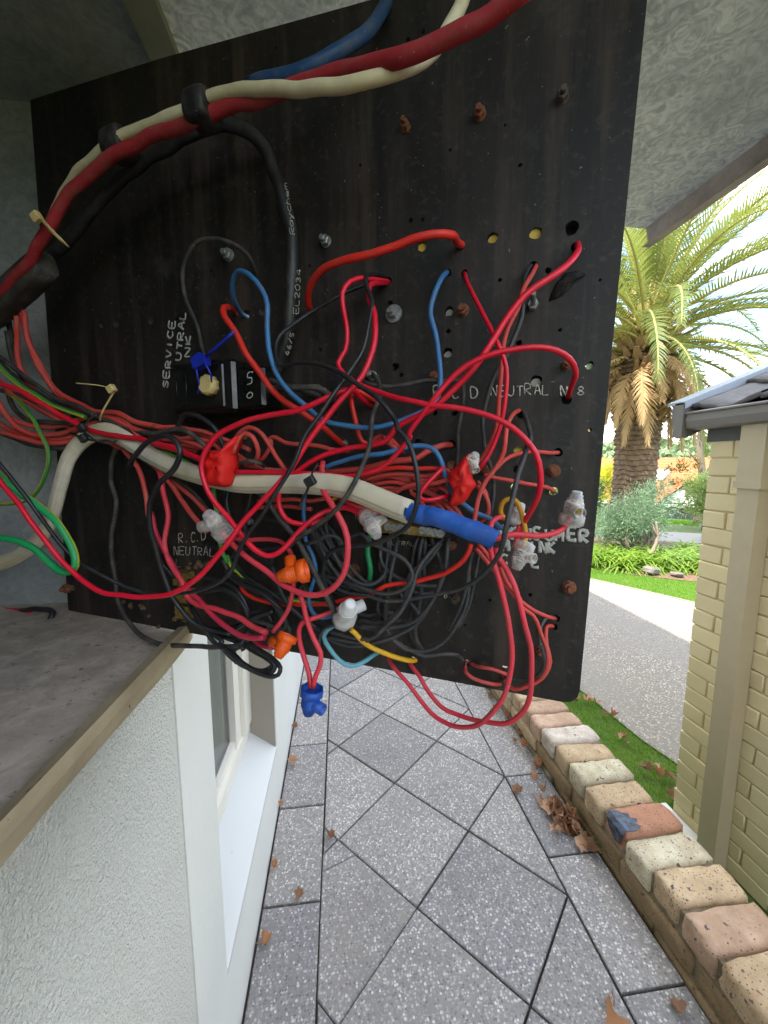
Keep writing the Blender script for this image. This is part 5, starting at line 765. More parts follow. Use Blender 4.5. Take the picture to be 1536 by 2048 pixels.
for i in range(-14, 15):
    for j in range(-16, 16):
        q = [P2 + E1 * (i + a_) + E2 * (j + b_) for a_, b_ in ((0, 0), (1, 0), (1, 1), (0, 1))]
        cy = sum(p[1] for p in q) / 4
        if cy < 0.2 or cy > 4.9: continue
        poly = [tuple(p) for p in q]
        poly = clip(poly, -1, 0, -PB0); poly = clip(poly, 1, 0, PB1)
        if len(poly) > 2:
            if len(clip(clip(clip(poly, 1, 0, 0.001), -1, 0, 0.001), 0, -1, -0.975)) > 2 and len(clip(clip(clip(poly, 1, 0, 0.001), -1, 0, 0.001), 0, 1, 0.985)) > 2:
                # the cracked paver beside the left border
                l1 = clip(poly, -0.374, 1, 1.0387); l2 = clip(poly, 0.374, -1, -1.0387)
                for l_ in (l1, l2):
                    if len(l_) > 2: paver(l_, 0.0006)
            else: paver(poly)
Y = 0.944 - 0.305 * 3
while Y < 4.8:
    paver([(PX0, Y), (PB0, Y), (PB0, Y + 0.303), (PX0, Y + 0.303)]); Y += 0.303
Y = 1.285 - 0.31 * 4
for k in range(16):
    paver([(PB1, Y), (PX1, Y), (PX1, Y + 0.31), (PB1, Y + 0.31)]); Y += 0.31

# ---- low clinker brick wall beside the path
wall = empty('brick_wall', 'low retaining wall of speckled clinker bricks along the right of the path', 'wall', (PX1, 0, 0))
WX = PX1
mb = MB(); mb.box(0.010, 0.180, -0.8, 4.3, GZ - 0.2, 0.143); part('mortar_core', mb, 'mortar', wall)
mb = MB(); mb.box(0.180, 0.192, -0.8, 4.3, GZ - 0.2, 0.03); part('mossy_base', mb, 'mossy', wall)
brng = random.Random(21)
def brick_mesh(mat, dx, dy, dz, ch, jit, seed):
    r = random.Random(seed); m = MB()
    if jit > .004:                             # worn clinker: a rounded block with chipped arrises
        nx, ny, nz = 9, 5, 4; idx = {}; vs = []; fs = []; so_ = seed * 3.7
        def V_(i, j, k):
            if (i, j, k) not in idx:
                p = Vector(((i / nx - .5) * dx, (j / ny - .5) * dy, (k / nz - .5) * dz)); q = Vector([max(-h + ch, min(h - ch, c)) for c, h in zip(p, (dx / 2, dy / 2, dz / 2))]); d = p - q
                if d.length > 1e-6: p = q + d.normalized() * ch * (1 + .35 * noise.noise(p * 60 + Vector((so_, 0, 0))))
                p = p + Vector([noise.noise(p * 38 + Vector((so_ + a_ * 9, a_, 0))) for a_ in range(3)]) * .0032 + Vector([noise.noise(p * 120 + Vector((so_ + a_ * 5, a_, 3))) for a_ in range(3)]) * .0016
                idx[(i, j, k)] = len(vs); vs.append(p)
            return idx[(i, j, k)]
        for i in range(nx):
            for j in range(ny):
                fs += [(V_(i, j, nz), V_(i + 1, j, nz), V_(i + 1, j + 1, nz), V_(i, j + 1, nz))]
            for k in range(nz):
                fs += [(V_(i, 0, k), V_(i + 1, 0, k), V_(i + 1, 0, k + 1), V_(i, 0, k + 1)), (V_(i + 1, ny, k), V_(i, ny, k), V_(i, ny, k + 1), V_(i + 1, ny, k + 1))]
        for j in range(ny):
            for k in range(nz):
                fs += [(V_(0, j + 1, k), V_(0, j, k), V_(0, j, k + 1), V_(0, j + 1, k + 1)), (V_(nx, j, k), V_(nx, j + 1, k), V_(nx, j + 1, k + 1), V_(nx, j, k + 1))]
        m.add(vs, fs, 0, True); return m.mesh('brick', mat)
    m.cbox(dx, dy, dz, ch, jit, rng=r)
    me = m.mesh('brick', mat)
    me.polygons.foreach_set('use_smooth', [len(p.vertices) != 4 or p.area < 0.0012 for p in me.polygons]); return me
variants = {}
def get_brick(mat, kind, v):
    k = (mat, kind, v)
    if k not in variants:
        d = {'cope': (0.192, 0.0835, 0.070), 'long': (0.10, 0.226, 0.058), 'base': (0.10, 0.228, 0.055), 'mortarlump': (0.05, 0.05, 0.05)}[kind]
        variants[k] = brick_mesh(mat, d[0] + random.Random(v).uniform(-.006, .006), d[1] + random.Random(v + 5).uniform(-.004, .002), d[2], 0.0085 if kind == 'cope' else 0.007, 0.0055, v * 7 + len(mat))
    return variants[k]
seq = {0: 'brick_tan'}
order = ['brick_pink', 'brick_tan', 'brick_pink', 'brick_tan', 'brick_cream', 'brick_red', 'brick_tan', 'brick_cream', 'brick_tan', 'brick_white', 'brick_pink', 'brick_pink', 'brick_tan', 'brick_cream', 'brick_pink', 'brick_tan']
Y0 = 0.427
for k in range(-12, 42):
    mat = order[k] if 0 <= k < len(order) else brng.choice(['brick_tan', 'brick_pink', 'brick_tan', 'brick_cream'])
    o = link('brick', get_brick(mat, 'cope', brng.randrange(4)), wall, (0.095 + brng.uniform(-.006, .006), Y0 + 0.0905 * k + 0.0425, 0.1225 + brng.uniform(-.004, .005)))
    o.rotation_euler = (brng.uniform(-.04, .04), brng.uniform(-.02, .02), brng.uniform(-.04, .04))
    if k == 5:                                 # the red brick with a glazed blue black burn at its path end
        pr_ = random.Random(2); mb = MB()
        pts = [(-.088, -.034, .0365), (-.058, -.036, .0365), (-.036, -.026, .0365), (-.044, -.014, .0365), (-.028, -.004, .0365), (-.046, .004, .0365), (-.040, .016, .0365), (-.060, .022, .0365), (-.072, .034, .0365), (-.088, .034, .0365)]
        mb.prism(pts, (0, 0, .0014)); pts = [(-.0975, -.034, .026), (-.0975, .034, .026), (-.0975, .020, -.002), (-.0975, -.004, -.020), (-.0975, -.024, -.014)]; mb.prism(pts, (-.0015, 0, 0)); mb.add([(-.088, -.034, .0378), (-.088, .034, .0378), (-.0985, .034, .026), (-.0985, -.034, .026)], [(0, 1, 2, 3)])
        part('glazed_burn', mb, 'glaze', o)
for k in range(-5, 17):
    for kind, z, off in (('long', 0.052, 0.0), ('base', -0.012, 0.11)):
        o = link('brick', get_brick(brng.choice(['brick_brown', 'brick_brown', 'brick_tan'] if kind == 'long' else ['brick_brown', 'mortar', 'mortar']), kind, brng.randrange(3)), wall, (0.052 + brng.uniform(-.004, .003), 0.3 + k * 0.236 + off, z))
        o.rotation_euler = (0, brng.uniform(-.03, .03), brng.uniform(-.02, .02))
        if kind == 'long':
            o = link('brick', get_brick('brick_brown', kind, brng.randrange(3)), wall, (0.140, 0.3 + k * 0.236 + off, z)); o.rotation_euler = (0, 0, brng.uniform(-.02, .02))

# ---- driveway, lawns, bed
def sheet(name, pts, z, mat, kind='structure'):
    mb = MB(); mb.add([(x, y, z) for x, y in pts], [tuple(range(len(pts)))]); o = part(name, mb, mat, None); return tag(o, kind=kind)
drive_edge = [(2.12, -6), (2.12, 1.2), (2.10, 2.0), (2.05, 2.2), (2.03, 2.4), (2.01, 2.65), (1.98, 2.9), (1.95, 3.6), (1.95, 5.0), (1.95, 9.5)]
far_edge = [(3.1, 7.6), (3.5, 6.8), (4.107, 5.691), (4.5, 5.05), (4.798, 4.534), (5.4, 3.6), (6.2, 2.0), (7.5, -1), (9, -6)]
sheet('driveway', drive_edge + [(2.6, 9.5)] + far_edge, GZ + 0.012, 'driveway')
mb = MB()
for i in range(len(far_edge) - 1):
    p, q = Vector((*far_edge[i], 0)), Vector((*far_edge[i + 1], 0)); d = (q - p).normalized(); nn = Vector((-d.y, d.x, 0)) * 0.02
    mb.prism([p - nn + Vector((0, 0, GZ - .05)), p + nn + Vector((0, 0, GZ - .05)), p + nn + Vector((0, 0, GZ + .02)), p - nn + Vector((0, 0, GZ + .02))], q - p)
tag(part('kerb', mb, 'driveway', None), kind='structure')
sheet('garden_bed', [(4.3, 6.75), (4.9, 5.95), (5.35, 5.6), (5.9, 5.25), (6.7, 5.0), (9, 6.0), (9.2, 8.6), (7.5, 9.8), (4.3, 8.8)], GZ + 0.01, 'soil')
sheet('side_path', [(6.6, 8.9), (12, 6.6), (12.6, 7.8), (7.4, 10.4)], GZ + 0.012, 'road')

def grass(name, region, n, h, wd, seed, zfun=lambda x, y: GZ, lean=0.5):
    r = np.random.default_rng(seed); xs = region(r, n); n = len(xs)
    a_ = r.uniform(0, 2 * np.pi, n); hh = h * r.uniform(0.5, 1.2, n); le = r.uniform(0, lean, n) * hh; la = r.uniform(0, 2 * np.pi, n)
    z = np.array([zfun(x, y) for x, y in xs])
    V = np.zeros((n, 3, 3)); dx, dy = np.cos(a_) * wd / 2, np.sin(a_) * wd / 2
    V[:, 0] = np.stack([xs[:, 0] - dx, xs[:, 1] - dy, z], 1); V[:, 1] = np.stack([xs[:, 0] + dx, xs[:, 1] + dy, z], 1)
    V[:, 2] = np.stack([xs[:, 0] + np.cos(la) * le, xs[:, 1] + np.sin(la) * le, z + hh], 1)
    me = bpy.data.meshes.new(name); me.vertices.add(3 * n); me.vertices.foreach_set('co', V.reshape(-1))
    me.loops.add(3 * n); me.loops.foreach_set('vertex_index', np.arange(3 * n, dtype=np.int32)); me.polygons.add(n)
    me.polygons.foreach_set('loop_start', np.arange(0, 3 * n, 3, dtype=np.int32)); me.materials.append(M['grass']); me.update(calc_edges=True)
    return tag(link(name, me), kind='stuff')
def inpoly(xy, poly):
    x, y = xy[:, 0], xy[:, 1]; c = np.zeros(len(x), bool); n = len(poly)
    for i in range(n):
        x0, y0 = poly[i]; x1, y1 = poly[(i + 1) % n]
        hit = ((y0 > y) != (y1 > y)) & (x < (x1 - x0) * (y - y0) / (y1 - y0 + 1e-12) + x0); c ^= hit
    return c
def region(poly):
    def f(r, n):
        lo = np.min(poly, 0); hi = np.max(poly, 0); q = r.uniform(lo, hi, (n, 2)); return q[inpoly(q, poly)]
    return f
near = [(1.03, 0.9), (1.75, 1.2), (1.80, 1.68), (2.10, 1.70), (2.12, 2.0), (2.06, 2.2), (2.04, 2.4), (2.02, 2.65), (1.99, 2.9), (1.96, 3.6), (1.96, 4.4), (1.03, 4.4)]
o = grass('grass', region(near), 60000, 0.028, 0.004, 5); tag(o, 'short bright green grass strip between the low brick wall and the driveway', 'grass')
lawn = [(3.5, 6.9), (4.13, 5.7), (4.52, 5.06), (4.82, 4.54), (5.42, 3.62), (7.5, 3.6), (7.2, 5.0), (5.9, 5.2), (5.3, 5.6), (4.9, 5.95), (4.3, 6.75), (3.7, 7.5)]
o = grass('grass', region(lawn), 90000, 0.035, 0.007, 6); tag(o, 'sunlit lawn strip beyond the driveway in front of the garden bed', 'grass')
lawn2 = [(9.2, 11.8), (14.5, 7.4), (15.6, 9.0), (10.2, 13.2)]
o = grass('grass', region(lawn2), 40000, 0.08, 0.02, 7, terr); tag(o, 'far lawn behind the palm in front of the neighbouring house', 'grass')

# ================================================================== THE HOUSE ON THE LEFT
HX = -0.228
house = empty('house', 'white rendered house wall with a deep set window on the left of the path', 'house', (HX, 0, 0))
def hpart(name, boxes, mat):
    mb = MB()
    for b in boxes: mb.box(b[0] - HX, b[1] - HX, *b[2:])
    return part(name, mb, mat, house)
hpart('rough_render', [(-0.50, HX, -5.0, 0.518, -0.2, 0.986), (-0.50, HX, -5.0, -0.09, 0.986, 1.68)], 'render_rough')
hpart('wall', [(-0.50, HX - 0.004, 0.518, 0.524, -0.2, 0.986), (-0.50, HX, 0.524, 0.659, -0.2, 0.986), (-0.50, HX, 0.63, 0.659, 0.986, 1.68), (-0.50, HX, -5.0, 0.659, 1.68, 5.15), (-0.50, HX, 0.659, 1.262, -0.2, 0.212),
      (-0.50, HX, 1.262, 9.0, -0.2, 5.15), (-0.50, HX, 0.659, 1.262, 2.2, 5.15), (-6.0, -0.50, -5.0, -4.8, -0.9, 5.15), (-6.0, -0.5, 8.8, 9.0, -0.9, 5.15)], 'render_smooth')
mb = MB()
mb.prism([(0, 0.659, 0.212), (0, 0.659, 0.224), (-0.10, 0.659, 0.300), (-0.10, 0.659, 0.212)], (0, 0.603, 0)); part('window_sill', mb, 'sill_paint', house)
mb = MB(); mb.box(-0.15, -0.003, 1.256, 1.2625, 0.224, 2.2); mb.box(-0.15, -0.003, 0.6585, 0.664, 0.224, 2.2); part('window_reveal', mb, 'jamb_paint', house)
win = part('window', (lambda m: (m.box(-0.12, -0.085, 0.664, 1.256, 0.292, 0.335), m.box(-0.12, -0.078, 1.175, 1.256, 0.335, 2.2), m.box(-0.125, -0.092, 1.118, 1.175, 0.335, 2.2), m.box(-0.12, -0.085, 0.664, 0.70, 0.335, 2.2), m.box(-0.125, -0.098, 0.70, 1.118, 0.335, 0.362), m.box(-0.12, -0.085, 0.664, 1.256, 2.14, 2.2), m)[-1])(MB()), 'frame_paint', house)
mb = MB(); mb.box(-0.115, -0.111, 0.70, 1.118, 0.362, 2.14); part('window_pane', mb, 'glass', win)
mb = MB()
fy = np.linspace(0.70, 1.118, 60)
mb.add([(-0.17 + 0.012 * math.sin(i * 1.1), y, z) for z in (0.30, 2.14) for i, y in enumerate(fy)], [(i, i + 1, 61 + i, 60 + i) for i in range(59)], 0, True); part('curtain', mb, 'curtain', win)
mb = MB(); mb.box(-0.092, -0.086, 1.138, 1.146, 0.60, 0.66); part('window_catch', mb, 'brown', win)
mb = MB(); mb.box(-0.6, 0.34, -5.2, 9.2, 5.15, 5.30); mb.box(0.34, 0.36, -5.2, 9.2, 5.05, 5.30); part('eave', mb, 'eave_board', house)
mb = MB(); mb.prism([(0.36, -5.2, 5.30), (-3.5, -5.2, 6.9), (-7.0, -5.2, 5.34)], (0, 14.4, 0)); part('roof', mb, 'dark_wall', house)

# ================================================================== THE METER BOX with its lid propped up
box = empty('meter_box', 'open galvanised meter box set in the white wall, its lid raised overhead', 'meter box', (-0.182, 0.0, 1.0))
def bpart(name, boxes, mat, parent=None):
    mb = MB()
    for b in boxes: mb.box(b[0] + 0.182, b[1] + 0.182, b[2], b[3], b[4] - 1.0, b[5] - 1.0)
    return part(name, mb, mat, parent or box)
bpart('box_floor', [(-0.72, -0.194, -0.08, 0.615, 0.988, 0.996)], 'boxfloor')
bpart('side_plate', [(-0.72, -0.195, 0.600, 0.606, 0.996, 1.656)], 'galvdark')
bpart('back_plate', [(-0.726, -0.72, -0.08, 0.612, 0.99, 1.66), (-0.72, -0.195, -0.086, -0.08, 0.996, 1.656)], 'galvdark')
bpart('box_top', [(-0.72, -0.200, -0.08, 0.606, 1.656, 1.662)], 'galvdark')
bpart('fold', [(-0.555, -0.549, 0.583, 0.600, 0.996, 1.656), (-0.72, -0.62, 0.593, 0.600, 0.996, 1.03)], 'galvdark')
mb = MB(); YY = np.linspace(-0.086, 0.47, 40)
prof = [(-0.016, 0.0), (-0.011, 0.008), (0.0, 0.0115), (0.003, 0.004), (0.002, -0.008), (-0.001, -0.014), (-0.016, -0.014)]
mb.rings([[(p[0] + 0.0007 * math.sin(y * 23 + k), y, p[1] - 0.002 + 0.0011 * math.sin(y * 17 + k * 2)) for k, p in enumerate(prof)] for y in YY], 0, False)
part('front_lip', mb, 'lip', box)
bpart('hinge_strip', [(-0.199, -0.168, -0.08, 0.60, 1.640, 1.6545)], 'hinge')
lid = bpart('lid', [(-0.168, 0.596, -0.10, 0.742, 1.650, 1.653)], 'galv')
mb = MB()
x0, x1, y0, y1 = -0.168 + .182, 0.596 + .182, -0.10, 0.742
mb.prism([(x1, y0, .653), (x1 + .003, y0, .653), (x1 + .012, y0, .618), (x1 + .009, y0, .618)], (0, y1 - y0, 0))
mb.prism([(x1 + .009, y0, .618), (x1 + .012, y0, .618), (x1 + .012, y0, .6165), (x1 - .004, y0, .6165), (x1 - .004, y0, .618)], (0, y1 - y0, 0))
part('lid_flange', mb, 'flange', lid)

# ================================================================== THE GARAGE on the right
GX = 1.78
gar = empty('garage', 'cream painted brick garage with grey gutter and square downpipe on the right', 'garage', (GX, 0, GZ))
def gpart(name, boxes, mat, parent=None):
    mb = MB()
    for b in boxes: mb.box(b[0] - GX, b[1] - GX, b[2], b[3], b[4] - GZ, b[5] - GZ)
    return part(name, mb, mat, parent or gar)
gpart('mortar_core', [(GX + 0.008, 4.6, -3.0, 1.675, GZ - 0.3, 1.30)], 'creammortar')
crng = random.Random(8)
vb = []
for v in range(4):
    vb.append((brick_mesh('creambrick', 0.11, 0.2335 - .002 * (v % 2), 0.0785, 0.0045, 0.0016, v + 60), brick_mesh('creambrick', 0.11, 0.112, 0.0785, 0.0045, 0.0016, v + 70)))
z = GZ + 0.002; row = 0
while z < 1.29:
    y = 1.685
    if row % 2: lens = [0.115] + [0.24] * 5
    else: lens = [0.24] * 5
    for ln_ in lens:
        me = crng.choice(vb)[1 if ln_ < 0.2 else 0]
        o = link('brick', me, gar, (0.055 + crng.uniform(-.0015, .0015), y - ln_ / 2 + 0.002, z + 0.0415 - GZ + crng.uniform(-.001, .001)))
        o.rotation_euler = (crng.uniform(-.006, .006), 0, crng.uniform(-.006, .006)); y -= ln_
    if True:                                   # end wall headers turning the corner
        y2 = 1.685; x = GX + 0.115
        for k in range(3):
            o = link('brick', crng.choice(vb)[0], gar, (x + 0.12 + k * 0.24 - GX, y2 - 0.055, z + 0.0415 - GZ)); o.rotation_euler = (0, 0, math.pi / 2)
    z += 0.0836; row += 1
gpart('top_plate', [(GX - 0.004, GX + 0.1, -3.0, 1.70, 1.302, 1.372)], 'beam_grey')
gpart('downpipe', [(1.708, 1.777, 1.385, 1.472, GZ, 1.095), (1.703, 1.777, 1.378, 1.479, 1.125, 1.372)], 'pipe_paint')
mb = MB(); mb.box(1.699 - GX, 1.785 - GX, 1.372, 1.486, 1.095 - GZ, 1.125 - GZ); mb.box(1.706 - GX, 1.709 - GX, 1.40, 1.46, 1.13 - GZ, 1.36 - GZ); part('pipe_strap', mb, 'pipe_paint', gar)
mb = MB()
gp = [(1.735, 1.445), (1.668, 1.445), (1.660, 1.440), (1.660, 1.434), (1.668, 1.430), (1.664, 1.40), (1.672, 1.368), (1.69, 1.360), (1.745, 1.360), (1.745, 1.366), (1.692, 1.368), (1.678, 1.374), (1.671, 1.40), (1.674, 1.438), (1.735, 1.440)]
mb.prism([(x - GX, -3.0, zz - GZ) for x, zz in gp], (0, 4.715, 0)); part('gutter', mb, 'gutter_grey', gar)
mb = MB(); tip = [(1.655, 1.33), (1.68, 1.322), (1.79, 1.372), (1.79, 1.50), (1.668, 1.502), (1.655, 1.49)]
mb.prism([(x - GX, 1.72, zz - GZ) for x, zz in tip], (0, 0.05, 0)); part('gutter_end_box', mb, 'gutter_grey', gar)
sl_ = math.tan(RAD(21.7))
# barge board with its metal cap
mb = MB(); bx = lambda x: 1.500 + (x - 1.70) * sl_
mb.prism([(1.68 - GX, 1.78, bx(1.68) - .10 - GZ), (3.4 - GX, 1.78, bx(3.4) - .10 - GZ), (3.4 - GX, 1.78, bx(3.4) + .0 - GZ), (1.68 - GX, 1.78, bx(1.68) + 0.0 - GZ)], (0, 0.03, 0)); part('barge_board', mb, 'gutter_grey', gar)
mb = MB(); mb.prism([(1.655 - GX, 1.715, bx(1.655) - GZ), (3.4 - GX, 1.715, bx(3.4) - GZ), (3.4 - GX, 1.715, bx(3.4) + .014 - GZ), (1.655 - GX, 1.715, bx(1.655) + .014 - GZ)], (0, 0.10, 0))
mb.prism([(1.655 - GX, 1.712, bx(1.655) - .022 - GZ), (3.4 - GX, 1.712, bx(3.4) - .022 - GZ), (3.4 - GX, 1.712, bx(3.4) + .012 - GZ), (1.655 - GX, 1.712, bx(1.655) + .012 - GZ)], (0, 0.0025, 0)); part('barge_cap', mb, 'barge_grey', gar)
# profiled tiles
trng = random.Random(2); tm = []
for v in range(3):
    mb = MB(); nx, ny = 4, 12; top = []; r = random.Random(v)
    for i in range(nx + 1):
        for j in range(ny + 1):
            x = i / nx * 0.36; y = j / ny * 0.30
            top.append((x + (r.uniform(-.012, .004) if i == 0 else 0), y, 0.018 * math.cos(2 * math.pi * j / ny) + r.uniform(-.003, .003)))
    n_ = len(top); fs = []
    for i in range(nx):
        for j in range(ny):
            q = (i * (ny + 1) + j, (i + 1) * (ny + 1) + j, (i + 1) * (ny + 1) + j + 1, i * (ny + 1) + j + 1); fs.append(q); fs.append(tuple(n_ + k for k in q[::-1]))
    for j in range(ny): fs.append((j, j + 1, j + 1 + n_, j + n_))
    for i in range(nx): fs.append((i * (ny + 1) + ny, (i + 1) * (ny + 1) + ny, (i + 1) * (ny + 1) + ny + n_, i * (ny + 1) + ny + n_))
    mb.add(top + [(a_, b_, c_ - 0.02) for a_, b_, c_ in top], fs, 0, True); tm.append(mb.mesh('roof_tile', 'tile_grey'))
for i in range(9):
    for j in range(6):
        o = link('roof_tile', trng.choice(tm), gar, (1.705 + i * 0.30 * math.cos(RAD(21.7)) - GX + trng.uniform(-.01, .01), 1.708 - 0.30 * (j + 1), 1.468 + i * 0.30 * math.sin(RAD(21.7)) - GZ + trng.uniform(0, .006)))
        o.rotation_euler = (trng.uniform(-.015, .015), -RAD(21.7 - 2.2), trng.uniform(-.01, .01))
mb = MB(); mb.prism([(1.74 - GX, -3.0, 1.44 - GZ), (3.4 - GX, -3.0, 1.44 + 1.66 * sl_ - GZ), (5.0 - GX, -3.0, 1.44 - GZ)], (0, 4.70, 0)); part('roof', mb, 'tile_grey', gar)
mb = MB(); mb.box(-0.10, -0.006, 1.44, 1.72, 0.0, 0.035); o = part('drain_pipe', mb, 'pvc_white', None, (GX, 0, GZ)); tag(o, 'short white plastic pipe on the ground at the garage corner', 'pipe')

# ================================================================== THE BLACK SWITCHBOARD PANEL
board = empty('switchboard_panel', 'black switchboard panel swung open out of the box, drilled and covered in wires', 'switchboard')
board.matrix_world = BM
cu = bpy.data.curves.new('tmp', 'CURVE'); cu.dimensions = '2D'; cu.fill_mode = 'BOTH'; cu.extrude = 0.0045; cu.bevel_depth = 0
def poly_spline(pts):
    s_ = cu.splines.new('POLY'); s_.points.add(len(pts) - 1)
    for p, q in zip(s_.points, pts): p.co = (q[0] / 1000, q[1] / 1000, 0, 1)
    s_.use_cyclic_u = True
edge_rng = random.Random(5)
corner = [(28, 611.9), (14, 300), (0, 1), (300, 0.3), (616, 0)] + [(628 - 12 + 12 * math.sin(RAD(a_)), 12 - 12 * math.cos(RAD(a_))) for a_ in (30, 60, 90)] + [(634, 283), (640, 503), (641.5, 548), (444.2, 569.7), (222.9, 594.9)]
poly_spline([(p[0] * 1.0, p[1] * 1.0) for p in corner])
for (x, y, r) in HOLES:
    pts = []
    for k in range(12):
        a_ = 2 * math.pi * k / 12; rr_ = r * edge_rng.uniform(0.86, 1.12); pts.append((x + rr_ * math.cos(a_), y + rr_ * math.sin(a_)))
    poly_spline(pts)
co = bpy.data.objects.new('tmp', cu); COL.objects.link(co)
dg = bpy.context.evaluated_depsgraph_get(); me = bpy.data.meshes.new_from_object(co.evaluated_get(dg)); bpy.data.objects.remove(co)
me.name = 'board'; me.materials.clear(); me.materials.append(M['board']); me.materials.append(M['board_edge'])
for p in me.polygons:
    p.use_smooth = False
    if abs(p.normal.z) < 0.5: p.material_index = 1
o = link('board', me, board, (0, 0, -0.0045))

def hexnut(mb, r, h, k=6, ch=0.12):
    ring = lambda rr, z: [(rr * math.cos(2 * math.pi * j / k + .3), rr * math.sin(2 * math.pi * j / k + .3), z) for j in range(k)]
    mb.rings([ring(r, 0), ring(r, h * (1 - ch)), ring(r * 0.88, h)], 0, False, True, True)
def cyl(mb, r, z0, z1, k=12, mi=0, c=(0, 0)):
    ring = lambda z: [(c[0] + r * math.cos(2 * math.pi * j / k), c[1] + r * math.sin(2 * math.pi * j / k), z) for j in range(k)]
    mb.rings([ring(z0), ring(z1)], mi, True)
brg = random.Random(14)
for x, y, r, kind in BOLTS:
    mb = MB(); r_ = r / 1000
    if kind == 'washer':
        cyl(mb, r_ * 1.9, 0, 0.0014, 20); mb2 = MB(); hexnut(mb2, r_ * 1.15, 0.007); o2 = mb2
        mb.v = mb.v; n0 = len(mb.v); mb.add(mb2.v, mb2.f); cyl(mb, r_ * 0.55, 0.006, 0.011, 10)
    elif kind == 'long':
        hexnut(mb, r_, 0.005); cyl(mb, r_ * 0.45, 0.004, 0.030, 10)
    elif kind == 'brass':
        cyl(mb, r_, 0, 0.003, 12); cyl(mb, r_ * .5, 0.003, 0.006, 8)
    else:
        cyl(mb, r_ * 1.12, 0, 0.001, 14); hexnut(mb, r_, 0.0055); cyl(mb, r_ * 0.5, 0.005, 0.0095, 10)
    m_ = {'washer': 'zinc', 'long': 'zinc'}.get(kind, kind)
    o = part('bolt', mb, m_, board, (x / 1000, y / 1000, 0.0)); o.rotation_euler = (brg.uniform(-.08, .08), brg.uniform(-.08, .08), brg.uniform(0, 1))
for x, y, r, kind in PLUG:
    mb = MB(); cyl(mb, r * 1.05 / 1000, -0.007, -0.0026, 14); o = part('plug', mb, 'greyplug' if kind == 'grey' else kind, board, (x / 1000, y / 1000, 0.0)); o.rotation_euler = (brg.uniform(-.1, .1), brg.uniform(-.1, .1), 0)
# dark boxes added behind the board, shaped like meter bases, blocking daylight through most holes
for x, y, w_, h_ in ((60, 380, 130, 190), (230, 390, 150, 150), (430, 395, 150, 100), (40, 60, 150, 110), (220, 300, 80, 70), (330, 200, 70, 80), (440, 60, 120, 60), (560, 190, 55, 90), (560, 40, 50, 60), (330, 60, 80, 90), (420, 215, 60, 90), (470, 195, 70, 60), (595, 300, 38, 110), (500, 345, 60, 45), (565, 345, 28, 45), (545, 395, 45, 100), (480, 240, 60, 100), (545, 285, 45, 55), (395, 300, 80, 90)):
    mb = MB(); mb.box(x / 1000, (x + w_) / 1000, y / 1000, (y + h_) / 1000, -0.07, -0.012); part('hole_blocker', mb, 'bakelite', board)
# splintered patch
def pillow(mb, pts, h, seed, inset_=(0.0, 0.35, 0.7), hs=(0.0, 0.75, 1.0), jit=0.0, mi=0, smooth=True, under=0.0):
    P = [Vector(p) for p in pts]; n = len(P); c_ = sum(P, Vector()) / n; r = random.Random(seed); rings = []
    if under: rings.append([(p.lerp(c_, 0.1) - Vector((0, 0, under))) for p in P])
    for a_, b_ in zip(inset_, hs): rings.append([p.lerp(c_, a_) + Vector((r.uniform(-jit, jit), r.uniform(-jit, jit), h * b_ * r.uniform(.75, 1.15))) for p in P])
    mb.rings(rings, mi, smooth)
mb = MB(); pillow(mb, [bpl(p) for p in GOUGE], 0.004, 3, jit=0.0012); part('splintered_patch', mb, 'charred', board)
# mud daubings
r = random.Random(9)
for x, y, z, rr_ in MUD:
    mb = MB()
    for k in range(5):
        cx, cy, s_ = x + r.uniform(-1, 1) * rr_ * .35, y + r.uniform(-1, 1) * rr_ * .35, rr_ * r.uniform(.2, .42)
        pillow(mb, [((cx + s_ * math.cos(a_) * r.uniform(.7, 1.2)) / 1000, (cy + s_ * math.sin(a_) * r.uniform(.7, 1.2)) / 1000, 0.0) for a_ in np.linspace(0, 6.28, 8)[:-1]], 0.0035, k, jit=.0008)
    part('mud_daub', mb, 'mud', board)
# terminal at the lower left
mb = MB(); x0, x1 = TERM[0][0] / 1000, TERM[1][0] / 1000; y0, y1 = TERM[2][1] / 1000, TERM[0][1] / 1000
for k in range(3):
    yy = y1 - (k + 1) * (y1 - y0) / 3; mb.box(x0, x1, yy + .002, yy + (y1 - y0) / 3 - .002, 0, 0.012); cyl(mb, 0.0035, 0.012, 0.015, 10, c=((x0 + x1) / 2, yy + .010))
part('brass_terminal', mb, 'brass', board)
# neutral link: brass bar with slotted screws
mb = MB(); bp_ = [(p[0] / 1000, p[1] / 1000, 0.004) for p in BAR]; mb.prism(bp_, (0, 0, 0.010)); 
link_bar = part('neutral_link', mb, 'brass', board)
mb = MB(); mb.prism([(bp_[0][0] - .006, bp_[0][1] + .004, 0), (bp_[3][0] + .01, bp_[3][1] + .002, 0), (bp_[3][0] + .01, bp_[4][1] - .004, 0), (bp_[0][0] - .006, bp_[7][1] - .004, 0)], (0, 0, 0.004)); part('link_backing', mb, 'blackbox', link_bar)
for k, p in enumerate(SCR):
    mb = MB(); r_ = 0.0034
    for sg in (-1, 1):
        pts = [(r_ * math.cos(a_), sg * max(0.0005, r_ * math.sin(a_)), 0) for a_ in np.linspace(0.12, math.pi - .12, 8)]
        if sg < 0: pts = pts[::-1]
        mb.prism(pts, (0, 0, 0.0028))
    cyl(mb, r_ * .96, -0.002, 0.0012, 14)
    o = part('screw', mb, 'zinc', link_bar, (p[0] / 1000, p[1] / 1000, 0.0142)); o.rotation_euler = (0, 0, 0.6 + k * 1.1)
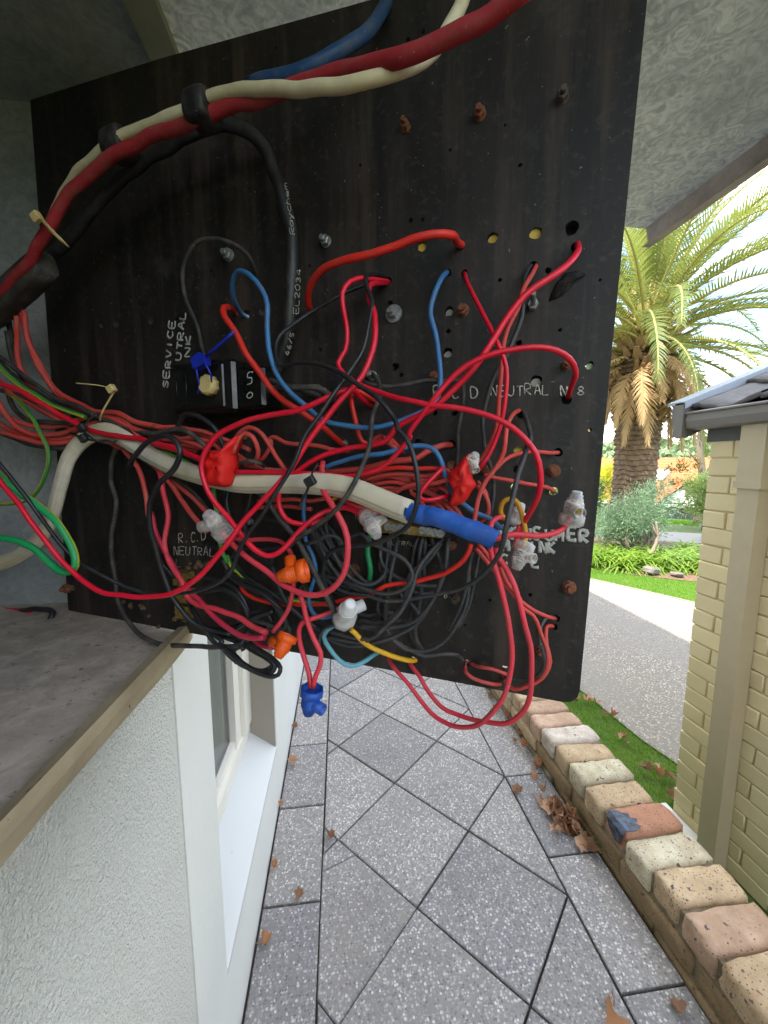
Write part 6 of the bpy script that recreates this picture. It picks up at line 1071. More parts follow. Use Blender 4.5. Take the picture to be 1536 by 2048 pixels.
# black link box
mb = MB(); bx0, bx1, by0, by1 = [v / 1000 for v in LBB]; 
mb.cbox(bx1 - bx0, by1 - by0, 0.036, 0.003); lb = part('link_box', mb, 'blackbox', board, ((bx0 + bx1) / 2, (by0 + by1) / 2, 0.0185))
dxb, dyb = bx1 - bx0, by1 - by0
mb = MB(); mb.cbox(dxb - .012, dyb - .008, 0.003, 0.0012, c=(-.004, 0, 0.0193)); part('box_cover', mb, 'blackbox', lb)
mb = MB(); tube(mb, [(-dxb * .36, dyb * .28, .0212), (-dxb * .36, -dyb * .30, .0212)], .0005, 6); tube(mb, [(-dxb * .20, dyb * .28, .0212), (-dxb * .20, -dyb * .30, .0212)], .0005, 6); tube(mb, [(-dxb * .36, -dyb * .30, .0212), (-dxb * .20, -dyb * .30, .0212)], .0005, 6); part('moulded_mark', mb, 'blackbox', lb)
mb = MB(); mb.cbox(0.030, dyb * .8, 0.030, 0.003); part('side_shroud', mb, 'blackbox', lb, (dxb / 2 + .013, -.002, -.002))
mb = MB(); kk = 10
ring = lambda rr_, z, w=0.0: [(rr_ * (1 + w * (j % 2)) * math.cos(2 * math.pi * j / 20), rr_ * (1 + w * (j % 2)) * math.sin(2 * math.pi * j / 20), z) for j in range(20)]
mb.rings([ring(.0085, 0, .12), ring(.0085, .007, .12), ring(.0070, .009)], 0, True); o = part('knob', mb, 'ivory', lb); o.location = (KNOB[0] / 1000 - (bx0 + bx1) / 2, KNOB[1] / 1000 - (by0 + by1) / 2, .0205)
# lettering, strokes of paint a fraction of a millimetre proud
def strokes(lines, w, name, mat, parent, local=True, thick=0.35):
    mb = MB()
    for Ln in lines:
        P = np.array([(p[0] / 1000, p[1] / 1000, p[2] / 1000) for p in Ln])
        if len(P) < 2: continue
        P = spline(P, 0.0015) if len(P) > 2 else np.array([P[0] * (1 - t) + P[1] * t for t in np.linspace(0, 1, 5)])
        k = 6; th = np.linspace(0, 2 * math.pi, k, endpoint=False)
        rr_ = np.array([w / 1000 * (0.75 + 0.45 * noise.noise(Vector((p[0] * 300, p[1] * 300, i * .3)))) for i, p in enumerate(P)])
        tube(mb, P, rr_, ref=np.array([0, 0, 1.0]), prof=(np.cos(th), np.sin(th) * thick), k=k)
    return part(name, mb, mat, parent)
for word, w_, mat, lines in TXT: tag(strokes(lines, w_, 'lettering', mat, board), 'white lettering reading ' + word)
tag(strokes(BT, 0.8, 'lettering', 'paint_white', board), 'white brushed figures on the side of the link box')

# ================================================================== WIRES
WOFF = {}
def wire(name, mat, r, label, group, P):
    Wp = np.array([bp(p) for p in P]); o0 = Wp[0].copy(); r = r / 1000
    Q = spline(Wp - o0, 0.005)
    wob = np.array([[noise.noise(Vector((q[0] * 45 + k * 7, q[1] * 45 + o0[0] * 90, q[2] * 45 + o0[2] * 60))) for k in range(3)] for q in Q]) * min(0.0017, r * .5)
    wob[:1] = 0; Q = Q + wob
    k = 14 if r > 0.006 else 10
    mb = MB()
    R = r * (1 + 0.035 * np.array([noise.noise(Vector((q[0] * 60, q[2] * 60, q[1] * 60 + 5))) for q in Q]))
    if mat == 'gy': mats = ['greeny', 'stripe']; mis = [1 if (j % 10) in (0, 1, 2) else 0 for j in range(k)]
    elif mat == 'green2': mats = ['green2', 'stripe']; mis = [1 if (j % 10) in (3, 4) else 0 for j in range(k)]
    else: mats = [mat]; mis = None
    tube(mb, Q, R, k, 0, mis=mis)
    o = part(name, mb, mats, None, o0)
    cat = 'cable' if 'cable' in name else 'wire'
    return tag(o, label, cat, group)
for w_ in WIRES:
    wo_ = wire(*w_)
    if w_[1] == 'cable': cable_o = wo_
# print on the big black cable
pr = strokes(CT, 0.33, 'print', 'print', None); pr.parent = cable_o; pr.matrix_parent_inverse = Matrix.Identity(4); pr.matrix_basis = Matrix.Translation(-cable_o.location) @ BM

# the flat white twin cable, with its taped end
r_, P = TWIN
P = np.array([bp(p) for p in P]); o0 = P[0].copy(); Q = spline(P - o0, 0.006)
k = 44; th = np.linspace(0, 2 * math.pi, k, endpoint=False)
rad_ = np.array([1 - 0.17 * math.exp(-((t - 0.62) / .10) ** 2) - 0.17 * math.exp(-((t - 1.0) / .10) ** 2) + 0.04 * math.exp(-((t - 0.8) / .1) ** 2) for t in th])
mb = MB(); tube(mb, Q, r_ / 1000, k, 0, ref=np.array(BN), prof=(np.cos(th) * rad_ * 1.0, np.sin(th) * rad_ * 0.62)); 
twin = tag(part('white_cable', mb, 'whitecable', None, o0), 'thick flat white cable running across the board to a blue taped end', 'cable')
r_, P = TAPE_SLEEVE
P = np.array([bp(p) for p in P]); Q = spline(P - o0, 0.0016); n = len(Q)
s_ = np.concatenate([[0], np.cumsum(np.linalg.norm(np.diff(Q, axis=0), axis=1))])
th2 = np.linspace(0, 2 * math.pi, 22, endpoint=False)
mb = MB(); T, A_, B_ = frames(Q, np.array(BN)); rings = []
for i in range(n):
    rg = []
    for j, t in enumerate(th2):
        ph = (s_[i] / 0.017 + 0.35 * math.sin(t)) % 1.0
        rr_ = r_ / 1000 * (0.95 + 0.10 * ph ** 3 + 0.04 * noise.noise(Vector((s_[i] * 60, t, 0)))) * (1 - 0.06 * (i > n - 4))
        rg.append(Q[i] + A_[i] * rr_ * math.cos(t) + B_[i] * rr_ * 0.8 * math.sin(t))
    rings.append(rg)
mb.rings(rings, 0, True); part('blue_tape', mb, 'bluetape', twin)

# black tape bands and the wrapped sleeve on the heavy cables
def band(label, a_, b_, ru, rv, mat='tieblack', name='tape_band'):
    a_, b_ = np.array(bp(a_)), np.array(bp(b_)); mb = MB(); t = np.linspace(0, 1, 9); Q = np.array([(1 - x) * a_ + x * b_ for x in t]) - a_
    kk_ = 20; th = np.linspace(0, 2 * math.pi, kk_, endpoint=False)
    tube(mb, Q, np.array([.88, .98, 1.0, 1.02, 1.0, 1.02, 1.0, .97, .86]) , kk_, ref=np.array(BN), prof=(np.sign(np.cos(th)) * np.abs(np.cos(th)) ** .5 * ru, np.sign(np.sin(th)) * np.abs(np.sin(th)) ** .5 * rv))
    tag(part(name, mb, mat, None, a_), label, 'tape')
band('black tape band wrapped round the cables, right one', BAND[0][0], BAND[0][1], BAND[0][2], BAND[0][3])
band('black tape band wrapped round the cables, left one', BAND[1][0], BAND[1][1], BAND[1][2], BAND[1][3])
band('dusty dark sleeve wrapped round the heavy cables at the far left', BAND[2][0], BAND[2][1], BAND[2][2], BAND[2][3], 'dusty', 'cable_sleeve')

# ================================================================== CONNECTORS
def basis(ax, ref):
    z = Vector(ax).normalized(); x = Vector(ref) - z * Vector(ref).dot(z); x.normalize(); y = z.cross(x)
    return Matrix((x, y, z)).transposed().to_4x4()
for a_, b_, s_, r, mat, label in CONN:
    A3, B3, S3 = bp(a_), bp(b_), bp(s_); Lc = (B3 - A3).length; r = r / 1000
    r *= 1.12; Lc = max(Lc, r * 2.0)
    mid = (A3 + B3) / 2; Mx = Matrix.Translation(A3) @ basis(B3 - A3, S3 - mid)
    t = empty('screw_connector', label, 'connector'); t.matrix_world = Mx
    k = 16
    def rg(rr_, z, oct_=False, k=k):
        out = []
        for j in range(k):
            a = 2 * math.pi * j / k; f = 1.0
            if oct_: q = (a + math.pi / 8) % (math.pi / 4) - math.pi / 8; f = math.cos(math.pi / 8) / math.cos(q) * 1.05
            out.append((rr_ * f * math.cos(a), rr_ * f * math.sin(a), z))
        return out
    mb = MB(); rs = [rg(r * .86, 0.0, True), rg(r, 0.0, True), rg(r, Lc * .26, True), rg(r * .80, Lc * .32)]
    for q in range(4 if mat == 'clear' else 6):
        z = Lc * (.34 + q * (.082 if mat == 'clear' else .055)); rs += [rg(r * .80, z), rg(r * .70, z + Lc * .012), rg(r * .80, z + Lc * .03)]
    rs += [rg(r * .72, Lc * .69)]
    mb.rings([rg(r * .80, Lc * .2, True), rg(r * .86, 0.0, True)], 0, True, True, False)
    mb.rings(rs, 0, True, False, True); body = part('body', mb, mat, t)
    mb = MB(); mb.rings([rg(r * .66, Lc * .69), rg(r * .66, Lc * .78), rg(r * .56, Lc * .80), rg(r * .56, Lc * .9), rg(r * .47, Lc * .92), rg(r * .44, Lc), rg(r * .25, Lc)], 0, True, False, True); part('screw_cap', mb, mat, t)
    Ls = r * 1.55; mb = MB(); Rm = Matrix.Rotation(math.pi / 2, 4, 'Y'); zc = Lc * .52; rt = r * .50
    def sr(rr_, x): return [(x, rr_ * math.cos(2 * math.pi * j / 14), zc + rr_ * math.sin(2 * math.pi * j / 14)) for j in range(14)]
    mb.rings([sr(rt, r * .45), sr(rt, Ls), sr(rt * .82, Ls), sr(rt * .78, Ls * .62)], 0, True, False, True); part('side_tube', mb, mat, t)
    if mat in ('clear', 'milky'):
        mb = MB(); mb.rings([rg(r * .30, Lc * .3, k=10), rg(r * .30, Lc * .74, k=10)], 0, True); 
        mb.rings([[(x, rt * .5 * math.cos(2 * math.pi * j / 8), zc + rt * .5 * math.sin(2 * math.pi * j / 8)) for j in range(8)] for x in (0, Ls * .8)], 0, True); part('brass_insert', mb, 'brass' if mat == 'clear' else 'zinc', t)
# red tape joints
for mat, label, pts, th_ in TAPES:
    P = [bpl(p) for p in pts]; o0 = sum(P, Vector()) / len(P); Pl = [p - o0 for p in P]
    fine = spline(np.array(Pl + [Pl[0]]), 0.004)[:-1]; r = random.Random(4)
    mb = MB(); n = len(fine); rings = []; levels = [(0.12, -th_ * .5), (0.0, -th_ * .1), (0.04, th_ * .22), (.28, th_ * .42), (.55, th_ * .52), (.8, th_ * .55)]
    for li, (ins, z) in enumerate(levels):
        ring_ = []
        for i, p in enumerate(fine):
            q = Vector(p) * (1 - ins); cz = z / 1000 * (1 + .5 * noise.noise(Vector((q.x * 70, q.y * 70, 3)))) + .007 * abs(noise.noise(Vector((q.x * 130 + q.y * 90, q.y * 50 - q.x * 60, 1.7)))) * (1 if li > 2 else .4)
            ring_.append((q.x, q.y, cz))
        rings.append(ring_)
    mb.rings(rings, 0, True); o = part('red_tape', mb, mat, None); o.matrix_world = BM @ Matrix.Translation(o0); tag(o, label, 'tape')
# security seal on the link box
seal = empty('security_seal', 'blue plastic security seal threaded through the ivory knob', 'seal'); P = [bpl(p) for p in SEAL]; c_ = sum(P, Vector()) / 5; seal.matrix_world = BM @ Matrix.Translation(c_)
mb = MB(); mb.prism([p - c_ + Vector((0, 0, -.004)) for p in P], (0, 0, .009)); part('seal_body', mb, 'sealblue', seal)
mb = MB(); tube(mb, [bpl(p) - c_ for p in SEALT], 0.0011, 6)
for q in np.linspace(0.15, .95, 12):
    p = (bpl(SEALT[0]) - c_).lerp(bpl(SEALT[-1]) - c_, q); mb.cbox(.0032, .0022, .002, .0004, c=p)
part('seal_tail', mb, 'sealblue', seal)
mb = MB()
for Ln in SEALL: tube(mb, spline(np.array([bpl(p) - c_ for p in Ln]), .002), 0.0009, 8)
part('seal_loop', mb, 'sealblue', seal)
# cable ties
for label, mat, P, w_, head in TIES:
    Pw = np.array([bpl(p) for p in P]); o0 = Pw[0].copy(); t = empty('cable_tie', label, 'cable tie'); t.matrix_world = BM @ Matrix.Translation(Vector(o0))
    mb = MB(); k = 8; th = np.linspace(0, 2 * math.pi, k, endpoint=False); tube(mb, spline(Pw - o0, .002), w_ / 2000, k, ref=np.array([0, 0, 1.0]), prof=(np.cos(th) * 1.0, np.sin(th) * .45)); part('strap', mb, mat, t)
    if head: mb = MB(); mb.cbox(.008, .0075, .006, .001); part('tie_head', mb, mat, t, bpl(head) - Vector(o0)).rotation_euler = (0.2, 0.1, 0.5)

# ================================================================== FOLIAGE AND THINGS BEHIND
def leafcloud(mb, c, rx, ry, rz, n, size, seed, mi=0, long_=1.0, clumps=14, upward=0.2):
    r = np.random.default_rng(seed); cl = r.normal(0, 1, (clumps, 3)); cl /= np.linalg.norm(cl, axis=1)[:, None]; cl *= r.uniform(.3, .85, (clumps, 1))
    for i in range(n):
        q = cl[r.integers(clumps)] + r.normal(0, .2, 3); p = np.array([c[0] + q[0] * rx, c[1] + q[1] * ry, c[2] + q[2] * rz])
        d = q / (np.linalg.norm(q) + 1e-6) + r.normal(0, .6, 3) + np.array([0, 0, upward]); d /= np.linalg.norm(d); s_ = np.cross(d, r.normal(0, 1, 3)); s_ /= np.linalg.norm(s_) + 1e-6
        L_ = size * r.uniform(.6, 1.3); w_ = L_ * .5 / long_; m = p + d * L_ * .5
        mb.add([p, m + s_ * w_ * .5, p + d * L_, m - s_ * w_ * .5], [(0, 1, 2, 3)], mi)
def limb(mb, pts, r0, r1, k=8, mi=0):
    Q = spline(np.array(pts, float), 0.12); tube(mb, Q, np.linspace(r0, r1, len(Q)), k, mi)
# ---- date palm
PX_, PY_ = 6.58, 7.95
palm = empty('palm_tree', 'tall date palm with a thick scarred trunk and arching fronds beyond the driveway', 'palm tree', (PX_, PY_, GZ))
CZ = 4.75
mb = MB(); nz, nk = 260, 72; r = random.Random(3); rings = []
for i in range(nz):
    z = i / (nz - 1) * 4.35; base = 0.50 - 0.10 * min(1, z / 1.2) + 0.0 * z; base = base + 0.20 * max(0, (z - 2.9) / 1.3) ** 1.2 if z < 4.05 else 0.58 - (z - 4.05) * 1.3
    row = z / 0.105 + 0.22 * math.sin(i * .013) ; ri = int(row); fr = row - ri; ring_ = []
    for j in range(nk):
        a = 2 * math.pi * j / nk; row2 = row + .45 * noise.noise(Vector((math.cos(a) * 2.2, math.sin(a) * 2.2, z * 1.5))); ri = int(row2 + 5); fr = row2 + 5 - ri; cell = a / (2 * math.pi) * 14 + (0.5 if ri % 2 else 0); fc = abs((cell % 1) - .5) * 2
        amp = 0.028 + 0.05 * max(0, (z - 2.1) / 1.6); bump = (1 - fr) * (1 - fc * .75) * amp * 1.6 + 0.02 * noise.noise(Vector((a * 4, z * 6, 0)))
        rr_ = base + bump; ring_.append((rr_ * math.cos(a), rr_ * math.sin(a), z))
    rings.append(ring_)
mb.rings(rings, 0, False); part('trunk', mb, 'palm_bark', palm)
mb = MB(); r = random.Random(6)
for i in range(330):
    z = r.uniform(2.75, 4.3); a = r.uniform(0, 2 * math.pi); R_ = 0.46 + .20 * max(0, (z - 2.9) / 1.3); L_ = r.uniform(.10, .2) * (0.6 + .4 * (z - 2.7) / 1.5); w_ = r.uniform(.05, .08)
    d = Vector((math.cos(a), math.sin(a), 0)); s_ = Vector((-d.y, d.x, 0)); p = d * R_ + Vector((0, 0, z)); t = p + d * L_ * .8 + Vector((0, 0, L_))
    mb.add([p - s_ * w_, p + s_ * w_, t + s_ * w_ * .45, t - s_ * w_ * .45, p - d * .05 + Vector((0, 0, .04)) - s_ * w_, p - d * .05 + Vector((0, 0, .04)) + s_ * w_, t - d * .03 + Vector((0, 0, .02))], [(0, 1, 2, 3), (5, 4, 6), (1, 5, 6, 2), (4, 0, 3, 6), (2, 6, 3)])
tag(part('leaf_boots', mb, 'palm_boot', palm), kind='stuff')
def frond(name, az, el, length, droop, mat, seed, leaflet=0.42, start=0.35, label=None, n=58):
    r = random.Random(seed); mb = MB(); pts = []; d = Vector((math.cos(az) * math.cos(el), math.sin(az) * math.cos(el), math.sin(el))); p = Vector((math.cos(az) * .25, math.sin(az) * .25, CZ - GZ - 1.35 + .9 * math.sin(max(el, -.4)) + .25)); side = Vector((-math.sin(az), math.cos(az), 0)); st = 20
    twist = r.uniform(-.3, .3)
    for i in range(st + 1):
        pts.append(p.copy()); ang = droop / st * (0.5 + 1.2 * i / st); pitch = math.asin(max(-.999, min(.999, d.z))); pitch = max(-1.45, pitch - ang); hh = Vector((d.x, d.y, 0)).normalized(); az_ = math.atan2(hh.y, hh.x) + twist / st
        d = Vector((math.cos(az_) * math.cos(pitch), math.sin(az_) * math.cos(pitch), math.sin(pitch))); p = p + d * length / st
    P = np.array([tuple(q) for q in pts]); tube(mb, P, np.linspace(.035, .007, len(P)), 5, 1)
    for k in range(n):
        f = (k + .5) / n; x = (0.13 + .87 * f) * st; i = min(st - 1, int(x)); q = pts[i].lerp(pts[i + 1], x - i); t = (pts[i + 1] - pts[i]).normalized(); sd = t.cross(Vector((0, 0, 1))); sd = sd.normalized() if sd.length > .05 else side; up = sd.cross(t).normalized()
        L_ = leaflet * (1 - .72 * abs(f - .42) ** 1.3 * 1.6) * r.uniform(.85, 1.15); L_ = max(L_, .08)
        for sg in (-1, 1):
            dd = (sd * sg * (0.85 - .35 * f) + t * (.55 + .5 * f) + up * r.uniform(.15, .42)).normalized(); dd = (dd + Vector((0, 0, -.25 if mat == 'palm_green' else -.7)) * r.uniform(.3, 1)).normalized()
            w_ = t * 0.021; e = q + dd * L_; m = q + dd * L_ * .55 + Vector((0, 0, .02))
            mb.add([q - w_, q + w_, m + w_ * .8, m - w_ * .8, e], [(0, 1, 2, 3), (3, 2, 4)])
    o = part(name, mb, [mat, 'palm_base' if mat == 'palm_green' else mat], palm)
    if label: o['label'] = label
mb = MB(); hr = random.Random(41)
for k in range(150):                           # sheathing frond bases packed round the heart
    a = hr.uniform(0, 6.283); el = hr.uniform(.1, 1.45); d = Vector((math.cos(a) * math.cos(el), math.sin(a) * math.cos(el), math.sin(el))); sd = Vector((-math.sin(a), math.cos(a), 0)); p = Vector((0, 0, CZ - GZ - 1.25)) + d * .1; L_ = hr.uniform(.6, 1.15)
    e = p + d * L_; mb.add([p - sd * .09, p + sd * .09, e + sd * .025, e - sd * .025, p.lerp(e, .5) + d.cross(sd) * .03], [(0, 1, 4), (1, 2, 4), (2, 3, 4), (3, 0, 4)], 0, True)
tag(part('frond_bases', mb, 'palm_base', palm), kind='stuff')
r = random.Random(77); i = 0
for ring_, (el, cnt, Ln, dr) in enumerate([(82, 6, 2.6, .5), (66, 11, 3.2, .8), (50, 13, 3.5, 1.1), (34, 15, 3.6, 1.2), (18, 16, 3.6, 1.3), (3, 13, 3.4, 1.3), (-12, 4, 2.6, 1.2)]):
    for k in range(cnt):
        i += 1; frond('frond', 2 * math.pi * (k + .5 * (ring_ % 2) + r.uniform(-.3, .3)) / cnt, RAD(el + r.uniform(-7, 7)), Ln * r.uniform(.86, 1.08), dr * r.uniform(.75, 1.2), 'palm_green', i)
for k in range(38):
    i += 1; frond('frond', 2 * math.pi * (k + r.uniform(-.3, .3)) / 38, RAD(r.uniform(-50, -8)), r.uniform(1.3, 2.1), r.uniform(.7, 1.4), 'palm_dead', i, .34, label='dead brown frond hanging down', n=46)
# ---- bush in front of the palm, with a leaning bare stem
bush = empty('bush', 'fine leaved grey green bush growing at the foot of the palm', 'bush', (5.95, 7.05, GZ))
mb = MB(); leafcloud(mb, (0, 0, .85), .75, .55, .60, 9000, .075, 5, 0, 3.0, 40); leafcloud(mb, (-.5, .1, .65), .55, .4, .45, 3500, .07, 6, 0, 3.0, 20); leafcloud(mb, (0.45, 0, 1.15), .4, .35, .5, 2500, .08, 16, 0, 3.0, 20); part('foliage', mb, 'bush_blue', bush)
mb = MB(); limb(mb, [(-.45, -.75, .02), (-.12, -.62, .30), (.06, -.5, .52), (.08, -.4, .8)], .04, .02); limb(mb, [(.06, -.5, .52), (.2, -.45, .62)], .02, .01); limb(mb, [(.05, -.5, .5), (-.02, -.45, .75)], .02, .01)
for k in range(7): limb(mb, [(r.uniform(-.2, .2), r.uniform(-.2, .2), 0), (r.uniform(-.4, .4), r.uniform(-.2, .2), .5), (r.uniform(-.6, .6), r.uniform(-.3, .3), 1.1)], .03, .008)
part('stem', mb, 'bark', bush)
bush2 = empty('bush', 'darker green bush showing behind the left edge of the palm trunk', 'bush', (6.1, 9.6, GZ))
mb = MB(); leafcloud(mb, (0, 0, .9), 1.0, .7, .85, 5000, .12, 15, 0, 1.5, 30); part('foliage', mb, 'bush_dark', bush2)
mb = MB(); limb(mb, [(0, 0, 0), (.1, .1, .9)], .05, .02); part('stem', mb, 'bark', bush2)
bush3 = empty('bush', 'yellow leaved shrub at the left beside the board edge', 'bush', (8.1, 11.1, GZ))
mb = MB(); leafcloud(mb, (0, 0, 1.25), .8, .6, .65, 3000, .12, 25, 0, 1.5, 24); part('foliage', mb, 'shrub_yellow', bush3)
mb = MB(); limb(mb, [(0, 0, 0), (.1, .1, 1.2)], .05, .02); part('stem', mb, 'bark', bush3)
bush4 = empty('bush', 'rounded pale green shrub in front of the orange roof, next to the garage', 'bush', (10.35, 9.75, GZ))
mb = MB(); leafcloud(mb, (0, 0, .95), .62, .6, .75, 5000, .09, 35, 0, 1.3, 34); part('foliage', mb, 'shrub_light', bush4)
mb = MB(); limb(mb, [(0, 0, 0), (.1, .1, .9)], .05, .02); part('stem', mb, 'bark', bush4)
bush5 = empty('bush', 'low bluish bush on the far lawn between the garden bed and the garage', 'bush', (9.3, 8.1, GZ))
mb = MB(); leafcloud(mb, (0, 0, .3), .7, .5, .35, 2600, .08, 45, 0, 1.5, 20); part('foliage', mb, 'bush_blue', bush5)
mb = MB(); limb(mb, [(0, 0, 0), (.1, .1, .4)], .03, .01); part('stem', mb, 'bark', bush5)
# ---- slender autumn tree
tr = empty('tree', 'slender pale trunked tree with red and green leaves beside the garage eave', 'tree', (11.2, 10.75, GZ))
mb = MB(); limb(mb, [(0, 0, 0), (.05, .0, 1.2), (-.12, .02, 2.2), (-.2, .05, 3.4)], .13, .07); limb(mb, [(.05, 0, 1.2), (.3, 0, 2.0), (.45, .1, 3.0)], .06, .03); limb(mb, [(-.05, 0, 1.8), (-.5, .1, 2.3)], .04, .02); part('trunk', mb, 'bark', tr)
mb = MB()
for k, (x, y, z, s_) in enumerate([(-.5, 0, 1.9, .35), (-.65, .1, 1.3, .3), (.3, 0, 1.3, .35), (.4, .1, 2.4, .4), (-.3, 0, 3.0, .35), (-.9, 0, 1.7, .25), (.1, 0, .9, .35), (.5, 0, 3.2, .5), (-.4, .2, .7, .3)]): leafcloud(mb, (x, y, z), s_, s_, s_, 130, .11, 50 + k, 0, 1.3, 8)
part('crown', mb, 'autumn_leaf', tr)
# ---- strap leaved clumps
def clump(x, y, n, L0, seed, label, group):
    r = random.Random(seed); mb = MB()
    for i in range(n):
        a = r.uniform(0, 2 * math.pi); el = r.uniform(.5, 1.35); Ln = L0 * r.uniform(.6, 1.15); p = Vector((r.uniform(-.12, .12), r.uniform(-.12, .12), 0)); w_ = r.uniform(.014, .024); s_ = Vector((-math.sin(a), math.cos(a), 0)); last = None
        vs = []; m = 6
        for k in range(m + 1):
            ww = w_ * (1 - (k / m) ** 2 * .95); vs += [p - s_ * ww, p + s_ * ww]; d = Vector((math.cos(a) * math.cos(el), math.sin(a) * math.cos(el), math.sin(el))); p = p + d * Ln / m; el -= .34 * r.uniform(.7, 1.2)
        mb.add(vs, [(2 * k, 2 * k + 1, 2 * k + 3, 2 * k + 2) for k in range(m)], 0, True)
    o = part('strappy_plant', mb, 'clivia', None, (x, y, GZ)); tag(o, label, 'plant', group); return o
g_ = 'strap leaved clumps along the front of the garden bed'; r = random.Random(31)
for k in range(26):
    f = k / 25; x = 4.3 + 2.6 * f + r.uniform(-.1, .1); y = 6.75 - 1.15 * f + r.uniform(-.12, .25) + (0.25 if k % 2 else 0)
    if 5.08 < x < 5.42 and y < 6.25: y += .35
    clump(x, y, 90, .62, k, 'green strap leaved clump in the garden bed edging', g_)
for k in range(16):
    clump(4.9 + r.uniform(-.4, 2.4), 6.6 + r.uniform(-.1, .7), 70, .6, 100 + k, 'green strap leaved clump in the garden bed edging', g_)
mb = MB(); mb.cbox(.24, .18, .13, .03, .02); o = part('rock', mb, 'stone_grey', None, (5.28, 5.83, GZ + .09)); o.rotation_euler = (.05, .1, .5); tag(o, 'pale grey stone at the front of the garden bed', 'rock')
mb = MB(); mb.cbox(.18, .14, .08, .025, .015); o = part('rock', mb, 'stone_grey', None, (5.62, 5.66, GZ + .05)); o.rotation_euler = (.05, .1, 1.5); tag(o, 'smaller flat stone to the right of the pale grey stone', 'rock')
# ---- neighbour's house with the orange roof
nh = empty('neighbour_house', 'neighbouring house with an orange tiled roof and white gable behind the palm', 'house', (20.4, 22.2, -4.9)); O_ = Vector((20.4, 22.2, -4.9))
R0 = Vector((-0.76, 0.65, 0)) * -1; Dn = Vector((-0.65, -0.76, 0))                     # along the ridge, towards us
def hp(a, d, z): return tuple(R0 * a + Dn * d + Vector((0, 0, z + 4.9)))
mb = MB(); mb.add([hp(-6, 0, 1.56), hp(4.5, 0, 1.56), hp(6.0, 3.3, -1.15), hp(-6, 3.3, -1.15), hp(-6, -3.3, -1.15), hp(6.0, -3.3, -1.15)], [(3, 2, 1, 0), (0, 1, 5, 4), (1, 2, 5)]); part('roof', mb, 'orange_tiles', nh)
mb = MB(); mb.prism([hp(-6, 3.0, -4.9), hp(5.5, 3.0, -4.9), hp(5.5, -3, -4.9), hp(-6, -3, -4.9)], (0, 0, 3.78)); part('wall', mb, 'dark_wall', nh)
mb = MB(); mb.prism([hp(-.55, 1.12, .72), hp(.35, 1.0, .80), hp(-.05, 1.7, .22), hp(-.9, 1.8, .16)], (0, 0, .06)); part('skylight', mb, 'white_paint', nh)
mb = MB(); mb.add([hp(-.2, 3.25, -1.0), hp(2.4, 3.25, -1.0), hp(1.1, 3.25, .15), hp(1.1, 1.6, .22)], [(0, 1, 2)]); part('gable', mb, 'white_paint', nh)
mb = MB(); mb.add([hp(-.45, 3.4, -1.15), hp(1.1, 3.4, .3), hp(1.1, 1.4, .36)], [(0, 1, 2)]); mb.add([hp(2.7, 3.4, -1.15), hp(1.1, 3.4, .3), hp(1.1, 1.4, .36)], [(0, 2, 1)]); part('gable_roof', mb, 'orange_tiles', nh)
mb = MB(); mb.prism([hp(.85, 3.27, -.45), hp(1.35, 3.27, -.45), hp(1.1, 3.27, -.1)], tuple(Dn * .04)); part('vent', mb, 'purple_vent', nh)
mb = MB(); mb.prism([hp(-6, 3.34, -1.18), hp(6, 3.34, -1.18), hp(6, 3.34, -1.05), hp(-6, 3.34, -1.05)], tuple(Dn * .08)); part('gutter', mb, 'fascia_white', nh)
ph = empty('pale_house', 'distant house with a pale metal roof beyond the yellow shrub', 'house', (30, 39, -4.9))
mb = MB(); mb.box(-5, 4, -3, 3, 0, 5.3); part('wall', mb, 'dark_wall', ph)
mb = MB(); mb.prism([(-5.4, -3.4, 5.3), (-5.4, 0, 6.3), (-5.4, 3.4, 5.3)], (9.8, 0, 0)); part('roof', mb, 'roof_pale', ph)
# ---- wooded hill
r = np.random.default_rng(12); mb = MB()
for i in range(620):
    a = r.uniform(RAD(24), RAD(66)) if i < 400 else r.uniform(RAD(66), RAD(105)); d = r.uniform(78, 112); x, y = d * math.cos(a), d * math.sin(a); z = terr(x, y); h = r.uniform(1.6, 3.0)
    for k in range(46):
        q = r.normal(0, 1, 3); q /= np.linalg.norm(q); p = np.array([x, y, z + h * .6]) + q * np.array([1.7, 1.7, h * .5]) * r.uniform(.6, 1); t1 = np.cross(q, r.normal(0, 1, 3)); t1 /= np.linalg.norm(t1) + 1e-6; t2 = np.cross(q, t1); s_ = r.uniform(.25, .55)
        mb.add([p - t1 * s_, p + t2 * s_, p + t1 * s_, p - t2 * s_], [(0, 1, 2, 3)])
tag(part('hill_wood', mb, 'hill_trees', None), 'wooded hill along the horizon', 'wood', kind='stuff')

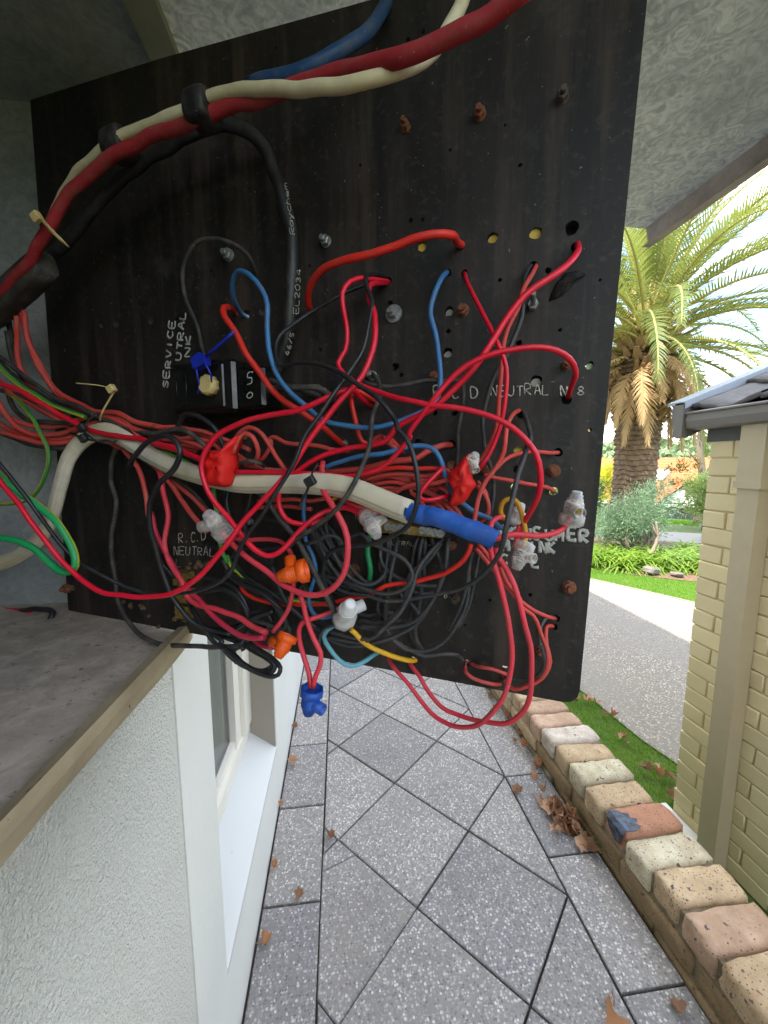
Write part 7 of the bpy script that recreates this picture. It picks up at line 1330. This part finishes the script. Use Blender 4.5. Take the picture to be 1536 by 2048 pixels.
# ================================================================== FALLEN LEAVES
leaf_me = []
for v in range(6):
    r = random.Random(v); mb = MB(); n = 12; outer = []; lobes = [0.75, 1.0, .8, .9, .66, .9, .5, .85, .7, .95, .72, 1.0]
    for j in range(n):
        a = 2 * math.pi * j / n; q = lobes[j] * r.uniform(.85, 1.1) * .024; outer.append([q * math.cos(a) * 1.25, q * math.sin(a), 0])
    curl = r.uniform(25, 75); tw = r.uniform(-45, 45); mid = [[x * .5, y * .5, 0] for x, y, z in outer]; allv = [[0, 0, 0]] + mid + outer
    for p in allv: p[2] = curl * (p[1] ** 2) + tw * p[0] * p[1] + r.uniform(-.0012, .0022) + .5 * curl * p[0] ** 2 * (1 if v % 2 else -.5) + .003
    fs = [(0, 1 + j, 1 + (j + 1) % n) for j in range(n)] + [(1 + j, 1 + n + j, 1 + n + (j + 1) % n, 1 + (j + 1) % n) for j in range(n)]
    mb.add(allv, fs, 0, True); tube(mb, [(0.02, 0, .004), (.035, .002, .008), (.048, .005, .006)], .0008, 4); leaf_me.append(mb.mesh('fallen_leaf', ['dead_leaf', 'dead_leaf2', 'dead_leaf3'][v % 3]))
lr = random.Random(19)
def leaf(x, y, z, s_, label, group, tilt=.5):
    o = link('fallen_leaf', lr.choice(leaf_me), None, (x, y, z)); o.rotation_euler = (lr.uniform(-tilt, tilt), lr.uniform(-tilt, tilt), lr.uniform(0, 6.28)); o.scale = (s_, s_, s_ * lr.uniform(.8, 1.5)); tag(o, label, 'leaf', group)
for k in range(34):
    a = lr.gauss(0, 1); b = lr.gauss(0, 1); leaf(.735 + a * .022 - .012 * b, 1.08 + b * .06, .004 + abs(lr.gauss(0, .012)), lr.uniform(.75, 1.15), 'crumpled brown leaf in the pile against the low brick wall', 'brown leaves piled against the low wall', .9)
for k in range(30):
    y = 1.25 + k * .05 + lr.uniform(-.02, .02); leaf(.765 + lr.uniform(-.03, .012), y, .004 + lr.uniform(0, .006), lr.uniform(.5, .95), 'brown leaf lying in the line along the foot of the low wall', 'brown leaves strung along the wall foot', .7)
leaf(.640, 1.20, .004, .9, 'single brown leaf on the right border paver just left of the leaf pile', None)
leaf(.575, .63, .004, 1.15, 'large curled brown leaf on the pavers at the bottom right of the path', None)
leaf(.725, .62, .004, .8, 'small brown leaf at the wall foot near the bottom right corner', None)
leaf(.16, .63, .002, .6, 'small tan leaf stuck in the paver joint at the bottom centre', None)
leaf(.42, .60, .0, .6, 'small tan leaf caught in the diagonal joint at bottom right of centre', None)
leaf(-.045, 1.11, .003, .55, 'tiny brown leaf where the diagonal joint meets the left border', None)
leaf(-.13, .955, .003, .55, 'tiny brown leaf on the joint of the left border pavers', None)
for k in range(6):
    y = .66 + k * .2 + lr.uniform(-.03, .03); leaf(-.214 + lr.uniform(-.004, .012), y, .004 + lr.uniform(0, .01), lr.uniform(.5, .95), 'brown leaf tucked along the foot of the white house wall', 'brown leaves along the house wall', 1.0)
for k in range(40):
    y = lr.uniform(1.5, 3.1); x = lr.choice([lr.uniform(1.15, 1.85), 1.86 + lr.uniform(-.05, .08), 1.9 + lr.uniform(-.03, .1)]); leaf(x, y, GZ + .028 + lr.uniform(0, .012), lr.uniform(.8, 1.4), 'brown leaf scattered on the grass strip beside the driveway', 'brown leaves on the grass strip', .5)
# ---- weed in the joint line at the wall foot
mb = MB(); leafcloud(mb, (0, 0, .01), .03, .06, .015, 120, .012, 3, 0, 1.0, 6); tag(part('moss_tuft', mb, 'clivia', None, (PX1 - .008, 1.02, 0.0)), 'small green moss tuft at the foot of the low wall by the leaf pile', 'moss')
S.cycles.use_denoising = True
